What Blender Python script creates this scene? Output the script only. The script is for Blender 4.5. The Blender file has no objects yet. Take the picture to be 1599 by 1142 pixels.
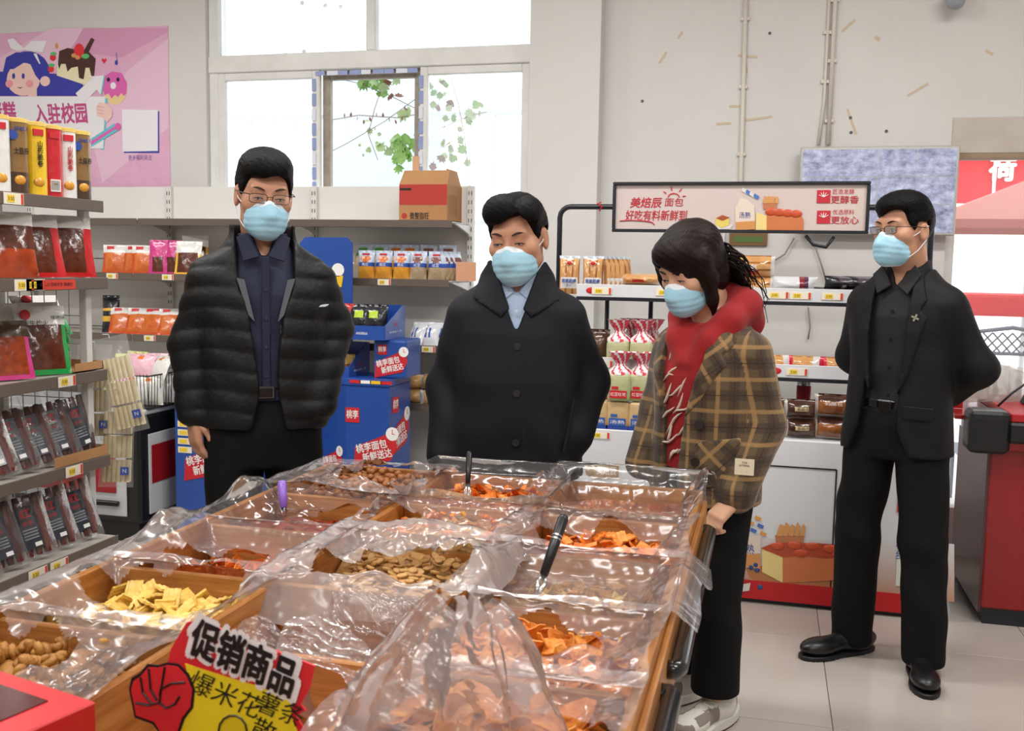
import bpy, bmesh, math, random
import numpy as np
from mathutils import Vector, Matrix, Euler

sc = bpy.context.scene
COL = sc.collection
R = math.radians
rnd = random.Random(7)

# ------------------------------------------------------------------ camera
YAW, PITCH, ROLL, FPX, CAMZ = R(14.4), R(5.8), R(1.0), 1554.0, 1.46
_f = Vector((-math.sin(YAW)*math.cos(PITCH), math.cos(YAW)*math.cos(PITCH), -math.sin(PITCH)))
_r = Vector((math.cos(YAW), math.sin(YAW), 0)); _u = _r.cross(_f)
_r, _u = _r*math.cos(ROLL)+_u*math.sin(ROLL), _u*math.cos(ROLL)-_r*math.sin(ROLL)
CAM = Vector((0, 0, CAMZ))
cd = bpy.data.cameras.new('camera'); cam = bpy.data.objects.new('camera', cd); COL.objects.link(cam)
cd.sensor_width = 36; cd.lens = FPX/1599*36; cd.clip_start = .05; cd.clip_end = 200
cd.dof.use_dof = True; cd.dof.focus_distance = 3.4; cd.dof.aperture_fstop = 9
cam.matrix_world = Matrix(((_r.x, _u.x, -_f.x, 0), (_r.y, _u.y, -_f.y, 0), (_r.z, _u.z, -_f.z, CAMZ), (0, 0, 0, 1)))
sc.camera = cam
def ray(x, y): return _r*((x-799.5)/FPX) - _u*((y-571)/FPX) + _f
def atY(x, y, Y): d = ray(x, y); return CAM + d*(Y/d.y)          # pixel -> point on the plane y = Y
def atZ(x, y, Z): d = ray(x, y); return CAM + d*((Z-CAMZ)/d.z)   # pixel -> point at height Z
def atX(x, y, X): d = ray(x, y); return CAM + d*(X/d.x)

# ------------------------------------------------------------------ world, exposure, lamps
sc.view_settings.view_transform = 'Standard'; sc.view_settings.look = 'None'
sc.view_settings.gamma = 1; sc.view_settings.use_curve_mapping = False
sc.view_settings.exposure = 0.0
sc.cycles.transparent_max_bounces = 24
sc.cycles.max_bounces = 8; sc.cycles.diffuse_bounces = 4
w = bpy.data.worlds.new('sky'); sc.world = w; w.use_nodes = True
w.node_tree.nodes['Background'].inputs[0].default_value = (.93, .97, 1, 1)
w.node_tree.nodes['Background'].inputs[1].default_value = 2.6
LAMPS = [(-3.6, 3.3), (-1.2, 3.3), (1.2, 3.3), (-3.6, .9), (-1.2, .9), (1.2, .9), (-2.4, -1.6), (.6, -1.6)]
LAMP_Z, LAMP_W = 3.5, 40.0
for lx, ly in LAMPS:
    ld = bpy.data.lights.new('tube_lamp_light', 'AREA'); ld.shape = 'RECTANGLE'; ld.size = 1.3; ld.size_y = .3
    ld.energy = LAMP_W; ld.color = (1, .985, .965)
    lo = bpy.data.objects.new('tube_lamp_light', ld); COL.objects.link(lo); lo.location = (lx, ly, LAMP_Z-.1)

# ------------------------------------------------------------------ helpers
def lin(h):
    if isinstance(h, str):
        h = h.lstrip('#'); c = [int(h[i:i+2], 16)/255 for i in (0, 2, 4)]
    else: c = [v/255 for v in h]
    return tuple(v/12.92 if v <= .04045 else ((v+.055)/1.055)**2.4 for v in c)
_m = {}
def M(name, col='ffffff', rough=.5, metal=0, spec=.5, bump=None, var=None, stretch=(1, 1, 1), emit=0, sheen=0, coat=0, alpha=1):
    if name in _m: return _m[name]
    m = bpy.data.materials.new(name); m.use_nodes = True; nt = m.node_tree; b = nt.nodes['Principled BSDF']
    c = lin(col); b.inputs['Base Color'].default_value = (*c, 1)
    b.inputs['Roughness'].default_value = rough; b.inputs['Metallic'].default_value = metal
    b.inputs['Specular IOR Level'].default_value = spec; b.inputs['Alpha'].default_value = alpha
    b.inputs['Sheen Weight'].default_value = sheen; b.inputs['Coat Weight'].default_value = coat; b.inputs['Coat Roughness'].default_value = .1
    if emit: b.inputs['Emission Color'].default_value = (*c, 1); b.inputs['Emission Strength'].default_value = emit
    if bump or var:
        tc = nt.nodes.new('ShaderNodeTexCoord'); mp = nt.nodes.new('ShaderNodeMapping'); mp.inputs['Scale'].default_value = stretch
        nt.links.new(tc.outputs['Object'], mp.inputs[0])
    if var:
        n = nt.nodes.new('ShaderNodeTexNoise'); n.inputs['Scale'].default_value = var[0]; n.inputs['Detail'].default_value = 4
        rp = nt.nodes.new('ShaderNodeMapRange'); rp.inputs[1].default_value = .3; rp.inputs[2].default_value = .7
        mx = nt.nodes.new('ShaderNodeMix'); mx.data_type = 'RGBA'; c2 = lin(var[1])
        mx.inputs[6].default_value = (*c, 1); mx.inputs[7].default_value = (*c2, 1)
        nt.links.new(mp.outputs[0], n.inputs['Vector']); nt.links.new(n.outputs[0], rp.inputs[0]); nt.links.new(rp.outputs[0], mx.inputs[0])
        nt.links.new(mx.outputs[2], b.inputs['Base Color'])
    if bump:
        n2 = nt.nodes.new('ShaderNodeTexNoise'); n2.inputs['Scale'].default_value = bump[0]; n2.inputs['Detail'].default_value = 3
        bp = nt.nodes.new('ShaderNodeBump'); bp.inputs['Strength'].default_value = bump[1]; bp.inputs['Distance'].default_value = bump[2] if len(bump) > 2 else .01
        nt.links.new(mp.outputs[0], n2.inputs['Vector']); nt.links.new(n2.outputs[0], bp.inputs['Height']); nt.links.new(bp.outputs[0], b.inputs['Normal'])
    _m[name] = m; return m
def film(name, white=.12, gloss=.5, rough=.12, tint='ffffff', bump=60, strength=.35, creased=False):
    """clear plastic film: see-through, glossy, a little milky"""
    if name in _m: return _m[name]
    m = bpy.data.materials.new(name); m.use_nodes = True; nt = m.node_tree; nt.nodes.clear(); N = nt.nodes.new; L = nt.links.new
    out = N('ShaderNodeOutputMaterial'); tr = N('ShaderNodeBsdfTransparent'); gl = N('ShaderNodeBsdfGlossy'); df = N('ShaderNodeBsdfDiffuse'); tl = N('ShaderNodeBsdfTranslucent')
    gl.inputs['Roughness'].default_value = rough; c = (*lin(tint), 1)
    df.inputs[0].default_value = c; tl.inputs[0].default_value = c
    tc = N('ShaderNodeTexCoord'); n = N('ShaderNodeTexNoise'); n.inputs['Scale'].default_value = bump; n.inputs['Detail'].default_value = 3
    if creased: n.noise_type = 'RIDGED_MULTIFRACTAL'
    bp = N('ShaderNodeBump'); bp.inputs['Strength'].default_value = strength; bp.inputs['Distance'].default_value = .01
    L(tc.outputs['Object'], n.inputs['Vector']); L(n.outputs[0], bp.inputs['Height'])
    fr = N('ShaderNodeFresnel'); fr.inputs[0].default_value = 1.45
    L(bp.outputs[0], gl.inputs['Normal']); L(bp.outputs[0], fr.inputs['Normal'])
    mul = N('ShaderNodeMath'); mul.operation = 'MULTIPLY'; mul.inputs[1].default_value = gloss*2; L(fr.outputs[0], mul.inputs[0])
    a1 = N('ShaderNodeMixShader'); a1.inputs[0].default_value = .5; L(df.outputs[0], a1.inputs[1]); L(tl.outputs[0], a1.inputs[2])
    a2 = N('ShaderNodeMixShader'); a2.inputs[0].default_value = white; L(tr.outputs[0], a2.inputs[1]); L(a1.outputs[0], a2.inputs[2])
    a3 = N('ShaderNodeMixShader'); L(mul.outputs[0], a3.inputs[0]); L(a2.outputs[0], a3.inputs[1]); L(gl.outputs[0], a3.inputs[2])
    L(a3.outputs[0], out.inputs[0]); _m[name] = m; return m

class MB:
    """collects shapes, links them as one mesh object"""
    def __init__(s): s.v = []; s.f = []; s.m = []; s.i = 0; s.T = None
    def mat(s, i): s.i = i; return s
    def tf(s, T): s.T = T; return s
    def add(s, vs, fs, mi=None):
        o = len(s.v)
        s.v += [tuple(s.T @ Vector(p)) for p in vs] if s.T else [tuple(p) for p in vs]
        s.f += [tuple(o+k for k in f) for f in fs]
        s.m += list(mi) if mi is not None else [s.i]*len(fs); return s
    def box(s, x0, x1, y0, y1, z0, z1):
        return s.add([(x, y, z) for x in (x0, x1) for y in (y0, y1) for z in (z0, z1)],
                     [(0, 1, 3, 2), (4, 6, 7, 5), (0, 4, 5, 1), (2, 3, 7, 6), (0, 2, 6, 4), (1, 5, 7, 3)])
    def cbox(s, c, d, rot=(0, 0, 0)):
        q = Euler(rot).to_matrix(); c = Vector(c)
        return s.add([c + q @ Vector((d[0]*a, d[1]*b, d[2]*e)) for a in (-.5, .5) for b in (-.5, .5) for e in (-.5, .5)],
                     [(0, 1, 3, 2), (4, 6, 7, 5), (0, 4, 5, 1), (2, 3, 7, 6), (0, 2, 6, 4), (1, 5, 7, 3)])
    def tube(s, pts, r, n=8, closed=False, cap=True, flat=1):
        P = [Vector(p) for p in pts]; k = len(P); rs = r if isinstance(r, (list, tuple)) else [r]*k
        vs = []; prev = None
        for i, p in enumerate(P):
            a = P[i-1] if (i > 0 or closed) else p; b = P[(i+1) % k] if (i < k-1 or closed) else p
            t = (b-a).normalized()
            if prev is None:
                up = Vector((0, 0, 1)) if abs(t.z) < .9 else Vector((0, 1, 0)); e = t.cross(up).normalized()
            else:
                e = (prev - t*prev.dot(t)); e = e.normalized() if e.length > 1e-6 else t.orthogonal().normalized()
            prev = e; g = t.cross(e)
            for j in range(n):
                th = 2*math.pi*j/n; vs.append(p + (e*math.cos(th) + g*math.sin(th)*flat)*rs[i])
        fs = []
        for i in range(k if closed else k-1):
            for j in range(n):
                a = i*n+j; b = i*n+(j+1) % n; c2 = ((i+1) % k)*n+(j+1) % n; d = ((i+1) % k)*n+j; fs.append((a, b, c2, d))
        if cap and not closed: fs += [tuple(range(n))[::-1], tuple(range((k-1)*n, k*n))]
        return s.add(vs, fs)
    def cyl(s, p0, p1, r0, r1=None, n=16): return s.tube([p0, p1], [r0, r0 if r1 is None else r1], n)
    def lathe(s, prof, n=20, c=(0, 0, 0), sy=1):
        vs = [(c[0]+r*math.cos(2*math.pi*j/n), c[1]+sy*r*math.sin(2*math.pi*j/n), c[2]+z) for r, z in [q[:2] for q in prof] for j in range(n)]
        k = len(prof); fs = [(i*n+j, i*n+(j+1) % n, (i+1)*n+(j+1) % n, (i+1)*n+j) for i in range(k-1) for j in range(n)]
        mi = []
        for i in range(k-1): mi += [prof[i][2] if len(prof[i]) > 2 else s.i]*n
        fs += [tuple(range(n))[::-1], tuple(range((k-1)*n, k*n))]; mi += [s.i]*2
        return s.add(vs, fs, mi)
    def prism(s, poly, y0, y1, ax='y'):
        """polygon in (x,z) thickened along y (ax='y'), or (x,y) along z, or (y,z) along x"""
        f = {'y': lambda a, b, t: (a, t, b), 'z': lambda a, b, t: (a, b, t), 'x': lambda a, b, t: (t, a, b)}[ax]
        n = len(poly); vs = [f(a, b, y0) for a, b in poly] + [f(a, b, y1) for a, b in poly]
        return s.add(vs, [tuple(range(n)), tuple(range(2*n-1, n-1, -1))] + [(i, i+n, (i+1) % n+n, (i+1) % n) for i in range(n)])
    def grid(s, fn, nu, nv, mfn=None, wrap=False):
        vs = [fn(i/nu, j/nv) for j in range(nv+1) for i in range(nu+1)]; fs = []; mi = []
        for j in range(nv):
            for i in range(nu):
                a = j*(nu+1)+i; fs.append((a, a+1, a+nu+2, a+nu+1)); mi.append(mfn((i+.5)/nu, (j+.5)/nv) if mfn else s.i)
        return s.add(vs, fs, mi)
    def ball(s, c, r, nu=12, nv=8):
        r = (r, r, r) if not isinstance(r, (tuple, list)) else r
        vs = [(c[0], c[1], c[2]-r[2])]
        for j in range(1, nv):
            ph = math.pi*j/nv - math.pi/2
            vs += [(c[0]+r[0]*math.cos(ph)*math.cos(2*math.pi*i/nu), c[1]+r[1]*math.cos(ph)*math.sin(2*math.pi*i/nu), c[2]+r[2]*math.sin(ph)) for i in range(nu)]
        vs.append((c[0], c[1], c[2]+r[2])); L = len(vs)-1
        fs = [(0, 1+(i+1) % nu, 1+i) for i in range(nu)]
        for j in range(nv-2):
            b = 1+j*nu; fs += [(b+i, b+(i+1) % nu, b+nu+(i+1) % nu, b+nu+i) for i in range(nu)]
        b = 1+(nv-2)*nu; fs += [(b+i, b+(i+1) % nu, L) for i in range(nu)]
        return s.add(vs, fs)
    def mesh(s, name, mats, smooth=False, bevel=0, seg=1):
        me = bpy.data.meshes.new(name); me.from_pydata(s.v, [], s.f)
        for m in (mats if isinstance(mats, (list, tuple)) else [mats]): me.materials.append(m)
        me.polygons.foreach_set('material_index', s.m)
        bm = bmesh.new(); bm.from_mesh(me)
        bmesh.ops.recalc_face_normals(bm, faces=bm.faces)
        if bevel:
            es = [e for e in bm.edges if e.is_manifold and e.calc_face_angle(0) > .6]
            bmesh.ops.bevel(bm, geom=es, offset=bevel, segments=seg, affect='EDGES', profile=.6, clamp_overlap=True)
        bm.to_mesh(me); bm.free()
        if smooth: me.shade_smooth()
        elif bevel and seg > 1: me.shade_auto_smooth(angle=.7) if hasattr(me, 'shade_auto_smooth') else None
        return me
    def build(s, name, mats, parent=None, smooth=False, bevel=0, seg=1, label=None, loc=None, rot=None):
        return link(name, s.mesh(name, mats, smooth, bevel, seg), parent, label, loc, rot)
def link(name, me, parent=None, label=None, loc=None, rot=None):
    o = bpy.data.objects.new(name, me); COL.objects.link(o)
    if parent: o.parent = parent
    if label: o['label'] = label
    if loc is not None: o.location = loc
    if rot is not None: o.rotation_euler = rot
    return o
def tag(o, label, cat, group=None, kind=None):
    o['label'] = label; o['category'] = cat
    if group: o['group'] = group
    if kind: o['kind'] = kind
    return o
def thing(name, label, cat, loc=(0, 0, 0), rz=0, group=None):
    o = bpy.data.objects.new(name, None); COL.objects.link(o); o.location = loc; o.rotation_euler = (0, 0, rz); o.empty_display_size = .1
    return tag(o, label, cat, group)
def struct(o): o['kind'] = 'structure'; return o
def dup(root, loc=None, rot=None, label=None, group=None):
    def cp(o, par):
        c = o.copy(); COL.objects.link(c); c.parent = par
        for ch in kids.get(o, ()): cp(ch, c)
        return c
    kids = {}
    st = [root]
    while st:
        o = st.pop(); kids[o] = list(o.children); st += kids[o]
    r = cp(root, root.parent)
    if loc is not None: r.location = loc
    if rot is not None: r.rotation_euler = rot
    if label: r['label'] = label
    if group: r['group'] = group
    return r
_tx = {}
def text_mesh(s, mat, bold=.0, shear=0, track=1):
    """the string as a flat mesh, 1 unit tall, centred"""
    k = (s, mat.name, bold, shear, track)
    if k in _tx: return _tx[k]
    cu = bpy.data.curves.new('lettering', 'FONT'); cu.body = s; cu.size = 1; cu.shear = shear; cu.resolution_u = 2
    cu.align_x = 'CENTER'; cu.align_y = 'CENTER'; cu.space_character = track; cu.space_line = .95
    o = bpy.data.objects.new('lettering', cu); COL.objects.link(o)
    dg = bpy.context.evaluated_depsgraph_get(); me = bpy.data.meshes.new_from_object(o.evaluated_get(dg))
    bpy.data.objects.remove(o); bpy.data.curves.remove(cu)
    if bold:  # heavier strokes: the same outlines laid again, slightly shifted
        n = len(me.vertices); co = np.empty(n*3); me.vertices.foreach_get('co', co); co = co.reshape(-1, 3); fs = [tuple(q.vertices) for q in me.polygons]
        sh = [(0, 0)]+[(bold*math.cos(t), bold*math.sin(t)) for t in [i*math.pi/4 for i in range(8)]]
        vs = np.concatenate([co+np.array((a, b, -.0002*i)) for i, (a, b) in enumerate(sh)]); F_ = [tuple(v+i*n for v in f) for i in range(len(sh)) for f in fs]
        bpy.data.meshes.remove(me); me = bpy.data.meshes.new('lettering'); me.from_pydata(vs.tolist(), [], F_)
    me.materials.clear(); me.materials.append(mat); me.name = 'lettering'; _tx[k] = me; return me
def text(s, mat, parent, loc, size, rot=(R(90), 0, 0), w=None, bold=0, shear=0, track=1, name='lettering'):
    """lettering on a surface; default stands in the xz plane facing -y; w = total width"""
    me = text_mesh(s, mat, bold, shear, track); o = link(name, me, parent)
    sx = size
    if w:
        xs = [v.co.x for v in me.vertices]; sx = w/(max(xs)-min(xs)) if xs else size
    o.location = loc; o.rotation_euler = rot; o.scale = (sx, size, 1); return o
def noise3(x, y, z, s=0):
    return (math.sin(x*1.7+y*2.3+z*1.1+s)+math.sin(x*-2.9+y*1.3+z*2.1+s*1.7)*.7+math.sin(x*3.7+y*-4.1+z*3.3+s*.6)*.4)/2.1
# ------------------------------------------------------------------ room shell
WY = 5.45                                                  # inner face of the back wall
white = M('wall_paint', 'dcdad7', .75, var=(1.3, 'd3d1cd'), bump=(9, .12, .01))
bm_ = MB()
# floor slab with separate tiles
slab = MB().box(-6, 4, -4, 5.7, -.12, -.006).build('floor', M('tile_grout', '8a8078', .8)); struct(slab)
tile_m = [M('floor_tile_a', 'b9b0a8', .18, spec=.45, var=(1.5, 'b2a8a0'), bump=(3, .02)), M('floor_tile_b', 'b6ada6', .2, spec=.45, var=(1.2, 'bcb3ab'), bump=(3, .02))]
TS = .8; tme = [MB().box(-TS/2+.0015, TS/2-.0015, -TS/2+.0015, TS/2-.0015, -.012, 0).mesh('tile', t, bevel=.001) for t in tile_m]
tx0 = atZ(1290, 1060, 0).x
for i in range(-7, 5):
    for j in range(-5, 7):
        x = tx0+(i+.5)*TS; y = 4.02+(j-.5)*TS-.4+.4
        if -6 < x-TS/2 and x+TS/2 < 4 and -4 < y-TS/2 and y+TS/2 < 5.7: link('tile', tme[(i*3+j*5) % 2], slab, loc=(x, y, 0))
# back wall with two openings
wl, wr = atY(322, 150, WY).x, atY(834, 100, WY).x
rl = atY(1481, 300, WY).x; rt = atY(1500, 184, WY).z
WB, WT = 1.02, 3.32
wb = MB()
wb.box(-6, wl, WY, WY+.24, 0, 3.6); wb.box(wl, wr, WY, WY+.24, 0, WB); wb.box(wl, wr, WY, WY+.24, WT, 3.6)
wb.box(wr, rl, WY, WY+.24, 0, 3.6); wb.box(rl, 3.4, WY, WY+.24, rt, 3.6); wb.box(rl, 3.4, WY, WY+.24, 0, .25); wb.box(3.4, 4, WY, WY+.24, 0, 3.6)
wall_back = struct(wb.build('wall_back', white))
px0, px1 = atY(838, 60, WY-.02).x, atY(938, 60, WY-.12).x
struct(MB().box(wr+.004, px1, WY-.12, WY, 0, 3.6).build('trim_1', white))
struct(MB().box(-6.2, -6, -4, 5.7, 0, 3.6).build('wall_left', white)); struct(MB().box(4, 4.2, -4, 5.7, 0, 3.6).build('wall_right', white))
struct(MB().box(-6.2, 4.2, -4.2, -4, 0, 3.6).build('wall_front', white))
struct(MB().box(-6.2, 4.2, -4.2, 5.9, 3.6, 3.75).build('ceiling', M('ceiling_paint', 'e6e3de', .8)))
# tape residue, screws and scuffs on the wall
tape = M('tape_residue', 'cdbb9f', .6); scr = M('screw_dark', '5a5550', .5)
for k, (x, y, L, a) in enumerate([(1168, 88, 30, .12), (1165, 105, 18, 1.4), (1150, 166, 22, .03), (1035, 90, 20, -1), (1325, 40, 24, -.75), (1433, 140, 32, -.55), (1330, 190, 40, 1.2), (1062, 55, 12, -1), (1545, 82, 12, .6), (1370, 60, 8, .5), (1185, 185, 40, -.12), (1130, 193, 22, -.05)]):
    p = atY(x, y, WY-.0015); q = MB().cbox((0, 0, 0), (L*.0034, .001, .012 if L > 10 else .02)).build('tape_residue', tape, wall_back, loc=p, rot=(0, a, 0))
for x, y in [(1328, 184), (1329, 207), (1384, 205), (1003, 158), (1202, 52)]:
    MB().cyl((0, -.004, 0), (0, 0, 0), .008, n=8).build('screw', scr, wall_back, loc=atY(x, y, WY))
# ceiling tube lamps (out of view)
lamp_b = M('lamp_body', 'f2f2f0', .4); lamp_t = M('lamp_tube', 'fff6ea', .4, emit=5)
for k, (lx, ly) in enumerate(LAMPS):
    t = thing('ceiling_lamp', 'white twin tube lamp fixed under the ceiling', 'lamp', (lx, ly, LAMP_Z), group='ceiling tube lamps')
    MB().box(-.65, .65, -.12, .12, .03, .1).build('lamp_body', lamp_b, t, bevel=.01)
    for s in (-.06, .06): MB().cyl((-.62, s, .01), (.62, s, .01), .013, n=10).build('tube', lamp_t, t)

# ------------------------------------------------------------------ window 1
pvc = M('window_pvc', 'e9e9e6', .35, var=(6, 'dcdcd8')); pvc_dirty = M('window_pvc_old', 'a39a8c', .5, var=(20, '8d8374'))
tape_b = M('protective_tape', '8fa0cf', .4); tape_w = M('protective_tape_white', 'dfe4f2', .4)
win = struct(thing('window_1', 'tall white framed window behind the wall shelves', 'window', (0, WY, 0)))
def wx(x, y=200): return atY(x, y, WY+.06).x
def wz(x, y): return atY(x, y, WY+.06).z
fy0, fy1 = .03, .11
ztr0, ztr1 = wz(590, 108), wz(590, 80)
def bar(n, x0, x1, z0, z1, y0=fy0, y1=fy1, m=pvc): return MB().box(x0, x1, y0, y1, z0, z1).build(n, m, win, bevel=.006)
bar('frame_jamb', wl, wl+.062, WB, WT); bar('frame_jamb', wr-.03, wr, WB, WT); bar('frame_head', wl, wr, WT-.06, WT); bar('frame_sill', wl, wr, WB, WB+.06)
bar('transom', wl, wr, ztr0, ztr1, .02, .115)
xm = wx(582, 40); bar('mullion', xm-.03, xm+.03, ztr1, WT)
xa, xb = wx(497), wx(658)
# fixed lower sash left and sliding sash right
def sash(x0, x1, y0, y1, m, t=.045):
    fr = MB(); fr.box(x0, x0+t, y0, y1, WB+.06, ztr0); fr.box(x1-t, x1, y0, y1, WB+.06, ztr0); fr.box(x0+t, x1-t, y0, y1, ztr0-t, ztr0); fr.box(x0+t, x1-t, y0, y1, WB+.06, WB+.06+t)
    return fr.build('sash', m, win, bevel=.004)
sash(wl+.062, xa+.02, .03, .07, pvc); sash(xb, wr-.03, .03, .07, pvc); sash(xa+.02, xb, .075, .115, pvc_dirty, .05)
glass = film('window_glass', .30, .35, .03, 'f6fbff', 2, .0); glass_open = film('window_glass_clear', .02, .2, .02, 'e8f2fa', 2, 0)
for x0, x1, z0, z1, g, y in [(wl+.1, xa-.02, WB+.1, ztr0-.04, glass, .05), (xb+.04, wr-.07, WB+.1, ztr0-.04, film('window_glass_r', .14, .3, .03, 'f6fbff', 2, 0), .05), (wl+.062, xm-.03, ztr1, WT-.06, glass, .07), (xm+.03, wr-.03, ztr1, WT-.06, glass, .07)]:
    MB().box(x0, x1, y, y+.005, z0, z1).build('pane', g, win)
# strips of blue printed protective tape round the sliding sash
for i in range(9):
    t = MB().box(0, (xb-xa)/9*(.96 if i % 2 else .8), -.004, 0, -.012, .012)
    t.build('tape_strip', tape_b if i % 3 != 1 else tape_w, win, loc=(xa+i*(xb-xa)/9, .028, ztr0-.02))
for xx in (xa-.012, xb+.008):
    for i in range(13):
        z0 = ztr0-.05-i*.085
        if z0 < 1.75: break
        MB().box(-.012, .012, -.004, 0, -.07, 0).build('tape_strip', tape_b if i % 3 != 2 else tape_w, win, loc=(xx, .028, z0))
MB().box(-.02, .02, -.01, 0, -.09, .0).build('wood_wedge', M('wedge_wood', 'd9a882', .7), win, loc=(wx(653, 250), .03, wz(653, 245)))

# outside the window: bright fence bars, pale wall, ivy
ext = M('outside_wall', 'eef2f5', .9); groundm = M('outside_ground', 'd8d6d2', .9)
struct(MB().box(-9, 9, 5.75, 14, -.2, -.02).build('ground_outside', groundm))
pf = thing('fence_panel', 'pale bar fence standing outside behind the window', 'fence', (0, 7.2, 0))
barm = M('outside_bar', 'd7dde2', .6)
for i in range(30): MB().cyl((-6+i*.2, 0, 0), (-6+i*.2, 0, 2.75), .007, n=6).build('bar', barm, pf)
for z in (1.75, 2.55): MB().box(-6, 0, -.015, .015, z, z+.03).build('rail', barm, pf)
pw = MB().box(atY(508, 200, 7.8).x, atY(690, 200, 7.8).x, 7.8, 7.9, 0, 3.1).build('garden_screen', M('pale_blue_sheet', 'd4e4f2', .7)); tag(pw, 'pale blue upright sheet outside behind the open sash', 'screen')
# ------------------------------------------------------------------ bulk snack table
TH = .85                                                       # rim height
CX = [-1.262, -.9, -.533, -.17]                                # column dividers
RY = [2.73, 2.38, 2.04, 1.70, 1.385, 1.05, .72]                # row dividers, far to near
BZ = TH-.135                                                   # bin floor
def wood_mat(name, a, b, stretch):
    if name in _m: return _m[name]
    m = M(name, a, .42, var=(7, b), bump=(40, .08), stretch=stretch, spec=.4); return m
wood_y = wood_mat('table_wood_y', 'bd8246', '9c622c', (14, 1.2, 14)); wood_x = wood_mat('table_wood_x', 'c0864a', 'a0662f', (1.2, 14, 14))
wood_fl = wood_mat('table_wood_floor', 'a86b30', '8a5422', (2, 16, 2)); wood_edge = wood_mat('table_edge', 'cf9c60', 'b57c42', (8, 2, 8))
table = thing('snack_bin_table', 'wooden display table divided into rows of open bins lined with clear film', 'table', ((CX[0]+CX[3])/2, (RY[0]+RY[-1])/2, 0))
ox, oy = -table.location.x, -table.location.y
def tb(n, x0, x1, y0, y1, z0, z1, m, bev=.003): return MB().box(x0+ox, x1+ox, y0+oy, y1+oy, z0, z1).build(n, m, table, bevel=bev)
t_ = .016
tb('side_board', CX[0]-t_, CX[0], RY[-1]-t_, RY[0]+t_, BZ-.02, TH, wood_y); tb('side_board', CX[3], CX[3]+t_, RY[-1]-t_, RY[0]+t_, BZ-.02, TH, wood_y)
tb('end_board', CX[0], CX[3], RY[0], RY[0]+t_, BZ-.02, TH, wood_x); tb('end_board', CX[0], CX[3], RY[-1]-t_, RY[-1], BZ-.02, TH, wood_x)
for c in CX[1:3]: tb('divider_board', c-t_/2, c+t_/2, RY[-1], RY[0], BZ, TH-.004, wood_y)
for r in RY[1:-1]:
    for a, b in zip(CX, CX[1:]): tb('divider_board', a+.008, b-.008, r-.007, r+.007, BZ, TH-.008, wood_x)
for i in range(6): tb('floor_board', CX[0]+i*(CX[3]-CX[0])/6+.001, CX[0]+(i+1)*(CX[3]-CX[0])/6-.001, RY[-1], RY[0], BZ-.018, BZ, wood_fl)
tb('apron', CX[3]+t_, CX[3]+t_+.012, RY[-1]-t_, RY[0]+t_, BZ-.035, TH-.028, wood_y)
tb('plinth', CX[0]+.16, CX[3]-.22, RY[-1]+.15, RY[0]-.22, .02, BZ-.018, M('table_plinth', '6b4a2c', .5))
for x in (CX[0]+.05, CX[3]-.2):
    for y in (RY[0]-.1, RY[-1]+.1): tb('leg', x-.025, x+.025, y-.025, y+.025, 0, BZ-.018, wood_edge)
hm = M('handle_black', '17181b', .22, coat=.4)
for ya, yb in [(2.60, 1.66), (1.56, .80)]:
    X = CX[3]+t_+.03+ox; n = 9
    pts = [(X-.022, ya+oy, TH-.075), (X-.006, ya+oy, TH-.075), (X, ya-.012+oy, TH-.075), (X, yb+.012+oy, TH-.075), (X-.006, yb+oy, TH-.075), (X-.022, yb+oy, TH-.075)]
    MB().tube(pts, .0165, 12).build('handle', hm, table, smooth=True)

# --- heaps of snacks -------------------------------------------------------
def piece_cracker(m, s=.037, t=.004, bend=.004, rx=1):
    b = MB(); n = 5
    def f(z): return lambda u, v: ((u-.5)*s*rx, (v-.5)*s, z+bend*math.cos((u-.5)*3)+.0011*math.sin(u*6*math.pi))
    b.grid(f(t), n*2, 1); b.grid(f(0), n*2, 1)
    k = n*2+1
    b.f += [(0, k, k+k+0, 0+0)] if False else []
    top = list(range(k)) ; 
    for a, c in ((0, 1),):
        pass
    b.f += [(i, i+1, 2*k+i+1, 2*k+i) for i in range(k-1)] + [(k+i, k+i+1, 3*k+i+1, 3*k+i) for i in range(k-1)] + [(0, k, 3*k, 2*k), (k-1, 2*k-1, 4*k-1, 3*k-1)]
    b.m += [0]*(2*(k-1)+2); return b.mesh('cracker', m)
def piece_chip(m, r=.024, t=.003, bend=.35, oval=1.0, seed=0):
    b = MB(); n = 12; vs = []
    for z in (0, t):
        for q in (0, .55, 1):
            for i in range(n):
                a = 2*math.pi*i/n; rr = r*q*(1+.08*math.sin(a*3+seed)+.05*math.sin(a*5+seed*2)); x = rr*math.cos(a)*oval; y = rr*math.sin(a)
                vs.append((x, y, z+bend*(x*x-.6*y*y)/r+.0012*math.sin(x*400)))
    fs = []
    for L in (0, 1):
        o = L*3*n
        for k in range(2): fs += [(o+k*n+i, o+k*n+(i+1) % n, o+(k+1)*n+(i+1) % n, o+(k+1)*n+i) for i in range(n)]
    fs += [(2*n+i, 2*n+(i+1) % n, 5*n+(i+1) % n, 5*n+i) for i in range(n)]
    b.add(vs, fs); return b.mesh('chip', m, smooth=False)
def piece_bean(m, r=.0125):
    b = MB(); b.mat(0)
    prof = [(.0005, -.004, 1), (r*.62, -.0042, 0), (r, -.001), (r*1.02, .0022), (r*.86, .003)]
    b.lathe(prof, 12, sy=.68); b.mat(1).lathe([(r*.86, .0029), (r*.6, .0012), (r*.25, .0022), (.0004, .0026)], 12, sy=.68)
    return b.mesh('bean', m, smooth=True)
def piece_nut(m, r=.0095):
    b = MB().ball((0, 0, 0), r, 8, 6); b.v = [tuple(c*(1+.07*noise3(p[0]*300, p[1]*300, p[2]*300)) for c in p) for p in b.v]; return b.mesh('nut', m, smooth=True)
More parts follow.
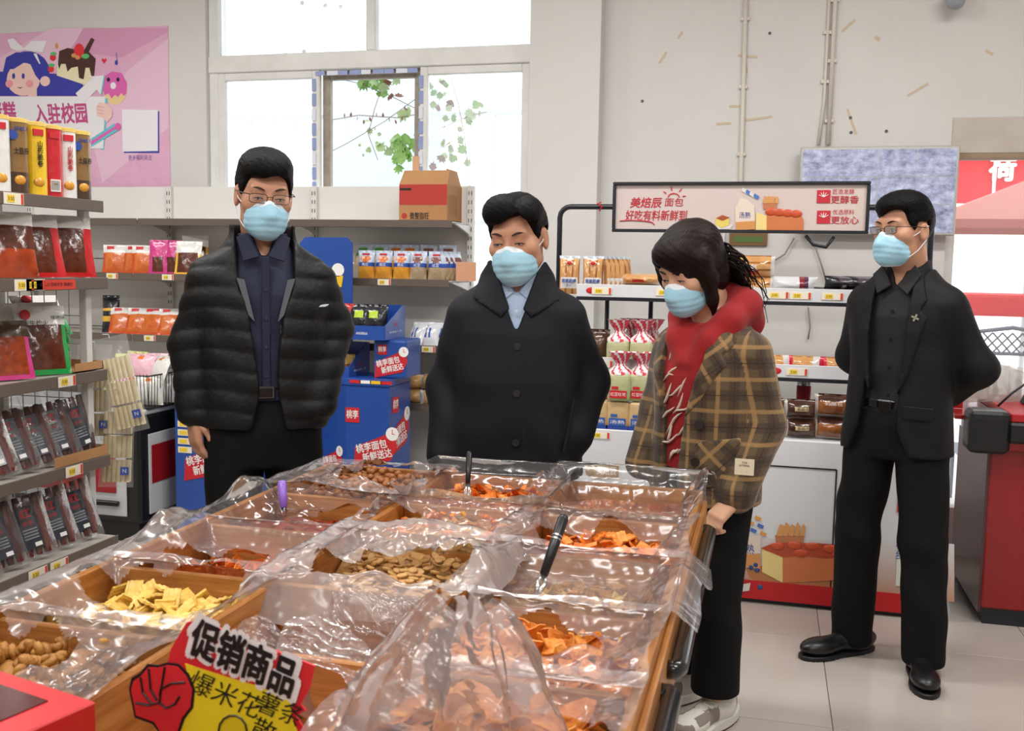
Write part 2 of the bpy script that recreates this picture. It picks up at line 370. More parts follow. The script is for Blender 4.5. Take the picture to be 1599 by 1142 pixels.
def piece_stick(m, L=.055, r=.0062, seed=0):
    n = 10; pts = [((i/n-.5)*L, .006*math.sin(i*.5+seed), .003*math.cos(i*.7+seed)) for i in range(n+1)]
    return MB().tube(pts, [r*(.5 if i in (0, n) else 1+.25*math.sin(i*2.3+seed)) for i in range(n+1)], 7).mesh('puff_stick', m, smooth=True)
def piece_twist(m, L=.052, seed=0):
    b = MB()
    for s in (0, math.pi):
        n = 14; b.tube([((i/n-.5)*L, .0068*math.cos(i*.85+s), .0068*math.sin(i*.85+s)) for i in range(n+1)], [.0072*(.55 if i in (0, n) else 1) for i in range(n+1)], 6)
    return b.mesh('dough_twist', m, smooth=True)
def heap_h(b, x, y):
    x0, x1, y0, y1, hb, hf, sd = b
    u = (x-x0)/(x1-x0); v = (y-y0)/(y1-y0)
    return BZ+hf+(hb-hf)*v+.012*noise3(u*6, v*6, 0, sd)+.018*math.sin(math.pi*min(max(u, 0), 1))
def bin_rect(c, r, m=.012): return CX[c]+m, CX[c+1]-m, RY[r+1]+m, RY[r]-m
BINS = {}
def fill(c, r, pname, meshes, heap_m, n, label, cat, group, hb=.07, hf=.04, tilt=.7, clear=.004, region=(0, 1, 0, 1), hlabel=None, seed=1):
    x0, x1, y0, y1 = bin_rect(c, r); b = (x0, x1, y0, y1, hb, hf, seed); BINS[(c, r)] = b; q = random.Random(seed)
    h = MB().grid(lambda u, v: (x0+u*(x1-x0), y0+v*(y1-y0), heap_h(b, x0+u*(x1-x0), y0+v*(y1-y0))-.006+.003*noise3(u*50, v*50, 0, seed)), 24, 24)
    h.grid(lambda u, v: (x0+u*(x1-x0), y0+v*(y1-y0), BZ+.001), 1, 1)
    for e in range(1): pass
    k = h.build('snack_heap', heap_m, smooth=True); tag(k, hlabel or ('layer of ' + group + ' lying deeper in the bin'), cat, kind='stuff')
    u0, u1, v0, v1 = region; m = max(1, int(math.sqrt(n*(u1-u0)/(v1-v0)))); nn = 0
    m2 = max(1, int(n/m))
    for i in range(m):
        for j in range(m2):
            u = u0+(u1-u0)*(i+.5+q.uniform(-.45, .45))/m; v = v0+(v1-v0)*(j+.5+q.uniform(-.45, .45))/m2
            x = x0+.02+u*(x1-x0-.04); y = y0+.02+v*(y1-y0-.04)
            o = link(pname, q.choice(meshes), None, loc=(x, y, heap_h(b, x, y)+clear+q.uniform(0, .007)), rot=(q.gauss(0, tilt*.6), q.gauss(0, tilt*.6), q.uniform(0, 6.3)))
            tag(o, label, cat, group); nn += 1
def snack(name, a, b, rough=.55): return M(name, a, rough, var=(60, b), bump=(220, .5, .004))
o1, o2 = snack('snack_orange_a', 'e8862c', 'd06a18'), snack('snack_orange_b', 'df7420', 'eb9a44')
y1_, y2_ = snack('snack_yellow_a', 'e3bd5a', 'd2a53e'), snack('snack_yellow_b', 'd9b04c', 'ebcb78')
b1_ = snack('snack_bean_rim', 'c79a60', 'b58648'); b2_ = snack('snack_bean_core', '7d4c22', '946032')
n1_ = snack('snack_nut', 'a0642f', '8a5122'); tw = snack('snack_twist', 'b07a34', '93601f'); c1_, c2_ = snack('snack_chip_a', 'e08c30', 'c26a1c'), snack('snack_chip_b', 'd87a26', 'eaa650')
g1_ = snack('snack_gold', 'd59a3a', 'bf7f24')
fill(2, 1, 'orange_cracker', [piece_cracker(o1), piece_cracker(o2, .034), piece_cracker(o1, .036, bend=-.004)], o2, 95, 'ridged square orange cracker in the bin behind the black handled tongs', 'snack', 'square orange crackers', .068, .03, .8, region=(.02, .98, .05, 1), seed=3)
fill(0, 3, 'yellow_cracker', [piece_cracker(y1_, .04, .005, 0, .8), piece_cracker(y2_, .042, .005, .001, .75)], y2_, 90, 'pale yellow rectangular cracker in the left bin by the brown twists', 'snack', 'yellow crackers', .075, .035, .9, seed=5)
fill(1, 2, 'roasted_bean', [piece_bean([b1_, b2_])], b1_, 230, 'flat brown roasted bean with a pale rim in the film lined bin', 'snack', 'roasted flat beans', .09, .05, .42, .004, region=(.08, .98, .02, .95), seed=8)
fill(2, 3, 'orange_chip', [piece_chip(c1_, .022, seed=1), piece_chip(c2_, .019, bend=.5, seed=2), piece_chip(c1_, .02, oval=.7, seed=4)], c2_, 110, 'small curled orange chip heaped in front of the tongs', 'snack', 'small orange chips', .08, .05, 1, seed=11)
fill(2, 4, 'ridged_chip', [piece_chip(c1_, .034, bend=.3, oval=.75, seed=3), piece_chip(c2_, .031, bend=.4, seed=5), piece_chip(c1_, .036, bend=.35, oval=.65, seed=9)], c1_, 64, 'large ridged orange chip in the bin next to the tall tented film', 'snack', 'large ridged chips', .085, .075, 1.1, .006, seed=12)
fill(2, 2, 'golden_flake', [piece_chip(g1_, .02, bend=.9, seed=2), piece_chip(y2_, .017, bend=1.0, seed=6)], g1_, 70, 'golden curly flake under the film where the tongs stand', 'snack', 'golden curly flakes', .05, .03, 1, seed=13)
fill(0, 4, 'dough_twist', [piece_twist(tw), piece_twist(tw, .045)], tw, 62, 'brown fried dough twist in the bin beside the red gift box', 'snack', 'fried dough twists', .08, .05, .7, .006, seed=14)
fill(0, 2, 'orange_flake', [piece_chip(o2, .018, bend=.8, seed=3), piece_chip(o1, .016, bend=.7, seed=7)], snack('snack_deep_orange', 'c9561c', 'de7428'), 60, 'small deep orange flake under film behind the yellow crackers', 'snack', 'deep orange flakes', .04, .02, .9, seed=15)
fill(0, 1, 'chilli_strip', [piece_stick(snack('snack_red', 'b8502a', '96381c'), .045, .005, 1), piece_stick(snack('snack_red', '', ''), .05, .005, 3)], snack('snack_red', '', ''), 45, 'reddish spiced snack strip around the purple handled scoop', 'snack', 'red spiced strips', .045, .03, .5, seed=16)
fill(0, 0, 'brown_nut', [piece_nut(n1_), piece_nut(n1_, .0105)], n1_, 150, 'small round brown coated nut in the far left bin', 'snack', 'round brown nuts', .115, .09, .3, .004, seed=17)
fill(1, 1, 'puff_stick', [piece_stick(g1_, .05, .006, 0), piece_stick(o1, .045, .0065, 2)], g1_, 60, 'knobbly golden puff stick in the bin behind the roasted beans', 'snack', 'golden puff sticks', .09, .06, .5, .005, seed=18)
fill(1, 0, 'spicy_chip', [piece_chip(o1, .022, bend=.6, seed=2), piece_chip(o2, .02, bend=.4, oval=.7, seed=5)], o1, 60, 'orange spicy chip in the far bin with the thin dark tongs', 'snack', 'spicy orange chips', .085, .06, .8, seed=19)

# --- clear film liners ----------------------------------------------------
fA = film('bin_film', .19, .7, .17, 'f9f0f0', 16, .55, True); fB = film('bin_film_milky', .36, .7, .2, 'f8f2f2', 20, .6, True); fC = film('bin_film_thin', .08, .6, .12, 'f4f0f2', 14, .5, True)
def ridges(x, y, sd, k=1.0):
    q = random.Random(sd); r = 0
    for i in range(10):
        a = q.uniform(0, math.pi); f = q.uniform(20, 120)*k; p = q.uniform(0, 6)
        w_ = 1.6*math.sin(x*q.uniform(8, 22)+y*q.uniform(8, 22)+p)
        t = abs(math.sin((x*math.cos(a)+y*math.sin(a))*f+w_*1.6+p)); r = r+(1-t)**3*q.uniform(.4, 1)*(30/f)**.6
    return r/3
def liner(label, c, r, mat, hole=None, over=(.03, .03, .03, .03), lift=.012, sag=.03, amp=.012, bulges=(), seed=1, n=84, top=0, drop=.9, c2=None):
    """film sheet over bin (c, r); hole = (u, v, ru, rv) opening; over = overhang left, right, near, far; bulges = (x, y, height, sigma)"""
    x0, x1, y0, y1 = CX[c], CX[(c2 or c)+1], RY[r+1], RY[r]
    hb = BINS.get((c, r))
    X0, X1, Y0, Y1 = x0-over[0], x1+over[1], y0-over[2], y1+over[3]
    b = MB()
    def f(u, v):
        x = X0+(X1-X0)*u; y = Y0+(Y1-Y0)*v
        jx = .012*noise3(x*9, y*9, 0, seed); jy = .012*noise3(x*8, y*9, 0, seed+5)
        eu = min(u, 1-u); ev = min(v, 1-v)
        x += jx*(1 if eu < .2 else .4); y += jy*(1 if ev < .2 else .4)
        dx = min(x-x0, x1-x); dy = min(y-y0, y1-y); d = min(dx, dy)
        W = ridges(x, y, seed)
        if d > 0:
            inside = min(d/.06, 1); inside = inside*inside*(3-2*inside)
            zin = TH-sag
            if hb: zin = max(heap_h(hb, x, y)+.016, TH-sag)
            z = (TH+.006)*(1-inside)+zin*inside
        else:
            o_ = -d; z = TH+.008+lift*math.sin(min(o_/.05, 1)*math.pi*.6)-max(0, o_-.03)*drop
        z += amp*W*(1 if d > 0 else .4)*(.55+.45*noise3(x*7, y*7, 1, seed))+top
        if hole:
            e = math.hypot((u-hole[0])/hole[2], (v-hole[1])/hole[3])
            if e < 1.7: z += .022*math.exp(-((e-1.06)/.2)**2)*(.6+.6*noise3(x*20, y*20, 0, seed+2))
        for bx, by, bh, bs in bulges: z += bh*math.exp(-((x-bx)**2+(y-by)**2)/(2*bs*bs))*(1+.25*noise3(x*25, y*25, 0, seed))
        if hb and d > 0: z = max(z, heap_h(hb, x, y)+.012)
        if d > -.008 and d < .012: z = max(z, TH+.003)
        return (x, y, z)
    b.grid(f, n, n)
    if hole:
        kf = []
        for fc in b.f:
            u = sum((k % (n+1))/n for k in fc)/4; v = sum((k//(n+1))/n for k in fc)/4
            a = math.atan2(v-hole[1], u-hole[0]); e = math.hypot((u-hole[0])/hole[2], (v-hole[1])/hole[3])
            if e > 1+.14*math.sin(a*3+seed)+.08*math.sin(a*7+seed*2): kf.append(fc)
        b.f = kf; b.m = [0]*len(kf)
    o = b.build('film_liner', mat, smooth=True); tag(o, label, 'plastic film', 'clear film liners on the snack table'); return o
liner('clear film over the round brown nuts, crumpled towards the purple scoop', 0, 0, fA, (.66, .6, .3, .3), (.05, .03, .02, .02), amp=.02, bulges=[(-1.16, 2.45, .03, .07)], seed=2, sag=.02)
liner('thin film bulging over the left rim by the purple handled scoop', 0, 1, fC, (.72, .45, .22, .3), (.07, .02, .02, .02), amp=.012, bulges=[(-1.25, 2.26, .05, .05)], seed=3)
liner('film in the left bin over deep orange flakes, bulging over the rim', 0, 2, fA, (.5, .5, .22, .2), (.09, .03, .02, .01), amp=.012, bulges=[(-1.29, 1.93, .035, .05)], seed=4, sag=.05)
liner('film drawn back in front of the yellow crackers', 0, 3, fA, (.54, .68, .34, .26), (.06, .02, .02, .02), amp=.011, seed=5, sag=.045)
liner('film over the brown dough twists beside the red gift box', 0, 4, fA, (.28, .62, .3, .3), (.04, .03, .03, .02), amp=.014, bulges=[(-.95, 1.28, .03, .05)], seed=6, sag=.04)
liner('thin film over the spicy orange chips standing up at the far rim', 1, 0, fC, (.5, .42, .3, .2), (.03, .04, .02, .05), lift=.04, amp=.014, seed=7, sag=.03)
liner('film bunched over the golden puff sticks', 1, 1, fA, (.2, .5, .2, .26), (.02, .03, .02, .02), amp=.018, seed=8, sag=.03)
liner('milky crumpled film heaped round the roasted beans', 1, 2, fB, (.52, .36, .34, .24), (.05, .06, .08, .04), amp=.026, bulges=[(-.58, 1.86, .05, .05), (-.84, 1.8, .03, .04), (-.7, 2.0, .03, .08)], seed=9, sag=.02, drop=1.3)
liner('thin film standing up along the far rim of the empty bin by the plaid coat', 2, 0, fC, (.5, .45, .28, .24), (.04, .04, .02, .05), lift=.05, amp=.016, bulges=[(-.15, 2.6, .04, .05), (-.5, 2.5, .04, .05)], seed=10, sag=.07)
liner('film folded round the square orange crackers', 2, 1, fA, (.52, .56, .36, .28), (.05, .025, .02, .02), amp=.016, bulges=[(-.52, 2.15, .02, .06)], seed=11, sag=.05)
liner('film over the golden flakes spilling over the right rim', 2, 2, fA, None, (.03, .075, .02, .02), amp=.016, bulges=[(-.13, 1.86, .03, .045)], seed=12, sag=.035, drop=.8)
liner('film pulled aside from the small orange chips', 2, 3, fA, (.36, .62, .36, .26), (.04, .02, .03, .02), amp=.014, bulges=[(-.22, 1.5, .02, .05)], seed=13, sag=.03)
liner('film over the large ridged chips by the right handle', 2, 4, fA, (.5, .5, .4, .36), (.02, .02, .05, .02), amp=.014, bulges=[(-.2, 1.12, .03, .05)], seed=14, sag=.02)
# film lying in the empty bin and the pieces draped over its rim
def sheet(name, label, fn, mat, nu=64, nv=64, seed=1, amp=.016):
    def g(u, v):
        p = Vector(fn(u, v)); W = ridges(p.x+p.z*.7, p.y+p.z*.9, seed, 1.2); return p+Vector((.3, -.5, .8))*amp*W+Vector((noise3(p.x*20, p.y*20, p.z*20, seed), noise3(p.x*18, p.y*22, p.z*20, seed+3), noise3(p.x*21, p.y*17, p.z*19, seed+6)))*.005
    return tag(MB().grid(g, nu, nv).build(name, mat, smooth=True), label, 'plastic film', 'clear film liners on the snack table')
sheet('film_drape', 'film tongue hanging from the bean bin down into the empty bin', lambda u, v: (-.80+.22*u, 1.705-.012-.10*v-.02*math.sin(u*3), TH+.012-.10*v*v-.035*v+.02*math.sin(u*math.pi)*v), fA, seed=21)
sheet('film_drape', 'rounded film hood standing behind the yellow promotion sign', lambda u, v: (-.86+.2*u, 1.42-.08*v-.04*math.sin(math.pi*u), BZ+.03+(TH-BZ+.02)*math.sin(math.pi*min(.06+u*.9, 1))*(1-.5*v)), fA, seed=22)
TP = atY(722, 940, 1.22)
def tent(u, v):
    a = u*math.pi*2; r = (.035+.115*v**.8)*(1+.22*math.sin(a*3+1)+.12*math.sin(a*7)+.07*math.sin(a*13+v*3)); cx_, cy_ = TP.x-.035*v, TP.y-.02*v
    return (cx_+r*math.cos(a)*1.0, cy_+r*math.sin(a)*.55, TH+.165-.20*v**1.15+.01*math.sin(a*5)*(1-v))
sheet('film_tent', 'tall tented bag of clear film rising between the near bins', tent, film('bin_film_tent', .27, .7, .18, 'f9f2f2', 18, .55, True), 110, 60, 23, .012)
sheet('film_drape', 'flat film curtain lying behind the tall tented bag', lambda u, v: (-.72+.24*u, 1.39-.05*v+.03*math.sin(u*5), TH+.015+.03*math.sin(u*4+1)-.06*v), fA, seed=24)
# ------------------------------------------------------------------ soft-body modelling (distance fields -> one continuous mesh)
def axis(lo, hi, h, fine=()):
    out = [lo]
    while out[-1] < hi:
        x = out[-1]; st = h
        for a, b, hf in fine:
            if a-st <= x <= b: st = min(st, hf)
        out.append(x+st)
    return np.array(out)
def smin(a, b, k):
    if k <= 0: return np.minimum(a, b)
    h = np.clip(.5+.5*(b-a)/k, 0, 1); return b+(a-b)*h-k*h*(1-h)
class Field:
    def __init__(s, lo, hi, h, fx=(), fy=(), fz=()):
        s.x, s.y, s.z = axis(lo[0], hi[0], h, fx), axis(lo[1], hi[1], h, fy), axis(lo[2], hi[2], h, fz)
        s.F = np.full((len(s.x), len(s.y), len(s.z)), .3)
    def _sl(s, lo, hi):
        r = []
        for a, l, h in ((s.x, lo[0], hi[0]), (s.y, lo[1], hi[1]), (s.z, lo[2], hi[2])):
            i = max(0, np.searchsorted(a, l)-1); j = min(len(a), np.searchsorted(a, h)+1); r.append(slice(i, max(j, i+1)))
        return tuple(r)
    def op(s, fn, lo=None, hi=None, k=.02, mode='u'):
        sl = s._sl(lo, hi) if lo is not None else (slice(None),)*3
        X = s.x[sl[0]][:, None, None]; Y = s.y[sl[1]][None, :, None]; Z = s.z[sl[2]][None, None, :]
        d = fn(X, Y, Z); G = s.F[sl]
        if mode == 'u': s.F[sl] = smin(G, d, k)
        elif mode == 's': s.F[sl] = -smin(-G, d, k)
        elif mode == 'i': s.F[sl] = -smin(-G, -d, k)
        elif mode == 'a': s.F[sl] = G+d
        return s
    def cap(s, a, b, ra, rb=None, k=.02, mode='u', xf=None, fl=None):
        """round cone a->b"""
        rb = ra if rb is None else rb; a = np.array(a, float); b = np.array(b, float); m = max(ra, rb)+k+.03
        ab = b-a; L = max(ab@ab, 1e-9)
        def fn(X, Y, Z):
            if xf: X, Y, Z = xf(X, Y, Z)
            t = np.clip(((X-a[0])*ab[0]+(Y-a[1])*ab[1]+(Z-a[2])*ab[2])/L, 0, 1)
            return np.sqrt((X-a[0]-t*ab[0])**2+(Y-a[1]-t*ab[1])**2+(Z-a[2]-t*ab[2])**2)-(ra+(rb-ra)*t)
        if xf: lo, hi = xf.bounds(np.minimum(a, b)-m, np.maximum(a, b)+m)
        else: lo, hi = np.minimum(a, b)-m, np.maximum(a, b)+m
        return s.op(fn, lo, hi, k, mode)
    def chain(s, pts, rs, k=.02, xf=None):
        for i in range(len(pts)-1): s.cap(pts[i], pts[i+1], rs[i], rs[i+1], k, xf=xf)
        return s
    def ell(s, c, r, k=.02, mode='u', xf=None):
        c = np.array(c, float); r = np.array(r, float); m = r+k+.03
        def fn(X, Y, Z):
            if xf: X, Y, Z = xf(X, Y, Z)
            a, b, e = (X-c[0])/r[0], (Y-c[1])/r[1], (Z-c[2])/r[2]
            k0 = np.sqrt(a*a+b*b+e*e); k1 = np.sqrt((a/r[0])**2+(b/r[1])**2+(e/r[2])**2)+1e-9
            return k0*(k0-1)/k1
        lo, hi = xf.bounds(c-m, c+m) if xf else (c-m, c+m)
        return s.op(fn, lo, hi, k, mode)
    def rbox(s, c, hd, rad, rot=None, k=.01, mode='u'):
        c = np.array(c, float); Q = np.array(Euler(rot).to_matrix()) if rot else np.eye(3); m = np.linalg.norm(hd)+k+.03
        def fn(X, Y, Z):
            X, Y, Z = X-c[0], Y-c[1], Z-c[2]
            q = [np.abs(X*Q[0, i]+Y*Q[1, i]+Z*Q[2, i])-hd[i]+rad for i in range(3)]
            return np.sqrt(sum(np.maximum(v, 0)**2 for v in q))+np.minimum(np.maximum(np.maximum(q[0], q[1]), q[2]), 0)-rad
        return s.op(fn, c-m, c+m, k, mode)
    def loft(s, sec, k=.02, mode='u', p=2.3, off=0):
        return s.op(loft_fn(sec, p, off), None, None, k, mode)
    def mesh(s, name, mats, smooth_it=1, mfn=None, post=None):
        F = s.F; n = F.shape; S = F < 0
        c = [S[i:n[0]-1+i, j:n[1]-1+j, l:n[2]-1+l] for i in (0, 1) for j in (0, 1) for l in (0, 1)]
        anyc = np.logical_or.reduce(c); allc = np.logical_and.reduce(c); act = anyc & ~allc
        idx = -np.ones(act.shape, np.int64); I, J, K = np.nonzero(act); idx[I, J, K] = np.arange(len(I))
        acc = np.zeros((len(I), 3)); cnt = np.zeros(len(I)); ax = (s.x, s.y, s.z)
        for d in range(3):
            e = [0, 0, 0]; e[d] = 1; o = [q for q in range(3) if q != d]
            for p0 in (0, 1):
                for p1 in (0, 1):
                    st = [0, 0, 0]; st[o[0]] = p0; st[o[1]] = p1
                    a = (I+st[0], J+st[1], K+st[2]); b = (a[0]+e[0], a[1]+e[1], a[2]+e[2])
                    fa, fb = F[a], F[b]; cr = (fa < 0) != (fb < 0); t = np.where(cr, fa/np.where(cr, fa-fb, 1), 0)
                    P = np.stack([ax[q][a[q]] for q in range(3)], 1); P[:, d] += t*(ax[d][b[d]]-ax[d][a[d]])
                    acc += P*cr[:, None]; cnt += cr
        V = acc/np.maximum(cnt, 1)[:, None]
        quads = []
        for d in range(3):
            o = [q for q in range(3) if q != d]; sl0 = [slice(None)]*3; sl1 = [slice(None)]*3
            sl0[d] = slice(0, n[d]-1); sl1[d] = slice(1, n[d])
            ch = S[tuple(sl0)] != S[tuple(sl1)]; A = list(np.nonzero(ch)); ok = (A[o[0]] > 0) & (A[o[1]] > 0) & (A[o[0]] < n[o[0]]-1) & (A[o[1]] < n[o[1]]-1)
            A = [q[ok] for q in A]; ins = S[tuple(A)]
            def cell(p, q):
                B = [A[0].copy(), A[1].copy(), A[2].copy()]; B[o[0]] -= p; B[o[1]] -= q; return idx[tuple(B)]
            Q = np.stack([cell(1, 1), cell(0, 1), cell(0, 0), cell(1, 0)], 1)
            fl = ins if d != 1 else ~ins
            Q[~fl] = Q[~fl][:, ::-1]; quads.append(Q)
        Q = np.concatenate(quads); Q = Q[(Q >= 0).all(1)]
        for _ in range(smooth_it):
            acc = np.zeros_like(V); cnt = np.zeros(len(V))
            for i in range(4):
                a, b = Q[:, i], Q[:, (i+1) % 4]
                for q in range(3): acc[:, q] += np.bincount(a, V[b, q], len(V))+np.bincount(b, V[a, q], len(V))
                cnt += np.bincount(a, minlength=len(V))+np.bincount(b, minlength=len(V))
            V = V*.4+.6*acc/np.maximum(cnt, 1)[:, None]
        me = bpy.data.meshes.new(name); me.from_pydata(V.tolist(), [], Q.tolist())
        for m in (mats if isinstance(mats, (list, tuple)) else [mats]): me.materials.append(m)
        if mfn is not None:
            ctr = V[Q].mean(1); me.polygons.foreach_set('material_index', mfn(ctr[:, 0], ctr[:, 1], ctr[:, 2]).astype(np.int32))
        if post is not None: post(me, V)
        me.shade_smooth(); return me
def loft_fn(sec, p=2.3, off=0):
    sec = sorted(sec); A = np.array(sec, float)
    def fn(X, Y, Z):
        z = Z; cx_, cy_, rx, ry = (np.interp(z, A[:, 0], A[:, q]) for q in (1, 2, 3, 4)); rx = rx+off; ry = ry+off
        d = ((np.abs(X-cx_)/rx)**p+(np.abs(Y-cy_)/ry)**p)**(1/p)
        d = (d-1)*np.minimum(rx, ry)
        return np.maximum(d, np.maximum(A[0, 0]-z, z-A[-1, 0]))
    return fn
def poly_fn(poly, ymax=0, ymin=-9):
    """polygon in (x, z), unbounded in y below ymax"""
    P = [np.array(q, float) for q in poly]
    def fn(X, Y, Z):
        best = None; sgn = np.ones(np.broadcast(X, Z).shape)
        n = len(P)
        for i in range(n):
            a, b = P[i], P[i-1]; e = b-a; wx_, wz_ = X-a[0], Z-a[1]; t = np.clip((wx_*e[0]+wz_*e[1])/(e@e), 0, 1)
            dd = (wx_-e[0]*t)**2+(wz_-e[1]*t)**2; best = dd if best is None else np.minimum(best, dd)
            c1 = Z >= a[1]; c2 = Z < b[1]; c3 = e[0]*wz_ > e[1]*wx_
            flip = (c1 & c2 & c3) | (~c1 & ~c2 & ~c3); sgn = np.where(flip, -sgn, sgn)
        return np.maximum(np.maximum(sgn*np.sqrt(best), Y-ymax), ymin-Y)
    return fn
class XF:
    """maps body coordinates into head coordinates"""
    def __init__(s, c, yaw=0, pitch=0, roll=0, scale=1):
        s.M = Matrix.Rotation(yaw, 3, 'Z') @ Matrix.Rotation(roll, 3, 'Y') @ Matrix.Rotation(pitch, 3, 'X'); s.c = np.array(c, float); s.Q = np.array(s.M); s.s = scale
    def __call__(s, X, Y, Z):
        X, Y, Z = (X-s.c[0])/s.s, (Y-s.c[1])/s.s, (Z-s.c[2])/s.s; Q = s.Q
        return X*Q[0, 0]+Y*Q[1, 0]+Z*Q[2, 0], X*Q[0, 1]+Y*Q[1, 1]+Z*Q[2, 1], X*Q[0, 2]+Y*Q[1, 2]+Z*Q[2, 2]
    def bounds(s, lo, hi):
        P = np.array([[a, b, c] for a in (lo[0], hi[0]) for b in (lo[1], hi[1]) for c in (lo[2], hi[2])])*s.s @ s.Q.T + s.c
        return P.min(0), P.max(0)
    def mat(s): return Matrix.Translation(Vector(s.c)) @ s.M.to_4x4() @ Matrix.Scale(s.s, 4)
    def pt(s, p): return s.Q @ (np.array(p)*s.s) + s.c

skin = M('skin', 'c9967a', .55, var=(14, 'bf8a6e'), spec=.35); skin_f = M('skin_fair', 'd8a98c', .55, var=(14, 'cf9d80'), spec=.35)
hair_b = M('hair_black', '080708', .55, spec=.12, bump=(40, .35, .01), stretch=(9, 1, 3)); hair_br = M('hair_brown', '1a0e0a', .5, spec=.16, bump=(30, .35, .01), stretch=(9, 1, 2))
mask_m = M('mask_blue', 'a5d4e8', .7, bump=(120, .15)); mask_w = M('mask_edge', 'e8f0f4', .7)
eye_w = M('eye_white', 'd8d2cc', .25); eye_d = M('eye_dark', '1a1210', .2); brow_m = M('brow', '2a1d18', .7); frame_m = M('spectacle_frame', '1d1816', .3)
lens_m = film('spectacle_lens', .03, .35, .03, 'ffffff', 2, 0)

def head_into(F, xf):
    F.ell((0, .012, .03), (.077, .097, .09), xf=xf); F.ell((0, -.022, -.04), (.068, .072, .08), .03, xf=xf); F.ell((0, -.018, -.072), (.058, .06, .045), .02, xf=xf)
    F.ell((0, -.068, -.099), (.024, .02, .02), .02, xf=xf)
    for s_ in (-1, 1):
        F.ell((s_*.046, -.055, -.02), (.028, .03, .026), .02, xf=xf)
        F.ell((s_*.033, -.103, .007), (.02, .014, .011), .012, 's', xf=xf); F.ell((s_*.033, -.078, .004), (.016, .0125, .012), .006, xf=xf)
    F.cap((-.04, -.077, .03), (.04, -.077, .03), .014, k=.02, xf=xf)
    F.cap((0, -.088, .014), (0, -.108, -.03), .007, .013, .01, xf=xf)
    for s_ in (-1, 1): F.ell((s_*.012, -.099, -.036), (.009, .01, .008), .006, xf=xf)
    F.ell((0, -.089, -.063), (.025, .009, .009), .008, xf=xf)
    for s_ in (-1, 1):
        F.ell((s_*.081, .014, -.008), (.0085, .023, .034), .006, xf=xf); F.ell((s_*.09, .01, -.006), (.006, .012, .02), .004, 's', xf=xf)
    F.cap((0, .02, -.05), (0, .03, -.1), .056, .056, .03, xf=xf)
def head_parts(root, xf, eyes='down', brows=True, glasses=False, mask=True, mask_off=0.0):
    def put(b, n, m, smooth=True): o = (b.build(n, m, root, smooth=smooth) if isinstance(b, MB) else link(n, b, root)); o.matrix_local = xf.mat(); return o
    for s_ in (-1, 1):
        op_ = {'down': .0042, 'smile': .0034, 'open': .0068}[eyes]
        e = MB().ball((s_*.033, -.0805, .0005), (.0135, .0125, op_), 14, 8).build('eye', eye_w, root, smooth=True); e.matrix_local = xf.mat()
        MB().ball((s_*.033, -.0862, .0005), (.0062, .0075, op_*.96), 12, 8).build('iris', eye_d, e, smooth=True)
        put(MB().tube([(s_*.033+t*.0165, -.0925+.005*t*t, .0005+op_*(1.05-.9*t*t)-.0006) for t in (-1, -.6, -.2, .2, .6, 1)], [.0008, .0015, .0018, .0018, .0016, .0008], 6), 'eyelashes', eye_d)
        if brows: put(MB().tube([(s_*(.016+t*.036), -.094+.012*t*t-.001, .027+.007*math.sin(t*2.6)) for t in (0, .2, .4, .6, .8, 1)], [.003, .005, .0058, .005, .0036, .0014], 6, flat=.5), 'eyebrow', brow_m)
    if glasses:
        g = MB()
        for s_ in (-1, 1):
            g.tube([(s_*(.034+.026*math.copysign(abs(math.cos(a))**.5, math.cos(a))), -.104+.006*abs(math.cos(a))*(1 if math.cos(a) > 0 else 0), .003+.014*math.copysign(abs(math.sin(a))**.5, math.sin(a))) for a in [i*math.pi/8 for i in range(16)]], .0011, 5, closed=True)
            g.tube([(s_*.06, -.1, .014), (s_*.077, -.088, .014), (s_*.083, -.03, .012), (s_*.086, .02, .008)], .0016, 6)
        g.tube([(-.009, -.105, .008), (0, -.108, .01), (.009, -.105, .008)], .0013, 6)
        o = put(g, 'spectacles', frame_m)
        for s_ in (-1, 1):
            l = MB().prism([(s_*.034+.025*math.copysign(abs(math.cos(a))**.5, math.cos(a)), .003+.013*math.copysign(abs(math.sin(a))**.5, math.sin(a))) for a in [i*math.pi/8 for i in range(16)]], -.1035, -.1025).build('lens', lens_m, o)
    if mask:
        F = Field((-.1, -.15, -.15), (.1, .03, .03), .003)
        F.ell((0, -.028, -.058), (.0745, .094, .072), .01); F.cap((0, -.098, -.012), (0, -.112, -.045), .013, .02, .02); F.ell((0, -.075, -.09), (.04, .04, .036), .03)
        F.op(lambda X, Y, Z: np.maximum(Z-(-.012+.012*np.exp(-(X/.016)**2)-.10*np.abs(X)*np.abs(X)*8), np.maximum(-.128-Z, np.maximum(Y-(-.03-.1*np.maximum(-Z-.06, 0)), np.abs(X)-.064))), None, None, .004, 'i')
        F.op(lambda X, Y, Z: .0007*np.sin((Z+.35*X*X*8)*2*np.pi/.021)*np.exp(-((Z+.07)/.035)**4)+0*Y, None, None, 0, 'a')
        me = F.mesh('face_mask', [mask_m, mask_w], 1, lambda x, y, z: ((z > -.0215+.012*np.exp(-(x/.016)**2)-.8*x*x) | (z < -.122)))
        o = put(me, 'face_mask', None)
        for s_ in (-1, 1):
            t = MB().tube([(s_*.064, -.042, -.03), (s_*.08, -.012, -.01), (s_*.084, .012, .018), (s_*.086, .03, .012)], .0016, 6).tube([(s_*.058, -.045, -.1), (s_*.076, -.01, -.072), (s_*.085, .022, -.034)], .0016, 6).build('ear_loop', mask_w, o)
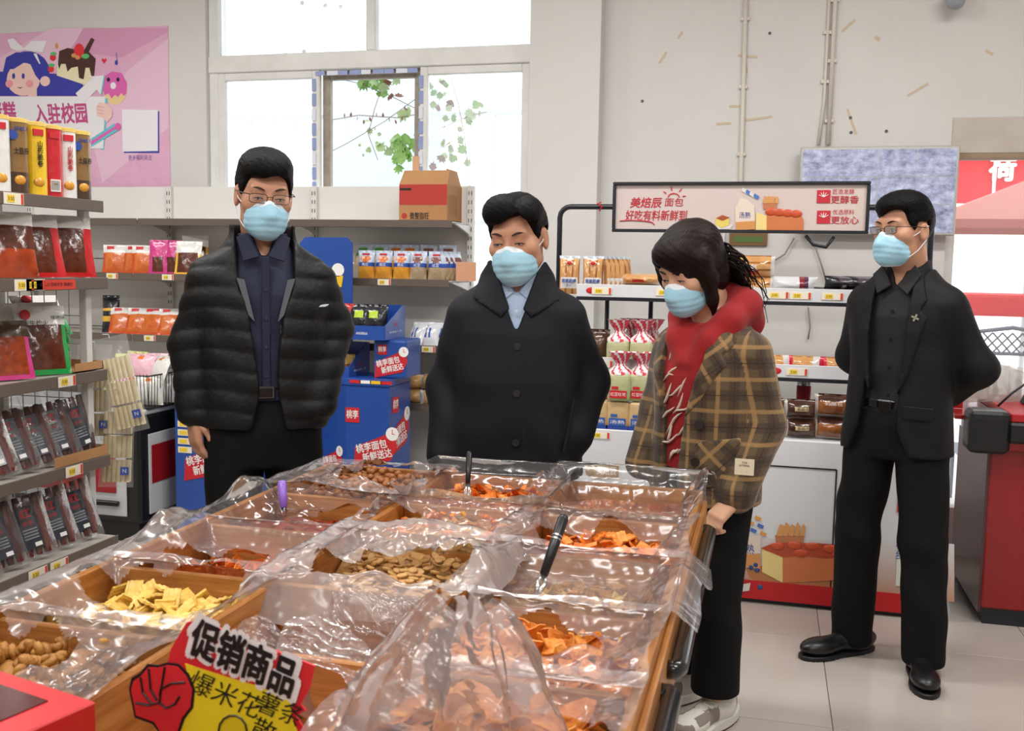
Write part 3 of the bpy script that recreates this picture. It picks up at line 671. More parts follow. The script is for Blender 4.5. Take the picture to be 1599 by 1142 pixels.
def male_hair(root, xf, m, style=0):
    F = Field((-.12, -.15, -.11), (.12, .15, .17), .0035)
    F.ell((0, .016, .036), (.088, .106, .1), .01)
    if style == 0: F.ell((0, -.05, .085), (.066, .062, .046), .02); F.ell((0, .0, .09), (.08, .09, .058), .02)
    if style == 1: F.ell((-.022, -.045, .088), (.062, .062, .054), .02); F.ell((.05, -.025, .078), (.042, .068, .05), .008)
    if style == 2: F.ell((.0, -.052, .085), (.066, .056, .044), .02); F.ell((0, .0, .088), (.078, .09, .058), .02)
    ys = [-.15, -.095, -.075, -.055, -.042, -.022, -.014, .034, .046, .07, .15]
    base = [.07, .068, .066, .058, .02, -.006, .03, .03, -.05, -.075, -.075]
    def cut(X, Y, Z):
        L = np.interp(Y, ys, base)
        if style == 1: L = L+np.where(Y < -.05, .022*np.clip((X+.01)/.05, -.3, 1)*np.clip((.06-X)/.02, 0, 1), 0)
        if style == 0: L = L+np.where(Y < -.055, .006*np.sin(X*60), 0)
        if style == 2: L = L+np.where(Y < -.05, .022*np.clip(X/.04, -.6, .6), 0)
        return (L-Z)*.8
    F.op(cut, None, None, .006, 'i')
    F.op(lambda X, Y, Z: .0009*np.sin(X*240+Y*90+6*np.sin(Z*60))*np.sin(Y*120+Z*70), None, None, 0, 'a')
    o = link('hair', F.mesh('hair', m, 1), root); o.matrix_local = xf.mat(); return o
def hand_into(F, wrist, down, palm_n, side, thumb_s=1, curl=.5, sc_=1.0, fist=False):
    """palm + five fingers; down = wrist->finger direction, side = direction across the palm towards the thumb, palm_n = where the palm faces"""
    w_, d, s_, n = (np.array(v, float) for v in (wrist, down, side, palm_n)); d /= np.linalg.norm(d); s_ = s_-d*(s_@d); s_ /= np.linalg.norm(s_); n = n-d*(n@d)-s_*(n@s_); n /= np.linalg.norm(n)
    c = lambda a, b, e: w_+(d*a+s_*b+n*e)*sc_
    for b in (-.026, -.009, .009, .025): F.cap(c(.0, b*.7, 0), c(.085, b, 0), .0165*sc_, .0125*sc_, .012)
    for b, L in ((.027, .072), (.009, .08), (-.009, .075), (-.026, .06)):
        a0 = .088; cu = 1.45 if fist else curl; p = c(a0, b, 0); ang = 0; pts = [p]
        for q, f in enumerate((.45, .32, .25)):
            ang += cu*(.75 if q == 0 else 1); p = p+(d*math.cos(ang)+n*math.sin(ang))*L*f*sc_; pts.append(p)
        F.chain(pts, [.0098*sc_, .009*sc_, .0082*sc_, .0072*sc_], .004)
    t = [c(.02, .024, .004), c(.05, .046, .016), c(.078, .048 if not fist else .03, .028), c(.1, .044 if not fist else .008, .036)]
    F.chain(t, [.015*sc_, .0125*sc_, .0105*sc_, .009*sc_], .006)
def cloth_noise(amp=.004, f=1.0, sd=0):
    return lambda X, Y, Z: amp*(np.sin((Z*38+X*14+Y*9)*f+2*np.sin(X*17+sd)+sd)*.6+np.sin((Z*19-X*26+Y*12)*f+sd*2)*.5)*(.55+.45*np.sin(Z*11+X*8+sd))
# ------------------------------------------------------------------ people
def shoes(root, m, foots, L=.285, sole=None):
    for (x, y, yaw) in foots:
        F = Field((-.07, -.24, -.005), (.07, .14, .14), .005)
        F.ell((0, -.13, .042), (.05, .085, .034), .02); F.ell((0, .02, .05), (.042, .11, .045), .03); F.cap((0, .045, .05), (0, .05, .11), .043, .042, .03)
        F.op(lambda X, Y, Z: .014-Z+0*X+0*Y, None, None, .004, 'i')
        S_ = Field((-.07, -.24, -.02), (.07, .14, .03), .005)
        S_.op(lambda X, Y, Z: np.maximum(np.sqrt((X/.051)**2+((Y+.125)/.093)**2)-1, 0)*.05+0*Z-.0001, None, None, 0, 'u'); 
        S_.F[:] = .3
        S_.op(lambda X, Y, Z: np.maximum(smin((np.sqrt((X/.052)**2+((Y+.125)/.094)**2)-1)*.05, (np.sqrt((X/.043)**2+((Y-.01)/.115)**2)-1)*.043, .02), np.abs(Z-.009)-.009), None, None, 0, 'u')
        o = link('shoe', F.mesh('shoe', m, 1), root, loc=(x, y, 0), rot=(0, 0, yaw)); link('sole', S_.mesh('sole', sole or M('shoe_sole', '0d0d0e', .5), 0), o)
def collar_leaf(root, m, poly, y, rx, off=.014):
    z0 = poly[0][1]
    MB().prism([(a, b-z0) for a, b in poly], -.004, .004).build('shirt_collar', m, root, bevel=.002, loc=(0, y-off, z0), rot=(R(rx), 0, 0))
def button(root, p, m, r=.009): MB().cyl((0, .003, 0), (0, -.003, 0), r, n=12).build('button', m, root, loc=p)

def body(root, xf, torso, sh, arms, hips, knees, ank, hands, sm, fine):
    """one continuous skin body; arms = [(shoulder, elbow, wrist), ...]"""
    F = Field((-.36, -.28, -.01), (.36, .24, 1.86), .012, *fine)
    F.loft(torso, .02, p=2.2)
    F.cap(xf.pt((0, .02, -.09)), (0, .03, torso[-1][0]-.02), .056, .062, .03)
    for (s_, e, w_) in arms: F.chain([(s_[0]*.9, s_[1], s_[2]-.02), e, w_], [.042, .036, .028], .03)
    for h, kn, a in zip(hips, knees, ank):
        F.chain([h, kn, a], [.078, .052, .036], .03); F.ell((a[0], a[1]-.03, .045), (.03, .055, .025), .03)
    for h in hands: hand_into(F, *h[0], **h[1])
    head_into(F, xf)
    return link('body', F.mesh('body', sm, 1), root)
def trousers(root, m, hips, knees, ank, pel, r=(.1, .08, .078), sd=0, hem=.09, amp=.005, crease=0):
    F = Field((-.3, -.25, .02), (.3, .25, 1.12), .01)
    F.loft(pel, .02, p=2.3)
    for h, kn, a in zip(hips, knees, ank): F.chain([h, kn, a], list(r), .015)
    F.op(lambda X, Y, Z: np.maximum(hem-Z, Z-pel[-1][0]-.001)+0*X+0*Y, None, None, .004, 'i')
    F.op(cloth_noise(amp, .8, sd), None, None, 0, 'a')
    return link('trousers', F.mesh('trousers', m, 1), root)

# ---- man in the quilted jacket
def man_quilted():
    rt = thing('person', 'person in a black quilted jacket over a navy shirt, one hand in a pocket', 'person', (-1.575, 2.90, 0), R(31))
    xf = XF((.006, -.025, 1.663), R(7), R(11), R(2), 1.02)
    arms = [((-.155, .01, 1.39), (-.217, .04, 1.19), (-.217, -.005, .975)), ((.155, .01, 1.39), (.222, .06, 1.24), (.18, -.06, 1.03))]
    hips = [(-.09, 0, .93), (.09, 0, .93)]; knees = [(-.105, -.01, .5), (.11, -.015, .5)]; ank = [(-.11, .03, .09), (.12, .02, .09)]
    torso = [(.9, 0, 0, .15, .1), (1.05, 0, 0, .145, .1), (1.25, 0, 0, .155, .1), (1.38, 0, .005, .165, .095), (1.45, 0, .012, .12, .08), (1.5, 0, .02, .07, .065)]
    body(rt, xf, torso, None, arms, hips, knees, ank, [(((-.217, -.008, .968), (.08, -.12, -1), (.75, .35, 0), (.35, -.8, 0)), dict(curl=.42, sc_=1.02))], skin,
         ([(-.11, .11, .004), (-.29, -.16, .005)], [(-.16, .09, .0045)], [(1.53, 1.81, .004), (.74, .99, .005)]))
    head_parts(rt, xf, 'down', glasses=True); male_hair(rt, xf, hair_b, 0)
    navy = M('shirt_navy', '121837', .7, bump=(300, .15)); F = Field((-.25, -.2, 1.0), (.25, .2, 1.56), .007)
    F.loft([(1.02, 0, 0, .165, .118), (1.2, 0, 0, .17, .12), (1.35, 0, 0, .178, .113), (1.43, 0, .01, .14, .098), (1.5, 0, .018, .09, .082), (1.545, 0, .022, .078, .075)], .02)
    F.op(poly_fn([(-.006, 1.475), (.012, 1.475), (.062, 1.6), (-.058, 1.6)], -.0), None, None, .004, 's')
    F.op(cloth_noise(.0035, 1.2, 1), None, None, 0, 'a'); link('shirt', F.mesh('shirt', navy, 1), rt)
    MB().cbox((.004, -.121, 1.26), (.026, .006, .42)).build('shirt_placket', navy, rt, bevel=.002)
    for z in (1.1, 1.19, 1.28, 1.37, 1.45): button(rt, (.004, -.125 if z < 1.4 else -.117, z), M('button_navy', '2a3050', .4), .005)
    for s_ in (-1, 1):  # shirt collar leaves
        collar_leaf(rt, navy, [(s_*.012, 1.47), (s_*.062, 1.455), (s_*.082, 1.53), (s_*.05, 1.545)], -.092, -12)
    jk = M('jacket_black', '0a0c0d', .55, bump=(60, .25, .01), spec=.35)
    F = Field((-.36, -.25, .9), (.36, .24, 1.62), .0065)
    F.loft([(.93, 0, 0, .198, .14), (1.05, 0, 0, .198, .145), (1.2, 0, 0, .2, .148), (1.35, 0, 0, .2, .138), (1.42, 0, .006, .19, .125), (1.465, 0, .01, .165, .11), (1.51, 0, .014, .12, .1), (1.54, 0, .02, .1, .09)], .02)
    F.chain([(-.165, .01, 1.395), (-.217, .04, 1.19), (-.217, -.004, .985)], [.068, .067, .055], .04); F.chain([(.165, .01, 1.395), (.222, .06, 1.24), (.17, -.075, 1.0)], [.068, .069, .057], .04)
    F.op(lambda X, Y, Z: -.0065*np.abs(np.sin(np.pi*(Z+.02*np.sin(X*9)+.015*np.sin(Y*14))/.064))**.6+.004+0*X, None, None, 0, 'a')
    F.op(loft_fn([(1.44, 0, .012, .112, .104), (1.5, 0, .012, .1, .094), (1.575, 0, .014, .104, .098)]), None, None, .012)
    F.op(loft_fn([(1.5, 0, .01, .089, .084), (1.7, 0, .012, .093, .088)]), None, None, .006, 's')
    F.op(poly_fn([(-.05, .9), (-.018, 1.02), (-.022, 1.12), (-.045, 1.28), (-.078, 1.40), (-.085, 1.66), (.098, 1.66), (.09, 1.40), (.055, 1.28), (.036, 1.12), (.04, 1.02), (.075, .9)], -.02), None, None, .012, 's')
    F.op(cloth_noise(.003, 1.3, 2), None, None, 0, 'a'); link('jacket', F.mesh('jacket', jk, 1), rt)
    gl = M('jacket_lining', '5a5e66', .6)
    for s_, q in ((-1, [(-.083, 1.405), (-.048, 1.29), (-.03, 1.27), (-.06, 1.4)]), (1, [(.093, 1.405), (.058, 1.29), (.04, 1.27), (.07, 1.4)])): MB().prism(q, -.13, -.122).build('jacket_lining', gl, rt)
    MB().prism([(.108, 1.315), (.117, 1.321), (.132, 1.3235), (.142, 1.324), (.136, 1.319), (.127, 1.3155), (.118, 1.3155)], -.143, -.135).build('chest_logo', M('logo_white', 'd8dce0', .4), rt, rot=(0, 0, R(14)), loc=(.03, .02, 0))
    MB().tube([(.046, -.15, 1.26), (.047, -.152, 1.235)], .003, 6).build('zip_pull', M('zip_metal', '4a4e50', .3, .8), rt)
    tr = M('trousers_black', '08090a', .8, bump=(200, .12), spec=.25); pel = [(.80, 0, 0, .15, .11), (.92, 0, 0, .168, .12), (1.03, 0, 0, .165, .115), (1.055, 0, 0, .163, .113)]
    trousers(rt, tr, hips, knees, ank, pel, (.098, .082, .078), 3)
    MB().lathe([(.167, 0), (.171, .004), (.171, .032), (.167, .036)], 32, (0, 0, 1.03), .705).build('belt', M('belt_black', '0c0c0d', .25), rt, smooth=False)
    MB().box(-.03, .03, -.128, -.118, 1.028, 1.068).build('belt_buckle', M('buckle', '6a6c70', .25, 1), rt, bevel=.003)
    MB().box(-.022, .022, -.13, -.12, 1.034, 1.062).build('buckle_plate', M('belt_black', ''), rt, bevel=.002)
    shoes(rt, M('shoe_black', '111113', .35), [(-.11, .02, R(-8)), (.12, .01, R(8))])
man_quilted()

# ---- man in the dark coat
def man_coat():
    rt = thing('person', 'person in a buttoned dark navy coat with a pale blue shirt collar', 'person', (-.765, 3.03, 0), R(13))
    xf = XF((0.0, -.03, 1.541), R(-18), R(14), R(-3), 1.03)
    arms = [((-.15, .01, 1.29), (-.207, .035, 1.07), (-.212, -.06, .86)), ((.15, .01, 1.29), (.225, .075, 1.09), (.195, -.045, .96))]
    hips = [(-.09, 0, .87), (.09, 0, .87)]; knees = [(-.1, -.01, .47), (.1, -.01, .47)]; ank = [(-.1, .03, .09), (.1, .03, .09)]
    torso = [(.85, 0, 0, .15, .11), (1.0, 0, -.01, .15, .12), (1.2, 0, 0, .155, .11), (1.3, 0, .005, .16, .095), (1.36, 0, .012, .12, .08), (1.41, 0, .02, .07, .065)]
    body(rt, xf, torso, None, arms, hips, knees, ank, [(((-.215, -.064, .85), (.1, -.35, -1), (.8, .1, 0), (.3, -.9, 0)), dict(curl=.35))], skin,
         ([(-.115, .1, .004), (-.28, -.15, .005)], [(-.17, .09, .0045)], [(1.4, 1.69, .004), (.66, .88, .005)]))
    head_parts(rt, xf, 'smile'); male_hair(rt, xf, hair_b, 1)
    blue = M('shirt_pale_blue', 'a9bcd6', .7, bump=(200, .1)); F = Field((-.2, -.2, 1.15), (.2, .2, 1.5), .006)
    F.loft([(1.16, 0, -.01, .15, .12), (1.28, 0, -.003, .15, .112), (1.35, 0, .01, .115, .094), (1.41, 0, .016, .083, .08), (1.455, 0, .02, .078, .078)], .01)
    F.op(poly_fn([(-.005, 1.375), (.005, 1.375), (.055, 1.5), (-.055, 1.5)], 0), None, None, .004, 's'); link('shirt', F.mesh('shirt', blue, 1), rt)
    for s_ in (-1, 1): collar_leaf(rt, blue, [(s_*.008, 1.375), (s_*.045, 1.345), (s_*.085, 1.43), (s_*.06, 1.455)], -.09, -14, -.012)
    button(rt, (0, -.122, 1.32), M('button_pale', 'c8d2e0', .4), .005)
    ct = M('coat_navy', '0a0d16', .7, bump=(240, .12), spec=.3)
    F = Field((-.35, -.26, .76), (.36, .26, 1.5), .0065); sec = [(.8, 0, 0, .222, .16), (.95, 0, -.006, .212, .158), (1.1, 0, -.008, .203, .155), (1.25, 0, 0, .197, .14), (1.32, 0, .006, .187, .125), (1.365, 0, .01, .158, .11), (1.405, 0, .014, .118, .1), (1.435, 0, .02, .1, .09)]
    F.loft(sec, .02)
    F.chain([arms[0][0], arms[0][1], (-.216, -.06, .865)], [.072, .069, .058], .04); F.chain([arms[1][0], arms[1][1], (.187, -.062, .935)], [.072, .072, .06], .04)
    F.op(loft_fn([(1.37, 0, .012, .118, .104), (1.42, 0, .012, .1, .096), (1.475, 0, .016, .097, .094)]), None, None, .014)
    F.op(loft_fn([(1.42, 0, .012, .086, .083), (1.6, 0, .012, .09, .088)]), None, None, .006, 's')
    F.op(poly_fn([(-.003, 1.265), (.006, 1.265), (.03, 1.34), (.06, 1.41), (.075, 1.56), (-.075, 1.56), (-.06, 1.41), (-.03, 1.34)], -.0), None, None, .01, 's')
    F.op(cloth_noise(.006, .75, 4), None, None, 0, 'a'); link('coat', F.mesh('coat', ct, 1), rt)
    lf = loft_fn(sec, 2.3, .009)
    for s_ in (-1, 1):
        G = Field((-.2, -.22, 1.22), (.2, .1, 1.5), .006); pf_ = poly_fn([(s_*.02, 1.325), (s_*.045, 1.30), (s_*.135, 1.355), (s_*.115, 1.43), (s_*.085, 1.475), (s_*.062, 1.44)], .04)
        G.op(lambda X, Y, Z: np.maximum(smin(lf(X, Y, Z), loft_fn([(1.36, 0, .012, .128, .114), (1.42, 0, .012, .112, .108), (1.48, 0, .016, .106, .104)])(X, Y, Z), .02), pf_(X, Y, Z)), None, None, 0); link('coat_collar', G.mesh('coat_collar', ct, 1), rt)
    bt = M('button_dark', '20242c', .3)
    MB().tube([(.03, -.1385, 1.25), (.03, -.158, 1.1), (.03, -.162, .95), (.03, -.156, .81)], .0022, 6).build('front_seam', M('seam_dark', '07080b', .8), rt)
    for z, y in ((1.215, -.148), (1.075, -.164), (.925, -.166)): button(rt, (.006, y, z), bt, .011)
    MB().cbox((.168, -.132, .975), (.012, .008, .17), (0, R(14), R(40))).build('pocket_welt', ct, rt, bevel=.002)
    tr = M('trousers_black', ''); trousers(rt, tr, hips, knees, ank, [(.72, 0, 0, .15, .11), (.86, 0, 0, .168, .125), (.96, 0, 0, .165, .12)], (.098, .082, .078), 5)
    shoes(rt, M('shoe_black', ''), [(-.1, .02, R(-8)), (.1, .02, R(8))])
man_coat()

# ---- woman in the plaid coat
def plaid_mat():
    m = bpy.data.materials.new('plaid_wool'); m.use_nodes = True; nt = m.node_tree; b = nt.nodes['Principled BSDF']; N = nt.nodes.new; L = nt.links.new
    at = N('ShaderNodeAttribute'); at.attribute_name = 'weave'; sp = N('ShaderNodeSeparateXYZ'); L(at.outputs['Vector'], sp.inputs[0])
    def stripe(src, per, ph, wd, soft=.25):
        a = N('ShaderNodeMath'); a.operation = 'MULTIPLY_ADD'; a.inputs[1].default_value = 1/per; a.inputs[2].default_value = ph; L(src, a.inputs[0])
        f = N('ShaderNodeMath'); f.operation = 'FRACT'; L(a.outputs[0], f.inputs[0])
        c = N('ShaderNodeMath'); c.operation = 'SUBTRACT'; c.inputs[1].default_value = .5; L(f.outputs[0], c.inputs[0])
        d = N('ShaderNodeMath'); d.operation = 'ABSOLUTE'; L(c.outputs[0], d.inputs[0])
        r = N('ShaderNodeMapRange'); r.inputs[1].default_value = wd*(1+soft); r.inputs[2].default_value = wd*(1-soft); r.inputs[3].default_value = 0; r.inputs[4].default_value = 1; L(d.outputs[0], r.inputs[0]); return r.outputs[0]
    def mix(fac, a, col, amt):
        x = N('ShaderNodeMix'); x.data_type = 'RGBA'; mu = N('ShaderNodeMath'); mu.operation = 'MULTIPLY'; mu.inputs[1].default_value = amt; L(fac, mu.inputs[0]); L(mu.outputs[0], x.inputs[0])
        if isinstance(a, tuple): x.inputs[6].default_value = a
        else: L(a, x.inputs[6])
        x.inputs[7].default_value = (*lin(col), 1); return x.outputs[2]
    c = (*lin('5f4d36'), 1)
    for ax_, ph in ((0, .1), (1, .0)):
        c = mix(stripe(sp.outputs[ax_], .098, ph+.5, .17, .15), c, '38281f', .62)
    for ax_, ph in ((0, .1), (1, .0)):
        c = mix(stripe(sp.outputs[ax_], .098, ph, .062), c, 'ab8554', .62)
        c = mix(stripe(sp.outputs[ax_], .098, ph+.5, .02), c, '241a17', .6)
    L(c, b.inputs['Base Color']); b.inputs['Roughness'].default_value = .9; b.inputs['Sheen Weight'].default_value = .15
    n = N('ShaderNodeTexNoise'); n.inputs['Scale'].default_value = 220; bp = N('ShaderNodeBump'); bp.inputs['Strength'].default_value = .3; bp.inputs['Distance'].default_value = .01; tc = N('ShaderNodeTexCoord'); L(tc.outputs['Object'], n.inputs[0]); L(n.outputs[0], bp.inputs['Height']); L(bp.outputs[0], b.inputs['Normal'])
    return m
def woman():
    rt = thing('person', 'person in a brown plaid coat over a red hooded top with cream print', 'person', (-.175, 3.2, 0), R(-33))
    xf = XF((-.02, -.085, 1.455), R(-6), R(26), R(0), .98)
    arms = [((-.155, .01, 1.235), (-.185, .0, 1.0), (-.19, -.1, .8)), ((.145, .01, 1.215), (.178, .05, .98), (.172, -.075, .775))]
    hips = [(-.085, 0, .84), (.085, 0, .84)]; knees = [(-.085, -.02, .45), (.085, -.02, .45)]; ank = [(-.1, .05, .1), (.09, -.03, .1)]
    torso = [(.82, 0, 0, .14, .1), (1.0, 0, 0, .125, .095), (1.13, 0, -.01, .135, .1), (1.2, 0, .0, .125, .085), (1.25, 0, .005, .085, .07), (1.33, 0, .005, .06, .058)]
    body(rt, xf, torso, None, arms, hips, knees, ank, [(((.168, -.08, .765), (-.25, -.75, -.65), (-.35, .3, -.8), (-.8, .2, .2)), dict(curl=.85, sc_=.92))], skin_f,
         ([(-.13, .1, .004), (.09, .2, .0036)], [(-.24, .09, .0042)], [(1.31, 1.6, .004), (.64, .79, .0036)]))
    head_parts(rt, xf, 'down')
    # hair: cap with side-swept fringe, face window, loose locks and a curly tail
    F = Field((-.13, -.16, -.17), (.13, .19, .17), .004)
    F.ell((0, .014, .04), (.098, .116, .108), .01); F.ell((0, .03, .08), (.084, .09, .066), .03); F.ell((0, -.05, .075), (.08, .062, .055), .02)
    for s_ in (-1, 1): F.chain([(s_*.085, -.03, .05), (s_*.09, -.025, -.02), (s_*.082, -.03, -.09), (s_*.07, -.03, -.15 if s_ > 0 else -.11)], [.03, .026, .017, .006], .02)
    F.ell((0, .05, -.03), (.085, .08, .09), .03)
    F.op(lambda X, Y, Z: np.maximum(np.maximum(np.sqrt(((X+.006)/.068)**2+((Z+.055)/(.1+.6*np.clip(-X, -.03, .05)))**2)-1, 0)*.05 - .0+np.where(np.sqrt(((X+.006)/.068)**2+((Z+.055)/(.1+.6*np.clip(-X, -.03, .05)))**2) < 1, -.02, 0), Y+.035), None, None, .01, 's')
    F.op(lambda X, Y, Z: .0013*np.sin(X*150+Z*30+8*np.sin(Z*22+Y*20))*np.sin(Y*110+Z*40), None, None, 0, 'a')
    o = link('hair', F.mesh('hair', hair_br, 1), rt); o.matrix_local = xf.mat()
    tail = MB(); q = random.Random(4)
    for i in range(240):
        a = q.uniform(0, 6.28); r0 = min(abs(q.gauss(0, .016)), .028); L = q.uniform(.6, .95); w_ = q.uniform(.005, .014); ph = q.uniform(0, 6)
        p0 = Vector((.03+r0*math.cos(a), .095, .0+r0*math.sin(a))); pts = []
        for j in range(12):
            t = j/11*L; sp_ = .9+1.6*t
            pts.append((p0.x+.02*t+r0*math.cos(a)*sp_*1.0+w_*math.sin(t*16+ph)*t*2, p0.y+.085*t-.05*t*t+r0*math.sin(a*1.7)*sp_*.5, p0.z-.15*t*t-.07*t+r0*math.sin(a)*sp_*.7+w_*math.cos(t*16+ph)*t*2))
        tail.tube(pts, [.0034*(1-j/13)+.0006 for j in range(12)], 4)
    o = tail.build('hair_tail', hair_br, rt, smooth=True); o.matrix_local = xf.mat()
    red = M('hoodie_red', '9c141a', .85, bump=(260, .2), sheen=.1); F = Field((-.25, -.25, .78), (.25, .22, 1.45), .007)
    F.loft([(.82, 0, 0, .16, .118), (1.0, 0, -.004, .15, .118), (1.13, 0, -.012, .155, .124), (1.23, 0, -.005, .15, .105), (1.29, 0, .0, .11, .085)], .02)
    F.chain([(-.06, -.09, 1.24), (-.09, -.03, 1.30), (-.085, .055, 1.345), (0, .09, 1.36), (.085, .055, 1.345), (.09, -.03, 1.30), (.06, -.09, 1.24), (.02, -.118, 1.17)], [.03, .04, .05, .06, .05, .04, .032, .018], .03)
    F.chain([(-.06, -.09, 1.24), (-.02, -.12, 1.17)], [.03, .018], .03); F.ell((0, .11, 1.29), (.12, .055, .075), .04)
    F.op(cloth_noise(.004, .9, 7), None, None, 0, 'a'); link('hooded_top', F.mesh('hooded_top', red, 1), rt)
    pr = M('print_cream', 'd9c9b8', .8); lg = MB(); q = random.Random(3)
    for i in range(17):
        z = .88+.32*(i/16); x = -.03+.035*math.sin(i*1.9); L = q.uniform(.035, .07); a = q.uniform(.4, 1.3)
        lg.tube([(x+L*(t-.5)*math.cos(a)*1.3, -.1285+.35*(x+L*(t-.5))**2+(.012 if z > 1.15 else 0)*((z-1.15)/.05), z+L*(t-.5)*math.sin(a)*1.4+.008*math.sin(t*5+i)) for t in (0, .25, .5, .75, 1)], [.002, .0055, .0065, .005, .0015], 6, flat=.6)
    lg.build('chest_print', pr, rt, smooth=True, label='cream brush stroke print')
    # coat
    pl = plaid_mat()
    sec = [(.725, 0, .0, .182, .145), (.85, 0, .0, .182, .145), (1.0, 0, 0, .176, .142), (1.13, 0, -.004, .175, .143), (1.2, 0, .0, .172, .13), (1.25, 0, .006, .15, .112), (1.285, 0, .01, .118, .095), (1.31, 0, .01, .1, .085)]
    A1 = [np.array((.145, .01, 1.2)), np.array(arms[1][1]), np.array((.174, -.07, .785))]; A0 = [np.array((-.145, .01, 1.2)), np.array(arms[0][1]), np.array((-.19, -.09, .82))]
    def weave(me, V):
        U = np.zeros((len(V), 3)); U[:, 1] = V[:, 2]; U[:, 0] = np.arctan2(V[:, 0], -V[:, 1])*.172
        tor = loft_fn(sec)(V[:, 0], V[:, 1], V[:, 2])
        for P in (A0, A1):
            best = None
            for a, b in zip(P, P[1:]):
                ab = b-a; t = np.clip(((V-a)@ab)/(ab@ab), 0, 1); c = a+t[:, None]*ab; d = np.linalg.norm(V-c, axis=1)
                if best is None: best, C_ = d, c
                else:
                    mk = d < best; best = np.where(mk, d, best); C_[mk] = c[mk]
            on = (best < .082) & (tor > .004); U[on, 0] = np.arctan2(V[on, 0]-C_[on, 0], -(V[on, 1]-C_[on, 1]))*.064+.02
        at = me.attributes.new('weave', 'FLOAT_VECTOR', 'POINT'); at.data.foreach_set('vector', U.ravel())
    F = Field((-.3, -.24, .69), (.3, .24, 1.36), .0065); F.loft(sec, .02)
    F.chain(A0, [.07, .066, .056], .03); F.chain(A1, [.066, .064, .058], .035)
    F.op(poly_fn([(-.075, .68), (-.07, .86), (-.075, 1.0), (-.09, 1.2), (-.1, 1.4), (.1, 1.4), (.075, 1.2), (.02, 1.0), (.0, .92), (-.01, .68)], -.02), None, None, .01, 's')
    F.op(cloth_noise(.005, .7, 9), None, None, 0, 'a'); link('coat', F.mesh('coat', pl, 1, post=weave), rt)
    lf = loft_fn(sec, 2.3, .011)
    for n_, q in (('lapel', [(.02, 1.0), (.075, 1.06), (.135, 1.17), (.118, 1.2), (.14, 1.225), (.11, 1.285), (.082, 1.26), (.07, 1.17)]), ('lapel', [(-.075, 1.0), (-.1, 1.06), (-.14, 1.17), (-.125, 1.2), (-.14, 1.225), (-.11, 1.285), (-.085, 1.26), (-.085, 1.17)]), ('pocket', [(.06, .93), (.17, .95), (.165, .8), (.07, .79)])):
        G = Field((-.2, -.24, .76), (.2, .06, 1.32), .006); pf_ = poly_fn(q, .02); lo_ = lf if n_ == 'lapel' else loft_fn(sec, 2.3, .008)
        G.op(lambda X, Y, Z: np.maximum(lo_(X, Y, Z), pf_(X, Y, Z)), None, None, 0)
        def w2(me, V, n_=n_):
            U = np.zeros((len(V), 3)); a = np.arctan2(V[:, 0], -V[:, 1])*.172; th = .6 if n_ == 'lapel' else .8
            U[:, 0] = a*math.cos(th)+V[:, 2]*math.sin(th); U[:, 1] = -a*math.sin(th)+V[:, 2]*math.cos(th)
            at = me.attributes.new('weave', 'FLOAT_VECTOR', 'POINT'); at.data.foreach_set('vector', U.ravel())
        link(n_, G.mesh(n_, pl, 1, post=w2), rt)
    bt = M('button_brown', '2c2622', .3)
    for x, z, y in ((.075, .985, -.143), (.07, .87, -.15)): MB().cyl((0, .003, 0), (0, -.004, 0), .014, n=14).build('button', bt, rt, loc=(x, y, z), rot=(0, 0, R(20)))
    cl = MB().box(-.028, .028, -.0025, .0025, -.024, .024).build('sleeve_label', M('label_cream', 'd9cbb0', .8), rt, loc=(.222, -.113, .875), rot=(R(-8), 0, R(30)))
    text('YOUR\nAUTUMNAL', M('print_dark', '3a332c', .7), cl, (0, -.004, .008), .009, w=.032); text('- -', M('print_dark', ''), cl, (0, -.004, -.014), .006, w=.02)
    tr = M('trousers_black', ''); trousers(rt, tr, hips, knees, ank, [(.7, 0, 0, .15, .11), (.82, 0, 0, .16, .118), (.95, 0, 0, .14, .11)], (.09, .072, .078), 8, hem=.115)
    # trainers
    sw, sg = M('trainer_white', 'd9d6cc', .6, bump=(150, .15)), M('trainer_suede', '8b8078', .85, bump=(200, .3)); gum = M('trainer_gum', '5a2c22', .6)
    for (x, y, yw) in ((-.1, .04, R(-6)), (.09, -.03, R(4))):
        F = Field((-.07, -.24, -.005), (.07, .14, .15), .0045)
        F.ell((0, -.13, .05), (.048, .08, .034), .02); F.ell((0, .01, .06), (.044, .11, .046), .03); F.cap((0, .03, .06), (0, .04, .115), .046, .044, .03)
        F.op(lambda X, Y, Z: .034-Z+0*X+0*Y, None, None, .003, 'i')
        sh = link('trainer', F.mesh('trainer', [sw, sg], 1, lambda a, b, c: ((b < -.17) & (c < .07)) | ((b > -.09) & (b < -.03) & (c < .085)) | ((b > .06) & (c < .1)) | ((np.abs(a) > .02) & (b > -.15) & (b < -.06) & (c > .06))), rt, loc=(x, y, 0), rot=(0, 0, yw))
        S_ = Field((-.075, -.25, -.01), (.075, .16, .05), .005)
        S_.op(lambda X, Y, Z: np.maximum(smin((np.sqrt((X/.054)**2+((Y+.125)/.098)**2)-1)*.05, (np.sqrt((X/.047)**2+((Y-.015)/.122)**2)-1)*.045, .02), np.abs(Z-.019)-.019), None, None, 0)
        link('sole', S_.mesh('sole', [gum, sw], 0, lambda a, b, c: c > .008), sh)
        for k in range(5): MB().tube([(-.026, -.075+.022*k, .078+.007*k), (0, -.083+.022*k, .0905+.007*k), (.026, -.075+.022*k, .078+.007*k)], .0036, 6).build('lace', M('lace_cream', 'ddd0bc', .8), sh)
woman()

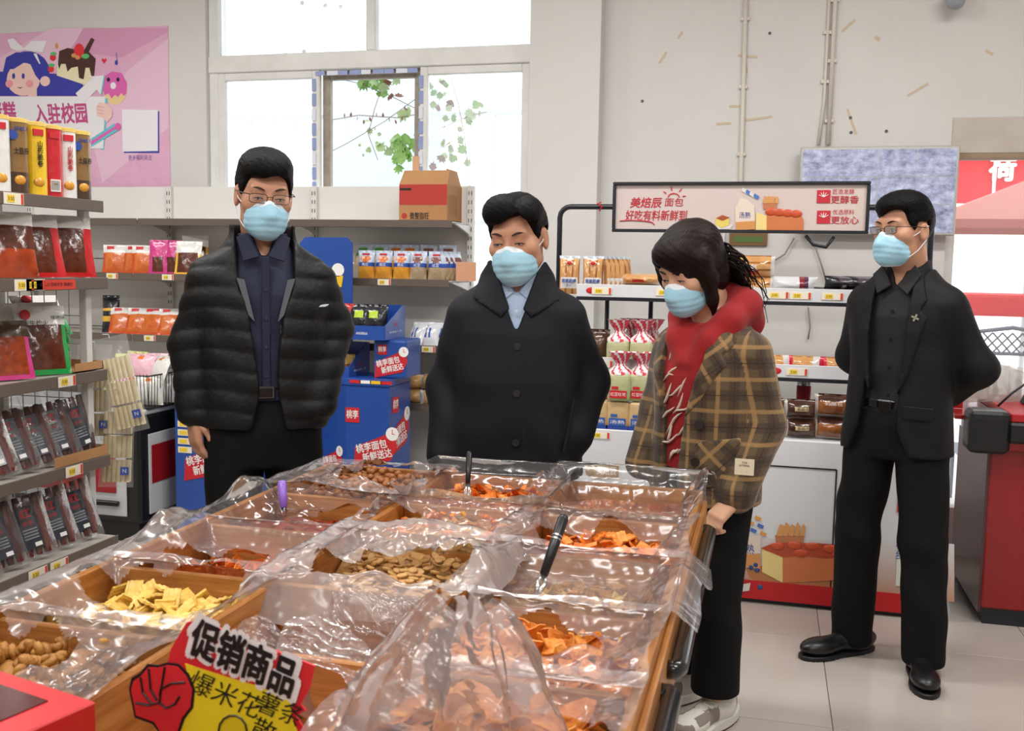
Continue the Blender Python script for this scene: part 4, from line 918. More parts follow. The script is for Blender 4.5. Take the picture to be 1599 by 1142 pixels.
# ---- man in the black suit
def man_suit():
    rt = thing('person', 'person in a black suit and black shirt with both hands behind the back', 'person', (.475, 3.86, 0), R(-30))
    xf = XF((0, -.04, 1.605), R(-20), R(3), R(0), .99)
    arms = [((-.15, .015, 1.34), (-.225, .09, 1.13), (-.08, .19, .98)), ((.15, .015, 1.34), (.24, .085, 1.12), (.09, .195, 1.0))]
    hips = [(-.09, 0, .9), (.09, 0, .9)]; knees = [(-.115, -.03, .48), (.13, -.02, .48)]; ank = [(-.13, -.0, .06), (.15, -.01, .06)]
    torso = [(.88, 0, 0, .145, .1), (1.0, 0, 0, .14, .095), (1.2, 0, 0, .15, .1), (1.33, 0, .005, .16, .092), (1.4, 0, .012, .12, .08), (1.45, 0, .02, .07, .065)]
    body(rt, xf, torso, None, arms, hips, knees, ank, [(((-.07, .195, .975), (.9, .1, -.35), (0, 1, 0), (0, .1, 1)), dict(curl=.5)), (((.08, .215, .99), (-.9, .1, -.4), (0, 1, 0), (0, .1, 1)), dict(curl=.5))], skin,
         ([(-.11, .11, .004)], [(-.16, .08, .0045)], [(1.47, 1.75, .004), (.9, 1.02, .006)]))
    head_parts(rt, xf, 'open', glasses=True); male_hair(rt, xf, hair_b, 2)
    bk = M('shirt_black', '090a0b', .75, bump=(250, .12)); F = Field((-.2, -.18, .9), (.2, .18, 1.53), .007)
    F.loft([(.95, 0, 0, .155, .11), (1.1, 0, 0, .155, .112), (1.3, 0, 0, .165, .11), (1.37, 0, .008, .14, .098), (1.43, 0, .016, .09, .082), (1.5, 0, .02, .076, .074)], .02)
    F.op(poly_fn([(-.008, 1.41), (.008, 1.41), (.05, 1.55), (-.05, 1.55)], 0), None, None, .004, 's'); F.op(cloth_noise(.004, 1.1, 3), None, None, 0, 'a'); link('shirt', F.mesh('shirt', bk, 1), rt)
    for s_ in (-1, 1): collar_leaf(rt, bk, [(s_*.01, 1.41), (s_*.055, 1.375), (s_*.088, 1.45), (s_*.058, 1.49)], -.088, -24, .004)
    for z, y in ((1.02, -.112), (1.12, -.114), (1.22, -.114), (1.32, -.11)): button(rt, (.004, y, z), M('button_dark', ''), .0055)
    su = M('suit_black', '0b0c0d', .7, bump=(300, .12), spec=.3)
    F = Field((-.36, -.22, .76), (.36, .3, 1.5), .007)
    sec = [(.8, 0, .0, .2, .15), (.95, 0, 0, .188, .14), (1.1, 0, 0, .178, .135), (1.25, 0, 0, .187, .132), (1.35, 0, .006, .19, .118), (1.4, 0, .01, .16, .106), (1.44, 0, .014, .118, .094), (1.47, 0, .02, .09, .08)]
    F.loft(sec, .02); F.chain([arms[0][0], arms[0][1], (-.11, .17, 1.0)], [.064, .06, .05], .04); F.chain([arms[1][0], arms[1][1], (.12, .175, 1.015)], [.064, .062, .052], .04)
    F.op(poly_fn([(-.15, .74), (-.095, .9), (-.075, 1.05), (-.07, 1.2), (-.085, 1.38), (-.08, 1.52), (.08, 1.52), (.085, 1.38), (.07, 1.2), (.05, 1.05), (.055, .9), (.12, .74)], -.0), None, None, .01, 's')
    F.op(cloth_noise(.004, .8, 6), None, None, 0, 'a'); link('suit_jacket', F.mesh('suit_jacket', su, 1), rt)
    lf = loft_fn(sec, 2.3, .009)
    for s_ in (-1, 1):
        G = Field((-.2, -.2, 1.0), (.2, .06, 1.5), .006); pf_ = poly_fn([(s_*.05, 1.02), (s_*.085, 1.1), (s_*.128, 1.3), (s_*.105, 1.325), (s_*.12, 1.36), (s_*.09, 1.44), (s_*.066, 1.42), (s_*.068, 1.2)], .02)
        G.op(lambda X, Y, Z: np.maximum(lf(X, Y, Z), pf_(X, Y, Z)), None, None, 0); link('lapel', G.mesh('lapel', su, 1), rt)
    MB().cbox((.125, -.128, .965), (.1, .006, .045), (0, R(3), R(28))).build('pocket_flap', su, rt, bevel=.002)
    pn = MB(); pn.cbox((0, 0, 0), (.026, .004, .006), (0, .4, 0)); pn.cbox((0, 0, 0), (.006, .004, .026), (0, .4, 0)); pn.build('lapel_pin', M('pin_silver', 'c8c4b8', .3, .9), rt, loc=(.098, -.134, 1.30), rot=(0, 0, R(18)))
    tr = M('trousers_black', ''); trousers(rt, tr, hips, knees, ank, [(.78, 0, 0, .145, .105), (.9, 0, 0, .162, .115), (.99, 0, 0, .157, .112)], (.098, .082, .076), 9, hem=.035, amp=.007)
    MB().lathe([(.16, 0), (.164, .004), (.164, .03), (.16, .034)], 32, (0, 0, .965), .705).build('belt', M('belt_black', ''), rt)
    MB().box(-.024, .024, -.122, -.113, .962, .998).build('belt_buckle', M('buckle', ''), rt, bevel=.003)
    shoes(rt, M('shoe_black', ''), [(-.13, -.03, R(-25)), (.15, -.04, R(30))])
man_suit()
# ------------------------------------------------------------------ packaged goods: builders
def pillow(b, w, h, d, fn=None, nu=10, nv=14, seed=0, seal=.08, wr=.004, taper=0):
    """sealed pillow bag standing on z = 0, facing -y; fn(u, v, front) -> material index"""
    for side in (-1, 1):
        def f(u, v):
            a = 2*u-1; e = max(0, (v-seal*.6)/(1-seal*1.5)); e = min(e, 1)
            bul = (max(0, 1-a*a))**.55*(max(0, math.sin(math.pi*e)))**.5
            x = a*w/2*(1-.05*math.sin(math.pi*v))*(1-taper*v); z = v*h
            y = side*(d/2*bul)+wr*noise3(a*5, v*7, side, seed)*(bul+.15)+.2*wr*math.sin(a*30)*(1-bul)
            return (x, y, z)
        b.grid(f, nu, nv, (lambda u, v, s=side: fn(u, v, s < 0)) if fn else None)
    return b
def bag_mesh(name, w, h, d, mats, fn, seed=0, **k): return pillow(MB(), w, h, d, fn, seed=seed, **k).mesh(name, mats, smooth=True)
P = lambda n, c, r=.28, **k: M('pack_'+n, c, r, coat=k.pop('coat', .35), bump=k.pop('bump', (25, .35, .01)), **k)
pw_, pr_, po_, pg_, pk_, pb_ = P('white', 'e6e4df'), P('red', 'c41f24'), P('orange', 'd9541c', var=(20, 'b8401a')), P('green', '1f9a48'), P('pink', 'd03a86'), P('blue', '2b50a8')
jerky = P('jerky', '6b3420', .2, var=(40, '4c2214')); py_, pbk, ppur = P('yellow', 'e8b63c'), P('black', '22222a', .18), P('purple', '7c2f6e'); pcream = P('cream', 'e3cfa0', var=(30, 'd2b67e')); pbrown = P('breadbrown', 'a8632c', var=(18, 'c98546'))
psaus = P('sausage', '8a2f1e', .15, var=(25, '5e1d14')); plb = P('label_dark', '3a3f48', .3); clear = film('pack_clear', .10, .6, .12, 'ffffff', 40, .4); toastm = P('toast', 'd9a860', var=(16, 'e6c48c'))
tR, tW, tK, tB, tY, tG, tN = (M('ink_'+n, c, .5) for n, c in (('red', 'c8202a'), ('white', 'f2f0ec'), ('black', '141414'), ('blue', '27479c'), ('yellow', 'f0c020'), ('gold', 'c9a860'), ('brown', '8c6a44')))
gpost = M('rack_white', 'dcdad6', .4); gshelf = M('rack_lip', '6e6259', .35, metal=.3, spec=.6); gsh_t = M('rack_top', 'b8b2aa', .4, metal=.2)
tagw, tagy, tagr = M('tag_white', 'efe6d2', .5), M('tag_yellow', 'f2cf3a', .5), M('tag_red', 'd6402e', .5)
def price_tag(parent, loc, rz=0, w=.075, h=.032):
    t = MB().box(-w/2, w/2, -.0012, .0012, -h/2, h/2).build('price_tag', tagw, parent, loc=loc, rot=(0, 0, rz))
    MB().box(-w*.34, w*.02, -.0022, -.0012, -h*.32, h*.3).build('price_field', tagy, t); MB().box(w*.36, w*.47, -.0022, -.0012, -h*.45, h*.45).build('tag_stripe', tagr, t)
    text('3.50', tK, t, (-w*.16, -.0026, -.001), h*.45); return t

# ------------------------------------------------------------------ wall rack behind the men
rk = thing('slotted_rack', 'white slotted wall rack with metal shelves under the window', 'shelf', (0, 5.40, 0))
bx_ = [atY(263, 290, 5.35).x-.99, atY(263, 290, 5.35).x, atY(490, 290, 5.35).x, atY(735, 290, 5.35).x]
RT = 1.89
panel = M('rack_panel', 'e9e8e5', .18, spec=.5, var=(2, 'e2e0dc'))
for a, b in zip(bx_, bx_[1:]):
    for z0, z1 in ((.15, .62), (.625, 1.03), (1.035, 1.45), (1.455, RT)): MB().box(a+.018, b-.018, -.03, -.02, z0, z1).build('back_panel', panel, rk, bevel=.001)
slot = M('slot_dark', '2a2826', .8)
for x in bx_:
    o = MB().box(x-.018, x+.018, -.055, -.015, 0, RT).build('upright', gpost, rk, bevel=.002)
    for i in range(30):
        z = RT-.03-i*.05
        if z < .5: break
        for s_ in (-.008, .008): MB().box(x+s_-.002, x+s_+.002, -.0562, -.0545, z-.022, z).build('slot', slot, o)
SHZ = [1.68, 1.368, 1.02, .71, .2]; SHD = [.33, .38, .4, .42, .45]
for a, b in zip(bx_, bx_[1:]):
    for z, d in zip(SHZ, SHD):
        s_ = MB().box(a+.004, b-.004, -.03-d, -.03, z-.008, z).build('shelf', gsh_t, rk, bevel=.002); MB().box(a+.004, b-.004, -.036-d, -.03-d, z-.034, z+.006).build('shelf_lip', gshelf, s_, bevel=.002)
for x in bx_:
    for z, d in zip(SHZ, SHD): MB().prism([(-.05, z-.01), (-.05, z-.085), (-.1, z-.055), (-.03-d*.6, z-.03), (-.03-d+.02, z-.01)], x-.006, x+.006, 'x').build('bracket', gpost, rk)
def rshelf(k, px, py=None, back=0): return Vector((atY(px, 400, 5.40-.03-SHD[k]+.06+back).x, 5.40-.03-SHD[k]+.06+back, SHZ[k]))
for k, px in ((1, 175), (1, 262), (1, 600), (2, 232), (2, 670), (2, 715)): price_tag(rk, (atY(px, 430, 5.40-.04-SHD[k]).x, -.0395-SHD[k], SHZ[k]-.014))
# cardboard box on the top shelf
cb = M('cardboard', 'b98a5c', .8, var=(5, 'b08052')); cbr = M('carton_red', 'b5352c', .6)
p0 = atY(622, 345, 5.1); p1 = atY(697, 345, 5.1); wd = p1.x-p0.x
bxo = thing('carton', 'open brown carton with a red printed band standing on the wall rack', 'box', ((p0.x+p1.x)/2, 5.1+.14, SHZ[0]+.0062))
hh = .195
bb = MB(); bb.box(-wd/2, wd/2, -.13, -.126, 0, hh); bb.box(-wd/2, wd/2, .126, .13, 0, hh); bb.box(-wd/2, -wd/2+.004, -.126, .126, 0, hh); bb.box(wd/2-.004, wd/2, -.126, .126, 0, hh); bb.box(-wd/2, wd/2, -.13, .13, 0, .004); bb.build('carton_body', cb, bxo)
MB().add([(-wd/2, -.128, hh), (wd/2, -.128, hh), (wd/2, -.09, hh+.075), (-wd/2+.015, -.09, hh+.075), (-wd/2, -.124, hh), (wd/2, -.124, hh), (wd/2, -.086, hh+.075), (-wd/2+.015, -.086, hh+.075)], [(0, 1, 2, 3), (7, 6, 5, 4), (0, 4, 5, 1), (3, 2, 6, 7), (1, 5, 6, 2), (0, 3, 7, 4)]).build('flap', cb, bxo)
MB().add([(wd/2, -.12, hh), (wd/2, .12, hh), (wd/2-.02, .1, hh+.085), (wd/2-.02, -.08, hh+.085), (wd/2-.004, -.12, hh), (wd/2-.004, .12, hh), (wd/2-.024, .1, hh+.085), (wd/2-.024, -.08, hh+.085)], [(0, 1, 2, 3), (7, 6, 5, 4), (0, 4, 5, 1), (3, 2, 6, 7), (1, 5, 6, 2), (0, 3, 7, 4)]).build('flap', cb, bxo)
MB().box(-wd/2+.002, wd/2-.001, -.1312, -.13, hh*.43, hh-.003).build('red_band', cbr, bxo)
MB().box(-wd/2+.004, -wd/2+.07, -.1325, -.1312, hh-.034, hh-.022).build('label_strip', tK, bxo)
text('微整脂旺', tK, bxo, (-.02, -.1312, .022), .04, w=.11, bold=.02)
for i in range(5): MB().box(wd/2, wd/2+.001, -.1+.03*i, -.085+.03*i, .03+.01*(i % 2), .14).build('side_print', M('carton_print', '9b7448', .8), bxo)
for r_ in (.016,): MB().cyl((-wd/2+.03, -.1312, .025), (-wd/2+.03, -.13, .025), r_, n=16).build('round_mark', cbr, bxo)

# pumpkin / red-bean bread bags
def bread_bag(kind):
    top, mid, low = {'pumpkin': (P('sky', 'c3d0e2'), pb_, P('mango', 'e3a437', var=(12, 'd48a28'))), 'bean': (P('sky', ''), pb_, P('oat', 'b9a184', var=(14, '9c8468'))), 'green': (P('sky', ''), P('leaf', '4f9a3a'), P('oat', ''))}[kind]
    spot = {'pumpkin': P('pumpkin', 'd5701e'), 'bean': P('beanred', '7d4a42'), 'green': P('leaf', '')}[kind]
    def fn(u, v, fr):
        if fr and .58 < v < .82 and ((u-.5)/.3)**2+((v-.69)/.12)**2 < 1: return 3
        return 0 if v > .55 else (1 if v > .42 else 2)
    return bag_mesh('bread_bag', .095, .155, .06, [top, mid, low, spot], fn, seed=len(kind))
bmesh_ = {k: bread_bag(k) for k in ('pumpkin', 'bean', 'green')}
def place(name, me, loc, label, cat, group=None, rz=0, rx=0, ry=0, kids=None):
    o = link(name, me, None, loc=loc, rot=(rx, ry, rz)); return tag(o, label, cat, group)
for i, (px, kd) in enumerate([(572, 'pumpkin'), (599, 'pumpkin'), (627, 'pumpkin'), (653, 'bean'), (682, 'bean')]):
    o = place('bread_bag', bmesh_[kd], rshelf(1, px), {'pumpkin': 'bread bag with a pumpkin picture in the front row of the wall rack', 'bean': 'blue and oat coloured bread bag beside the pumpkin bags, front row'}[kd], 'bread bag', kd+' bread bags front row', R(6), R(-6))
    text('南瓜' if kd == 'pumpkin' else '红豆', tW, o, (0, -.033, .075), .018); MB().box(-.02, .02, -.02, -.018, .128, .138).build('brand_print', tR, o)
for i, px in enumerate([699, 706, 713]): o = place('bread_bag', bmesh_['bean'], rshelf(1, px, back=.03+.02*i), 'blue edged bread bag turned sideways at the end of the front row', 'bread bag', 'sideways bread bags', R(70), R(-4))
for i, (px, kd) in enumerate([(562, 'green'), (588, 'green'), (615, 'pumpkin'), (638, 'pumpkin'), (668, 'bean'), (700, 'bean')]):
    o = place('bread_bag', bmesh_[kd], rshelf(1, px, back=.13)+Vector((0, 0, .055)), {'green': 'green labelled bread bag lying high in the back row', 'pumpkin': 'pumpkin bread bag propped up in the back row', 'bean': 'blue bread bag propped up in the back row'}[kd], 'bread bag', kd+' bread bags back row', R(-6+i*5), R(-28))
st_ = MB().box(-.12, .12, -.05, .05, 0, .055).build('pack_riser', cb, loc=rshelf(1, 605, back=.16)); tag(st_, 'low carton under the propped bread bags of the back row', 'box')
st_ = MB().box(-.1, .1, -.05, .05, 0, .055).build('pack_riser', cb, loc=rshelf(1, 685, back=.16)); tag(st_, 'low carton under the propped blue bread bags', 'box')
cbx = MB().box(-.055, .055, -.003, .003, 0, .1).box(-.055, -.049, 0, .1, 0, .1).build('card_holder', M('card_pink', 'd09a78', .8), loc=rshelf(1, 728, back=.02)); tag(cbx, 'salmon coloured card bent round the end of the bread shelf', 'card')
# white and blue wrapped cakes on the third shelf
def fw(u, v, fr): return 1 if (fr and .25 < v < .75 and .2 < u < .8 and int(u*12) % 2 == 0) else 0
wcake = bag_mesh('cake_pack', .11, .13, .05, [P('frost', 'd9dbe0', .2), pb_], fw, 3)
for i in range(7):
    place('cake_pack', wcake, rshelf(2, 648+11*i, back=.02+.05*(i % 2))+Vector((0, 0, .0)), 'white cake pack with blue lettering leaning on the third rack shelf', 'pack', 'white cake packs', R(-25+12*(i % 3)), R(-24))
for i in range(6):
    place('cream_roll_pack', bag_mesh('cream_roll_pack', .12, .05, .05, [P('beige', 'cbb592'), P('frost', '')], lambda u, v, f: 0 if .15 < u < .85 else 1, i), rshelf(2, 700+9*(i % 3), back=.1)+Vector((0, 0, .05*(i//3))), 'beige roll pack stacked behind the white cake packs', 'pack', 'beige roll packs', R(8))
rollm = [bag_mesh('bun_pack', .13, .075, .09, [P('bun', 'd8b27a', var=(20, 'c4965a')), P('frost', ''), pb_], lambda u, v, f, s=s: 2 if .42 < u < .58 and s else (1 if u < .12 or u > .88 else 0), s) for s in (0, 1)]
for i in range(8): place('bun_pack', rollm[i % 2], rshelf(3, 645+16*(i % 4), back=.05*(i % 2))+Vector((0, 0, .078*(i//4))), 'pack of buns piled on the fourth rack shelf', 'pack', 'bun packs on the fourth shelf', R(15*(i % 3)))
for i in range(6):
    place('dark_cake_pack', bag_mesh('dark_cake_pack', .14, .05, .1, [P('choc', '5a3a2c', .25), P('chocred', '7a2a22')], lambda u, v, f: 1 if .35 < u < .65 else 0, i), Vector((atY(690+18*(i % 2), 760, 5.0).x, 5.02, .2062+.053*(i//2))), 'dark flat pack stacked on the lowest rack shelf', 'pack', 'dark flat packs')
# left bay: orange and pink jerky bags
def fj(u, v, fr): return (1 if v > .74 else (2 if (fr and .12 < u < .88 and .08 < v < .7) else 0)) if True else 0
orange_bag = bag_mesh('snack_bag', .17, .17, .045, [po_, pw_, P('orangefood', 'c2541f', var=(30, 'd8772e'))], fj, 2)
pink_bag = bag_mesh('snack_bag', .105, .2, .03, [pk_, pk_, jerky], lambda u, v, f: 2 if (f and .15 < u < .85 and .06 < v < .52) else 0, 3)
yel_bag = bag_mesh('snack_bag', .15, .2, .03, [py_, pw_, jerky], lambda u, v, f: 1 if v > .66 else (2 if f and .14 < u < .86 and v > .08 else 0), 4)
for px, rz in ((182, 8), (212, -5), (228, 10)):
    o = place('snack_bag', orange_bag, rshelf(1, px), 'orange bag with a white header on the upper left shelf of the wall rack', 'snack bag', 'orange bags on the upper left shelf', R(rz+12), R(-14)); MB().box(-.06, -.02, -.012, -.009, .142, .16).build('red_mark', tR, o)
for px, rz in ((246, 10), (268, 4)): place('snack_bag', pink_bag, rshelf(1, px, back=.03*(px > 250)), 'pink bag with a window of brown meat beside the orange bags', 'snack bag', 'pink meat bags', R(rz+8), R(-10))
place('snack_bag', yel_bag, rshelf(1, 292), 'yellow bag with a white header and brown jerky window on the rack', 'snack bag', None, R(16), R(-16))
place('snack_bag', yel_bag, rshelf(1, 305, back=.09)+Vector((0, 0, .04)), 'second yellow bag tipped behind the white headed jerky bag', 'snack bag', None, R(30), R(-20))
for px, rz in ((190, 14), (214, 6), (232, -8), (248, 4), (266, 12)):
    o = place('snack_bag', orange_bag, rshelf(2, px, back=.02*(px % 3)), 'orange bag with a white header leaning on the lower left rack shelf', 'snack bag', 'orange bags on the lower left shelf', R(rz+10), R(-30)); MB().box(-.06, -.02, -.012, -.009, .142, .16).build('red_mark', tR, o)
place('snack_bag', bag_mesh('snack_bag', .1, .22, .04, [pbk, py_], lambda u, v, f: 1 if .3 < v < .4 or .6 < v < .66 else 0, 6), rshelf(2, 170, back=.06), 'black bag with yellow bands at the end of the rack shelf', 'snack bag', None, R(20), R(-8))

# ------------------------------------------------------------------ chest freezers with wire basket
blk = M('freezer_black', '17181a', .35); fwh = M('freezer_white', 'c9ccce', .35); frd = M('freezer_red', '9a1a20', .3)
def freezer(label, x0, x1, Y, dep, h, grp=None):
    t = thing('chest_freezer', label, 'freezer', ((x0+x1)/2, Y, 0), 0, grp); w2 = (x1-x0)/2
    MB().box(-w2, w2, 0, dep, .1, h).build('cabinet', blk, t, bevel=.015); MB().box(-w2+.03, w2-.03, .03, dep-.03, 0, .1).build('plinth', blk, t)
    MB().box(-w2+.02, w2-.075, -.012, 0, .14, h-.1).build('front_frame', fwh, t, bevel=.004); MB().box(-w2+.06, w2-.13, -.018, -.012, .26, h-.16).build('front_panel', frd, t, bevel=.002)
    MB().tube([(-w2+.1, -.03, .21), (w2-.11, -.03, .21)], .014, 10).build('bumper_bar', blk, t, smooth=True)
    MB().box(w2, w2+.008, .07, dep-.02, .14, h-.1).build('side_panel', fwh, t, bevel=.003); MB().box(w2+.008, w2+.012, .09, dep-.05, .3, h-.16).build('side_red_panel', frd, t)
    MB().box(-w2-.005, w2+.005, -.012, dep, h, h+.03).build('rim', fwh, t, bevel=.008); return t
fz = freezer('black chest freezer with white framed red front beside the snack gondola', -4.3, -3.06, 4.35, .5, .66)
bk_ = thing('wire_basket', 'black wire basket full of pastel packs on the chest freezer', 'basket', (-3.21, 4.62, .69)); wm = M('wire_black', '1c1d20', .4)
for x in [-.16+.02*i for i in range(17)]: MB().tube([(x, -.2, .0), (x, -.21, .15+.03*math.sin(i_ if False else x*9))], .0022, 5).build('wire', wm, bk_)
for y in [-.2+.025*i for i in range(17)]: MB().tube([(.16, y, 0), (.165, y, .17)], .0022, 5).build('wire', wm, bk_)
for z in (0, .17): MB().tube([(-.17, -.205, z), (.165, -.205, z), (.165, .2, z), (-.17, .2, z)], .004, 6, closed=True).build('rim_wire', wm, bk_, smooth=True)
MB().box(-.165, .16, -.198, .198, .001, .005).build('basket_floor', wm, bk_)
pas = [('pastel_pack', P('lemon', 'dfe0a0', .35), 'pale yellow'), ('pastel_pack', P('rose', 'e6b6c4', .35), 'pink'), ('pastel_pack', P('milk', 'e4e2dc', .35), 'milk white')]
q_ = random.Random(5)
for i in range(11):
    n, m, c = pas[i % 3]; me = bag_mesh('pastel_pack', .16, .15, .06, [m, P('tang', 'e07a30')], lambda u, v, f: 1 if f and .4 < u < .56 and .8 < v < .95 else 0, i)
    lz = i//6; place(n, me, (-3.31+.1*(i % 3)+.01*i*.1, 4.5+.1*((i//3) % 2)+.06*lz, .70+.11*lz), c+' soft pack in the black wire basket on the freezer', 'pack', c+' packs in the basket', q_.uniform(-.5, .5), R(-18+q_.uniform(-8, 8)))

# ------------------------------------------------------------------ blue cardboard bread displays
cbl = M('display_blue', '2450a4', .35, coat=.2, var=(3, '1f4796'))
def logo(parent, loc, s, rz=0, two=True, ry=0):
    """red badge with the two white characters, and the slogan block"""
    g = MB().box(-s*.5, s*.5, -.001, .001, -s*.5, s*.5).build('badge', tR, parent, loc=loc, rot=(0, ry, rz), bevel=.0004); text('桃李', tW, g, (0, -.0018, 0), s*.62, w=s*.86, bold=.03); return g
def slogan(parent, loc, s, rz=0):
    g = MB().prism([(-.62*s, -.28*s), (-.45*s, .22*s), (.3*s, .34*s), (.62*s, .42*s), (.66*s, .02*s), (.4*s, -.3*s)], -.001, .001).build('slogan_block', tR, parent, loc=loc, rot=(0, R(-14), rz))
    text('桃李面包', tW, g, (-.02*s, -.0022, .13*s), .24*s, w=.85*s, bold=.03); text('新鲜送达', tW, g, (.08*s, -.0022, -.12*s), .24*s, w=.8*s, bold=.03)
    c = MB().cyl((0, -.0012, 0), (0, -.0002, 0), .17*s, n=20).build('clock_print', tW, parent, loc=(loc[0]+.5*s*math.cos(rz), loc[1]-.001+.5*s*math.sin(rz), loc[2]+.48*s), rot=(0, 0, rz))
    MB().box(-.008*s, .008*s, -.0022, -.0012, 0, .11*s).box(0, .07*s, -.0022, -.0012, -.008*s, .008*s).build('clock_hands', tR, c)
YB = 4.58
def bX(px, Y=YB): return atY(px, 600, Y).x
bs = thing('bread_display', 'blue cardboard floor display with red slogan blocks between the two men', 'display stand', (bX(575), YB, 0))
o0 = bs.location.x
A_, B_, C_, D_, E_ = (bX(496, YB+.12)-o0, .12), (bX(541)-o0, .0), (bX(607)-o0, .0), (bX(641, YB+.29)-o0, .29), (bX(496, YB+.29)-o0, .29)
ztop = atY(575, 603, YB).z
MB().prism([A_, B_, C_, D_, E_], 0, ztop, 'z').build('base_carton', cbl, bs, bevel=.004)
MB().prism([(x*1.03, y-.006) for x, y in (A_, B_, C_, D_, E_)], ztop, ztop+.035, 'z').build('top_band', cbl, bs, bevel=.002)
for i in range(4): MB().box(0, .06, -.002, 0, 0, .016).build('band_print', [tR, tW, tY, tR][i], bs, loc=(B_[0]+.02+.055*i, -.0068, ztop+.012))
logo(bs, ((B_[0]*.72+C_[0]*.28)-.03, -.002, ztop-.15), .075); slogan(bs, (B_[0]*.35+C_[0]*.65, -.002, ztop-.33), .2)
ang = math.atan2(D_[1]-C_[1], D_[0]-C_[0]); pm = lambda t, z: (C_[0]+(D_[0]-C_[0])*t+.002, C_[1]+(D_[1]-C_[1])*t-.003, z)
logo(bs, pm(.3, ztop-.1), .08, ang); slogan(bs, pm(.45, ztop-.27), .22, ang)
slogan(bs, ((A_[0]*.55+B_[0]*.45), (A_[1]*.55+B_[1]*.45)-.003, ztop-.42), .16, math.atan2(B_[1]-A_[1], B_[0]-A_[0]))
# header card rising behind
hx0, hx1 = bX(470, 4.88)-o0, bX(551, 4.88)-o0; hz1 = atY(530, 371, 4.88).z
MB().prism([(hx0, ztop), (hx1, ztop), (hx1, hz1-.03), (hx1-.03, hz1), (hx0+.03, hz1), (hx0, hz1-.03)], .293, .3).build('header_card', cbl, bs); MB().cyl((0, 0, 0), (0, -.002, 0), .035, n=20).build('clock_print', tW, bs, loc=(hx0+.22, .292, hz1-.17)); MB().prism([(-.02, -.06), (.02, -.06), (.03, 0), (-.01, 0)], -.002, 0).build('hand_print', tY, bs, loc=(hx0+.22, .292, hz1-.2))
zt = ztop+.0355
def tray(label, x0, x1, Y, dep, zb, hf, hbk, lab):
    t = thing('display_tray', label, 'tray', ((x0+x1)/2, Y, zb)); w2 = (x1-x0)/2
    MB().box(-w2, w2, 0, .004, 0, hf).build('tray_front', cbl, t); MB().box(-w2, w2, dep-.004, dep, 0, hbk).build('tray_back', cbl, t); MB().box(-w2, w2, .004, dep-.004, 0, .004).build('tray_floor', cbl, t)
    for s_ in (-1, 1): MB().prism([(.004, 0), (dep-.004, 0), (dep-.004, hbk), (dep*.85, hbk), (.004, hf)], s_*w2-.002, s_*w2+.002, 'x').build('tray_side', cbl, t)
    text(lab, tW, t, (-.02, -.0015, hf*.45), hf*.26, w=w2*1.2)
    text('新鲜到', tR, t, (w2+.0032, dep*.5, hf*1.0), .02, rot=(R(90), 0, R(90))); text('美味每一天', tW, t, (w2+.0032, dep*.5, hf*.5), .012, rot=(R(90), 0, R(90)), w=dep*.6); return t
xa_, xb_ = bX(506)-.02, bX(578); zlo = zt
tr1 = tray('small blue tray of buns on the blue cardboard display', bX(490), bX(545, YB+.02), YB+.02, .265, zt, .055, .16, '桃李面包')
bx2 = thing('blue_carton', 'upright blue carton with red badge beside the bun tray', 'box', (bX(606, YB+.04), YB+.06, zt)); zh = atY(606, 531, YB+.06).z-zt
w2 = (bX(633, YB+.1)-bX(578, YB+.06))/2
MB().box(-w2, w2, 0, .22, 0, zh).build('carton_body', cbl, bx2, bevel=.012, seg=2); logo(bx2, (-w2*.45, -.002, zh-.05), .05); slogan(bx2, (0, -.002, zh*.33), .15)
z2 = max(zt+zh, zt+.16)+.0006
tr2 = tray('large blue tray of snack bags stacked on top of the display', bX(500, YB), bX(600, YB), YB, .285, z2, .07, .165, '桃李股票代码：603866')
bunm = [bag_mesh('bun', .13, .1, .11, [P('bunbrown', 'b5713a', .2, var=(12, '98551f')), P('bunpale', 'd9b46a', .2)], lambda u, v, f: 1 if v > .6 or u < .2 else 0, s) for s in (1, 2)]
for i, px in enumerate((498, 520, 536)): place('wrapped_bun', bunm[i % 2], (atY(px, 580, YB+.12).x, YB+.12+.03*(i % 2), zt+.0045), 'round brown wrapped bun in the small blue tray', 'bun', 'buns in the small tray', R(20*i))
tb_ = [('toast_bag', [P('clearwhite', 'c8c4c4', .15), pr_, toastm], lambda u, v, f: 1 if v > .72 else (2 if v < .45 else 0), 'clear toast bag with a red top in the large blue tray'), ('toast_bag', [pbk, P('lime', 'b6d020')], lambda u, v, f: 1 if f and .3 < u < .7 and .6 < v < .82 else 0, 'black snack bag with a lime label in the large blue tray')]
for i, (px, k) in enumerate(((512, 0), (532, 0), (560, 1), (583, 1))):
    n, mm, fn, lb = tb_[k]; place(n, bag_mesh(n, .125, .17, .05, mm, fn, i), (atY(px, 500, YB+.1).x, YB+.1, z2+.0045), lb, 'snack bag', ['toast bags in the tray', 'black bags in the tray'][k], 0, R(-10))
for i, px in enumerate((525, 545, 590)): n, mm, fn, lb = tb_[1]; place(n, bag_mesh(n, .12, .165, .05, [P('glitter', '1f4a66', .15), pbk] if i < 2 else mm, fn, i+7), (atY(px, 500, YB+.22).x, YB+.2, z2+.0045), ['shiny teal bag behind the toast bags in the blue tray', 'shiny teal bag behind the toast bags in the blue tray', 'black bag at the back corner of the large blue tray'][i], 'snack bag', 'bags at the back of the tray' if i < 2 else None, 0, R(-6))
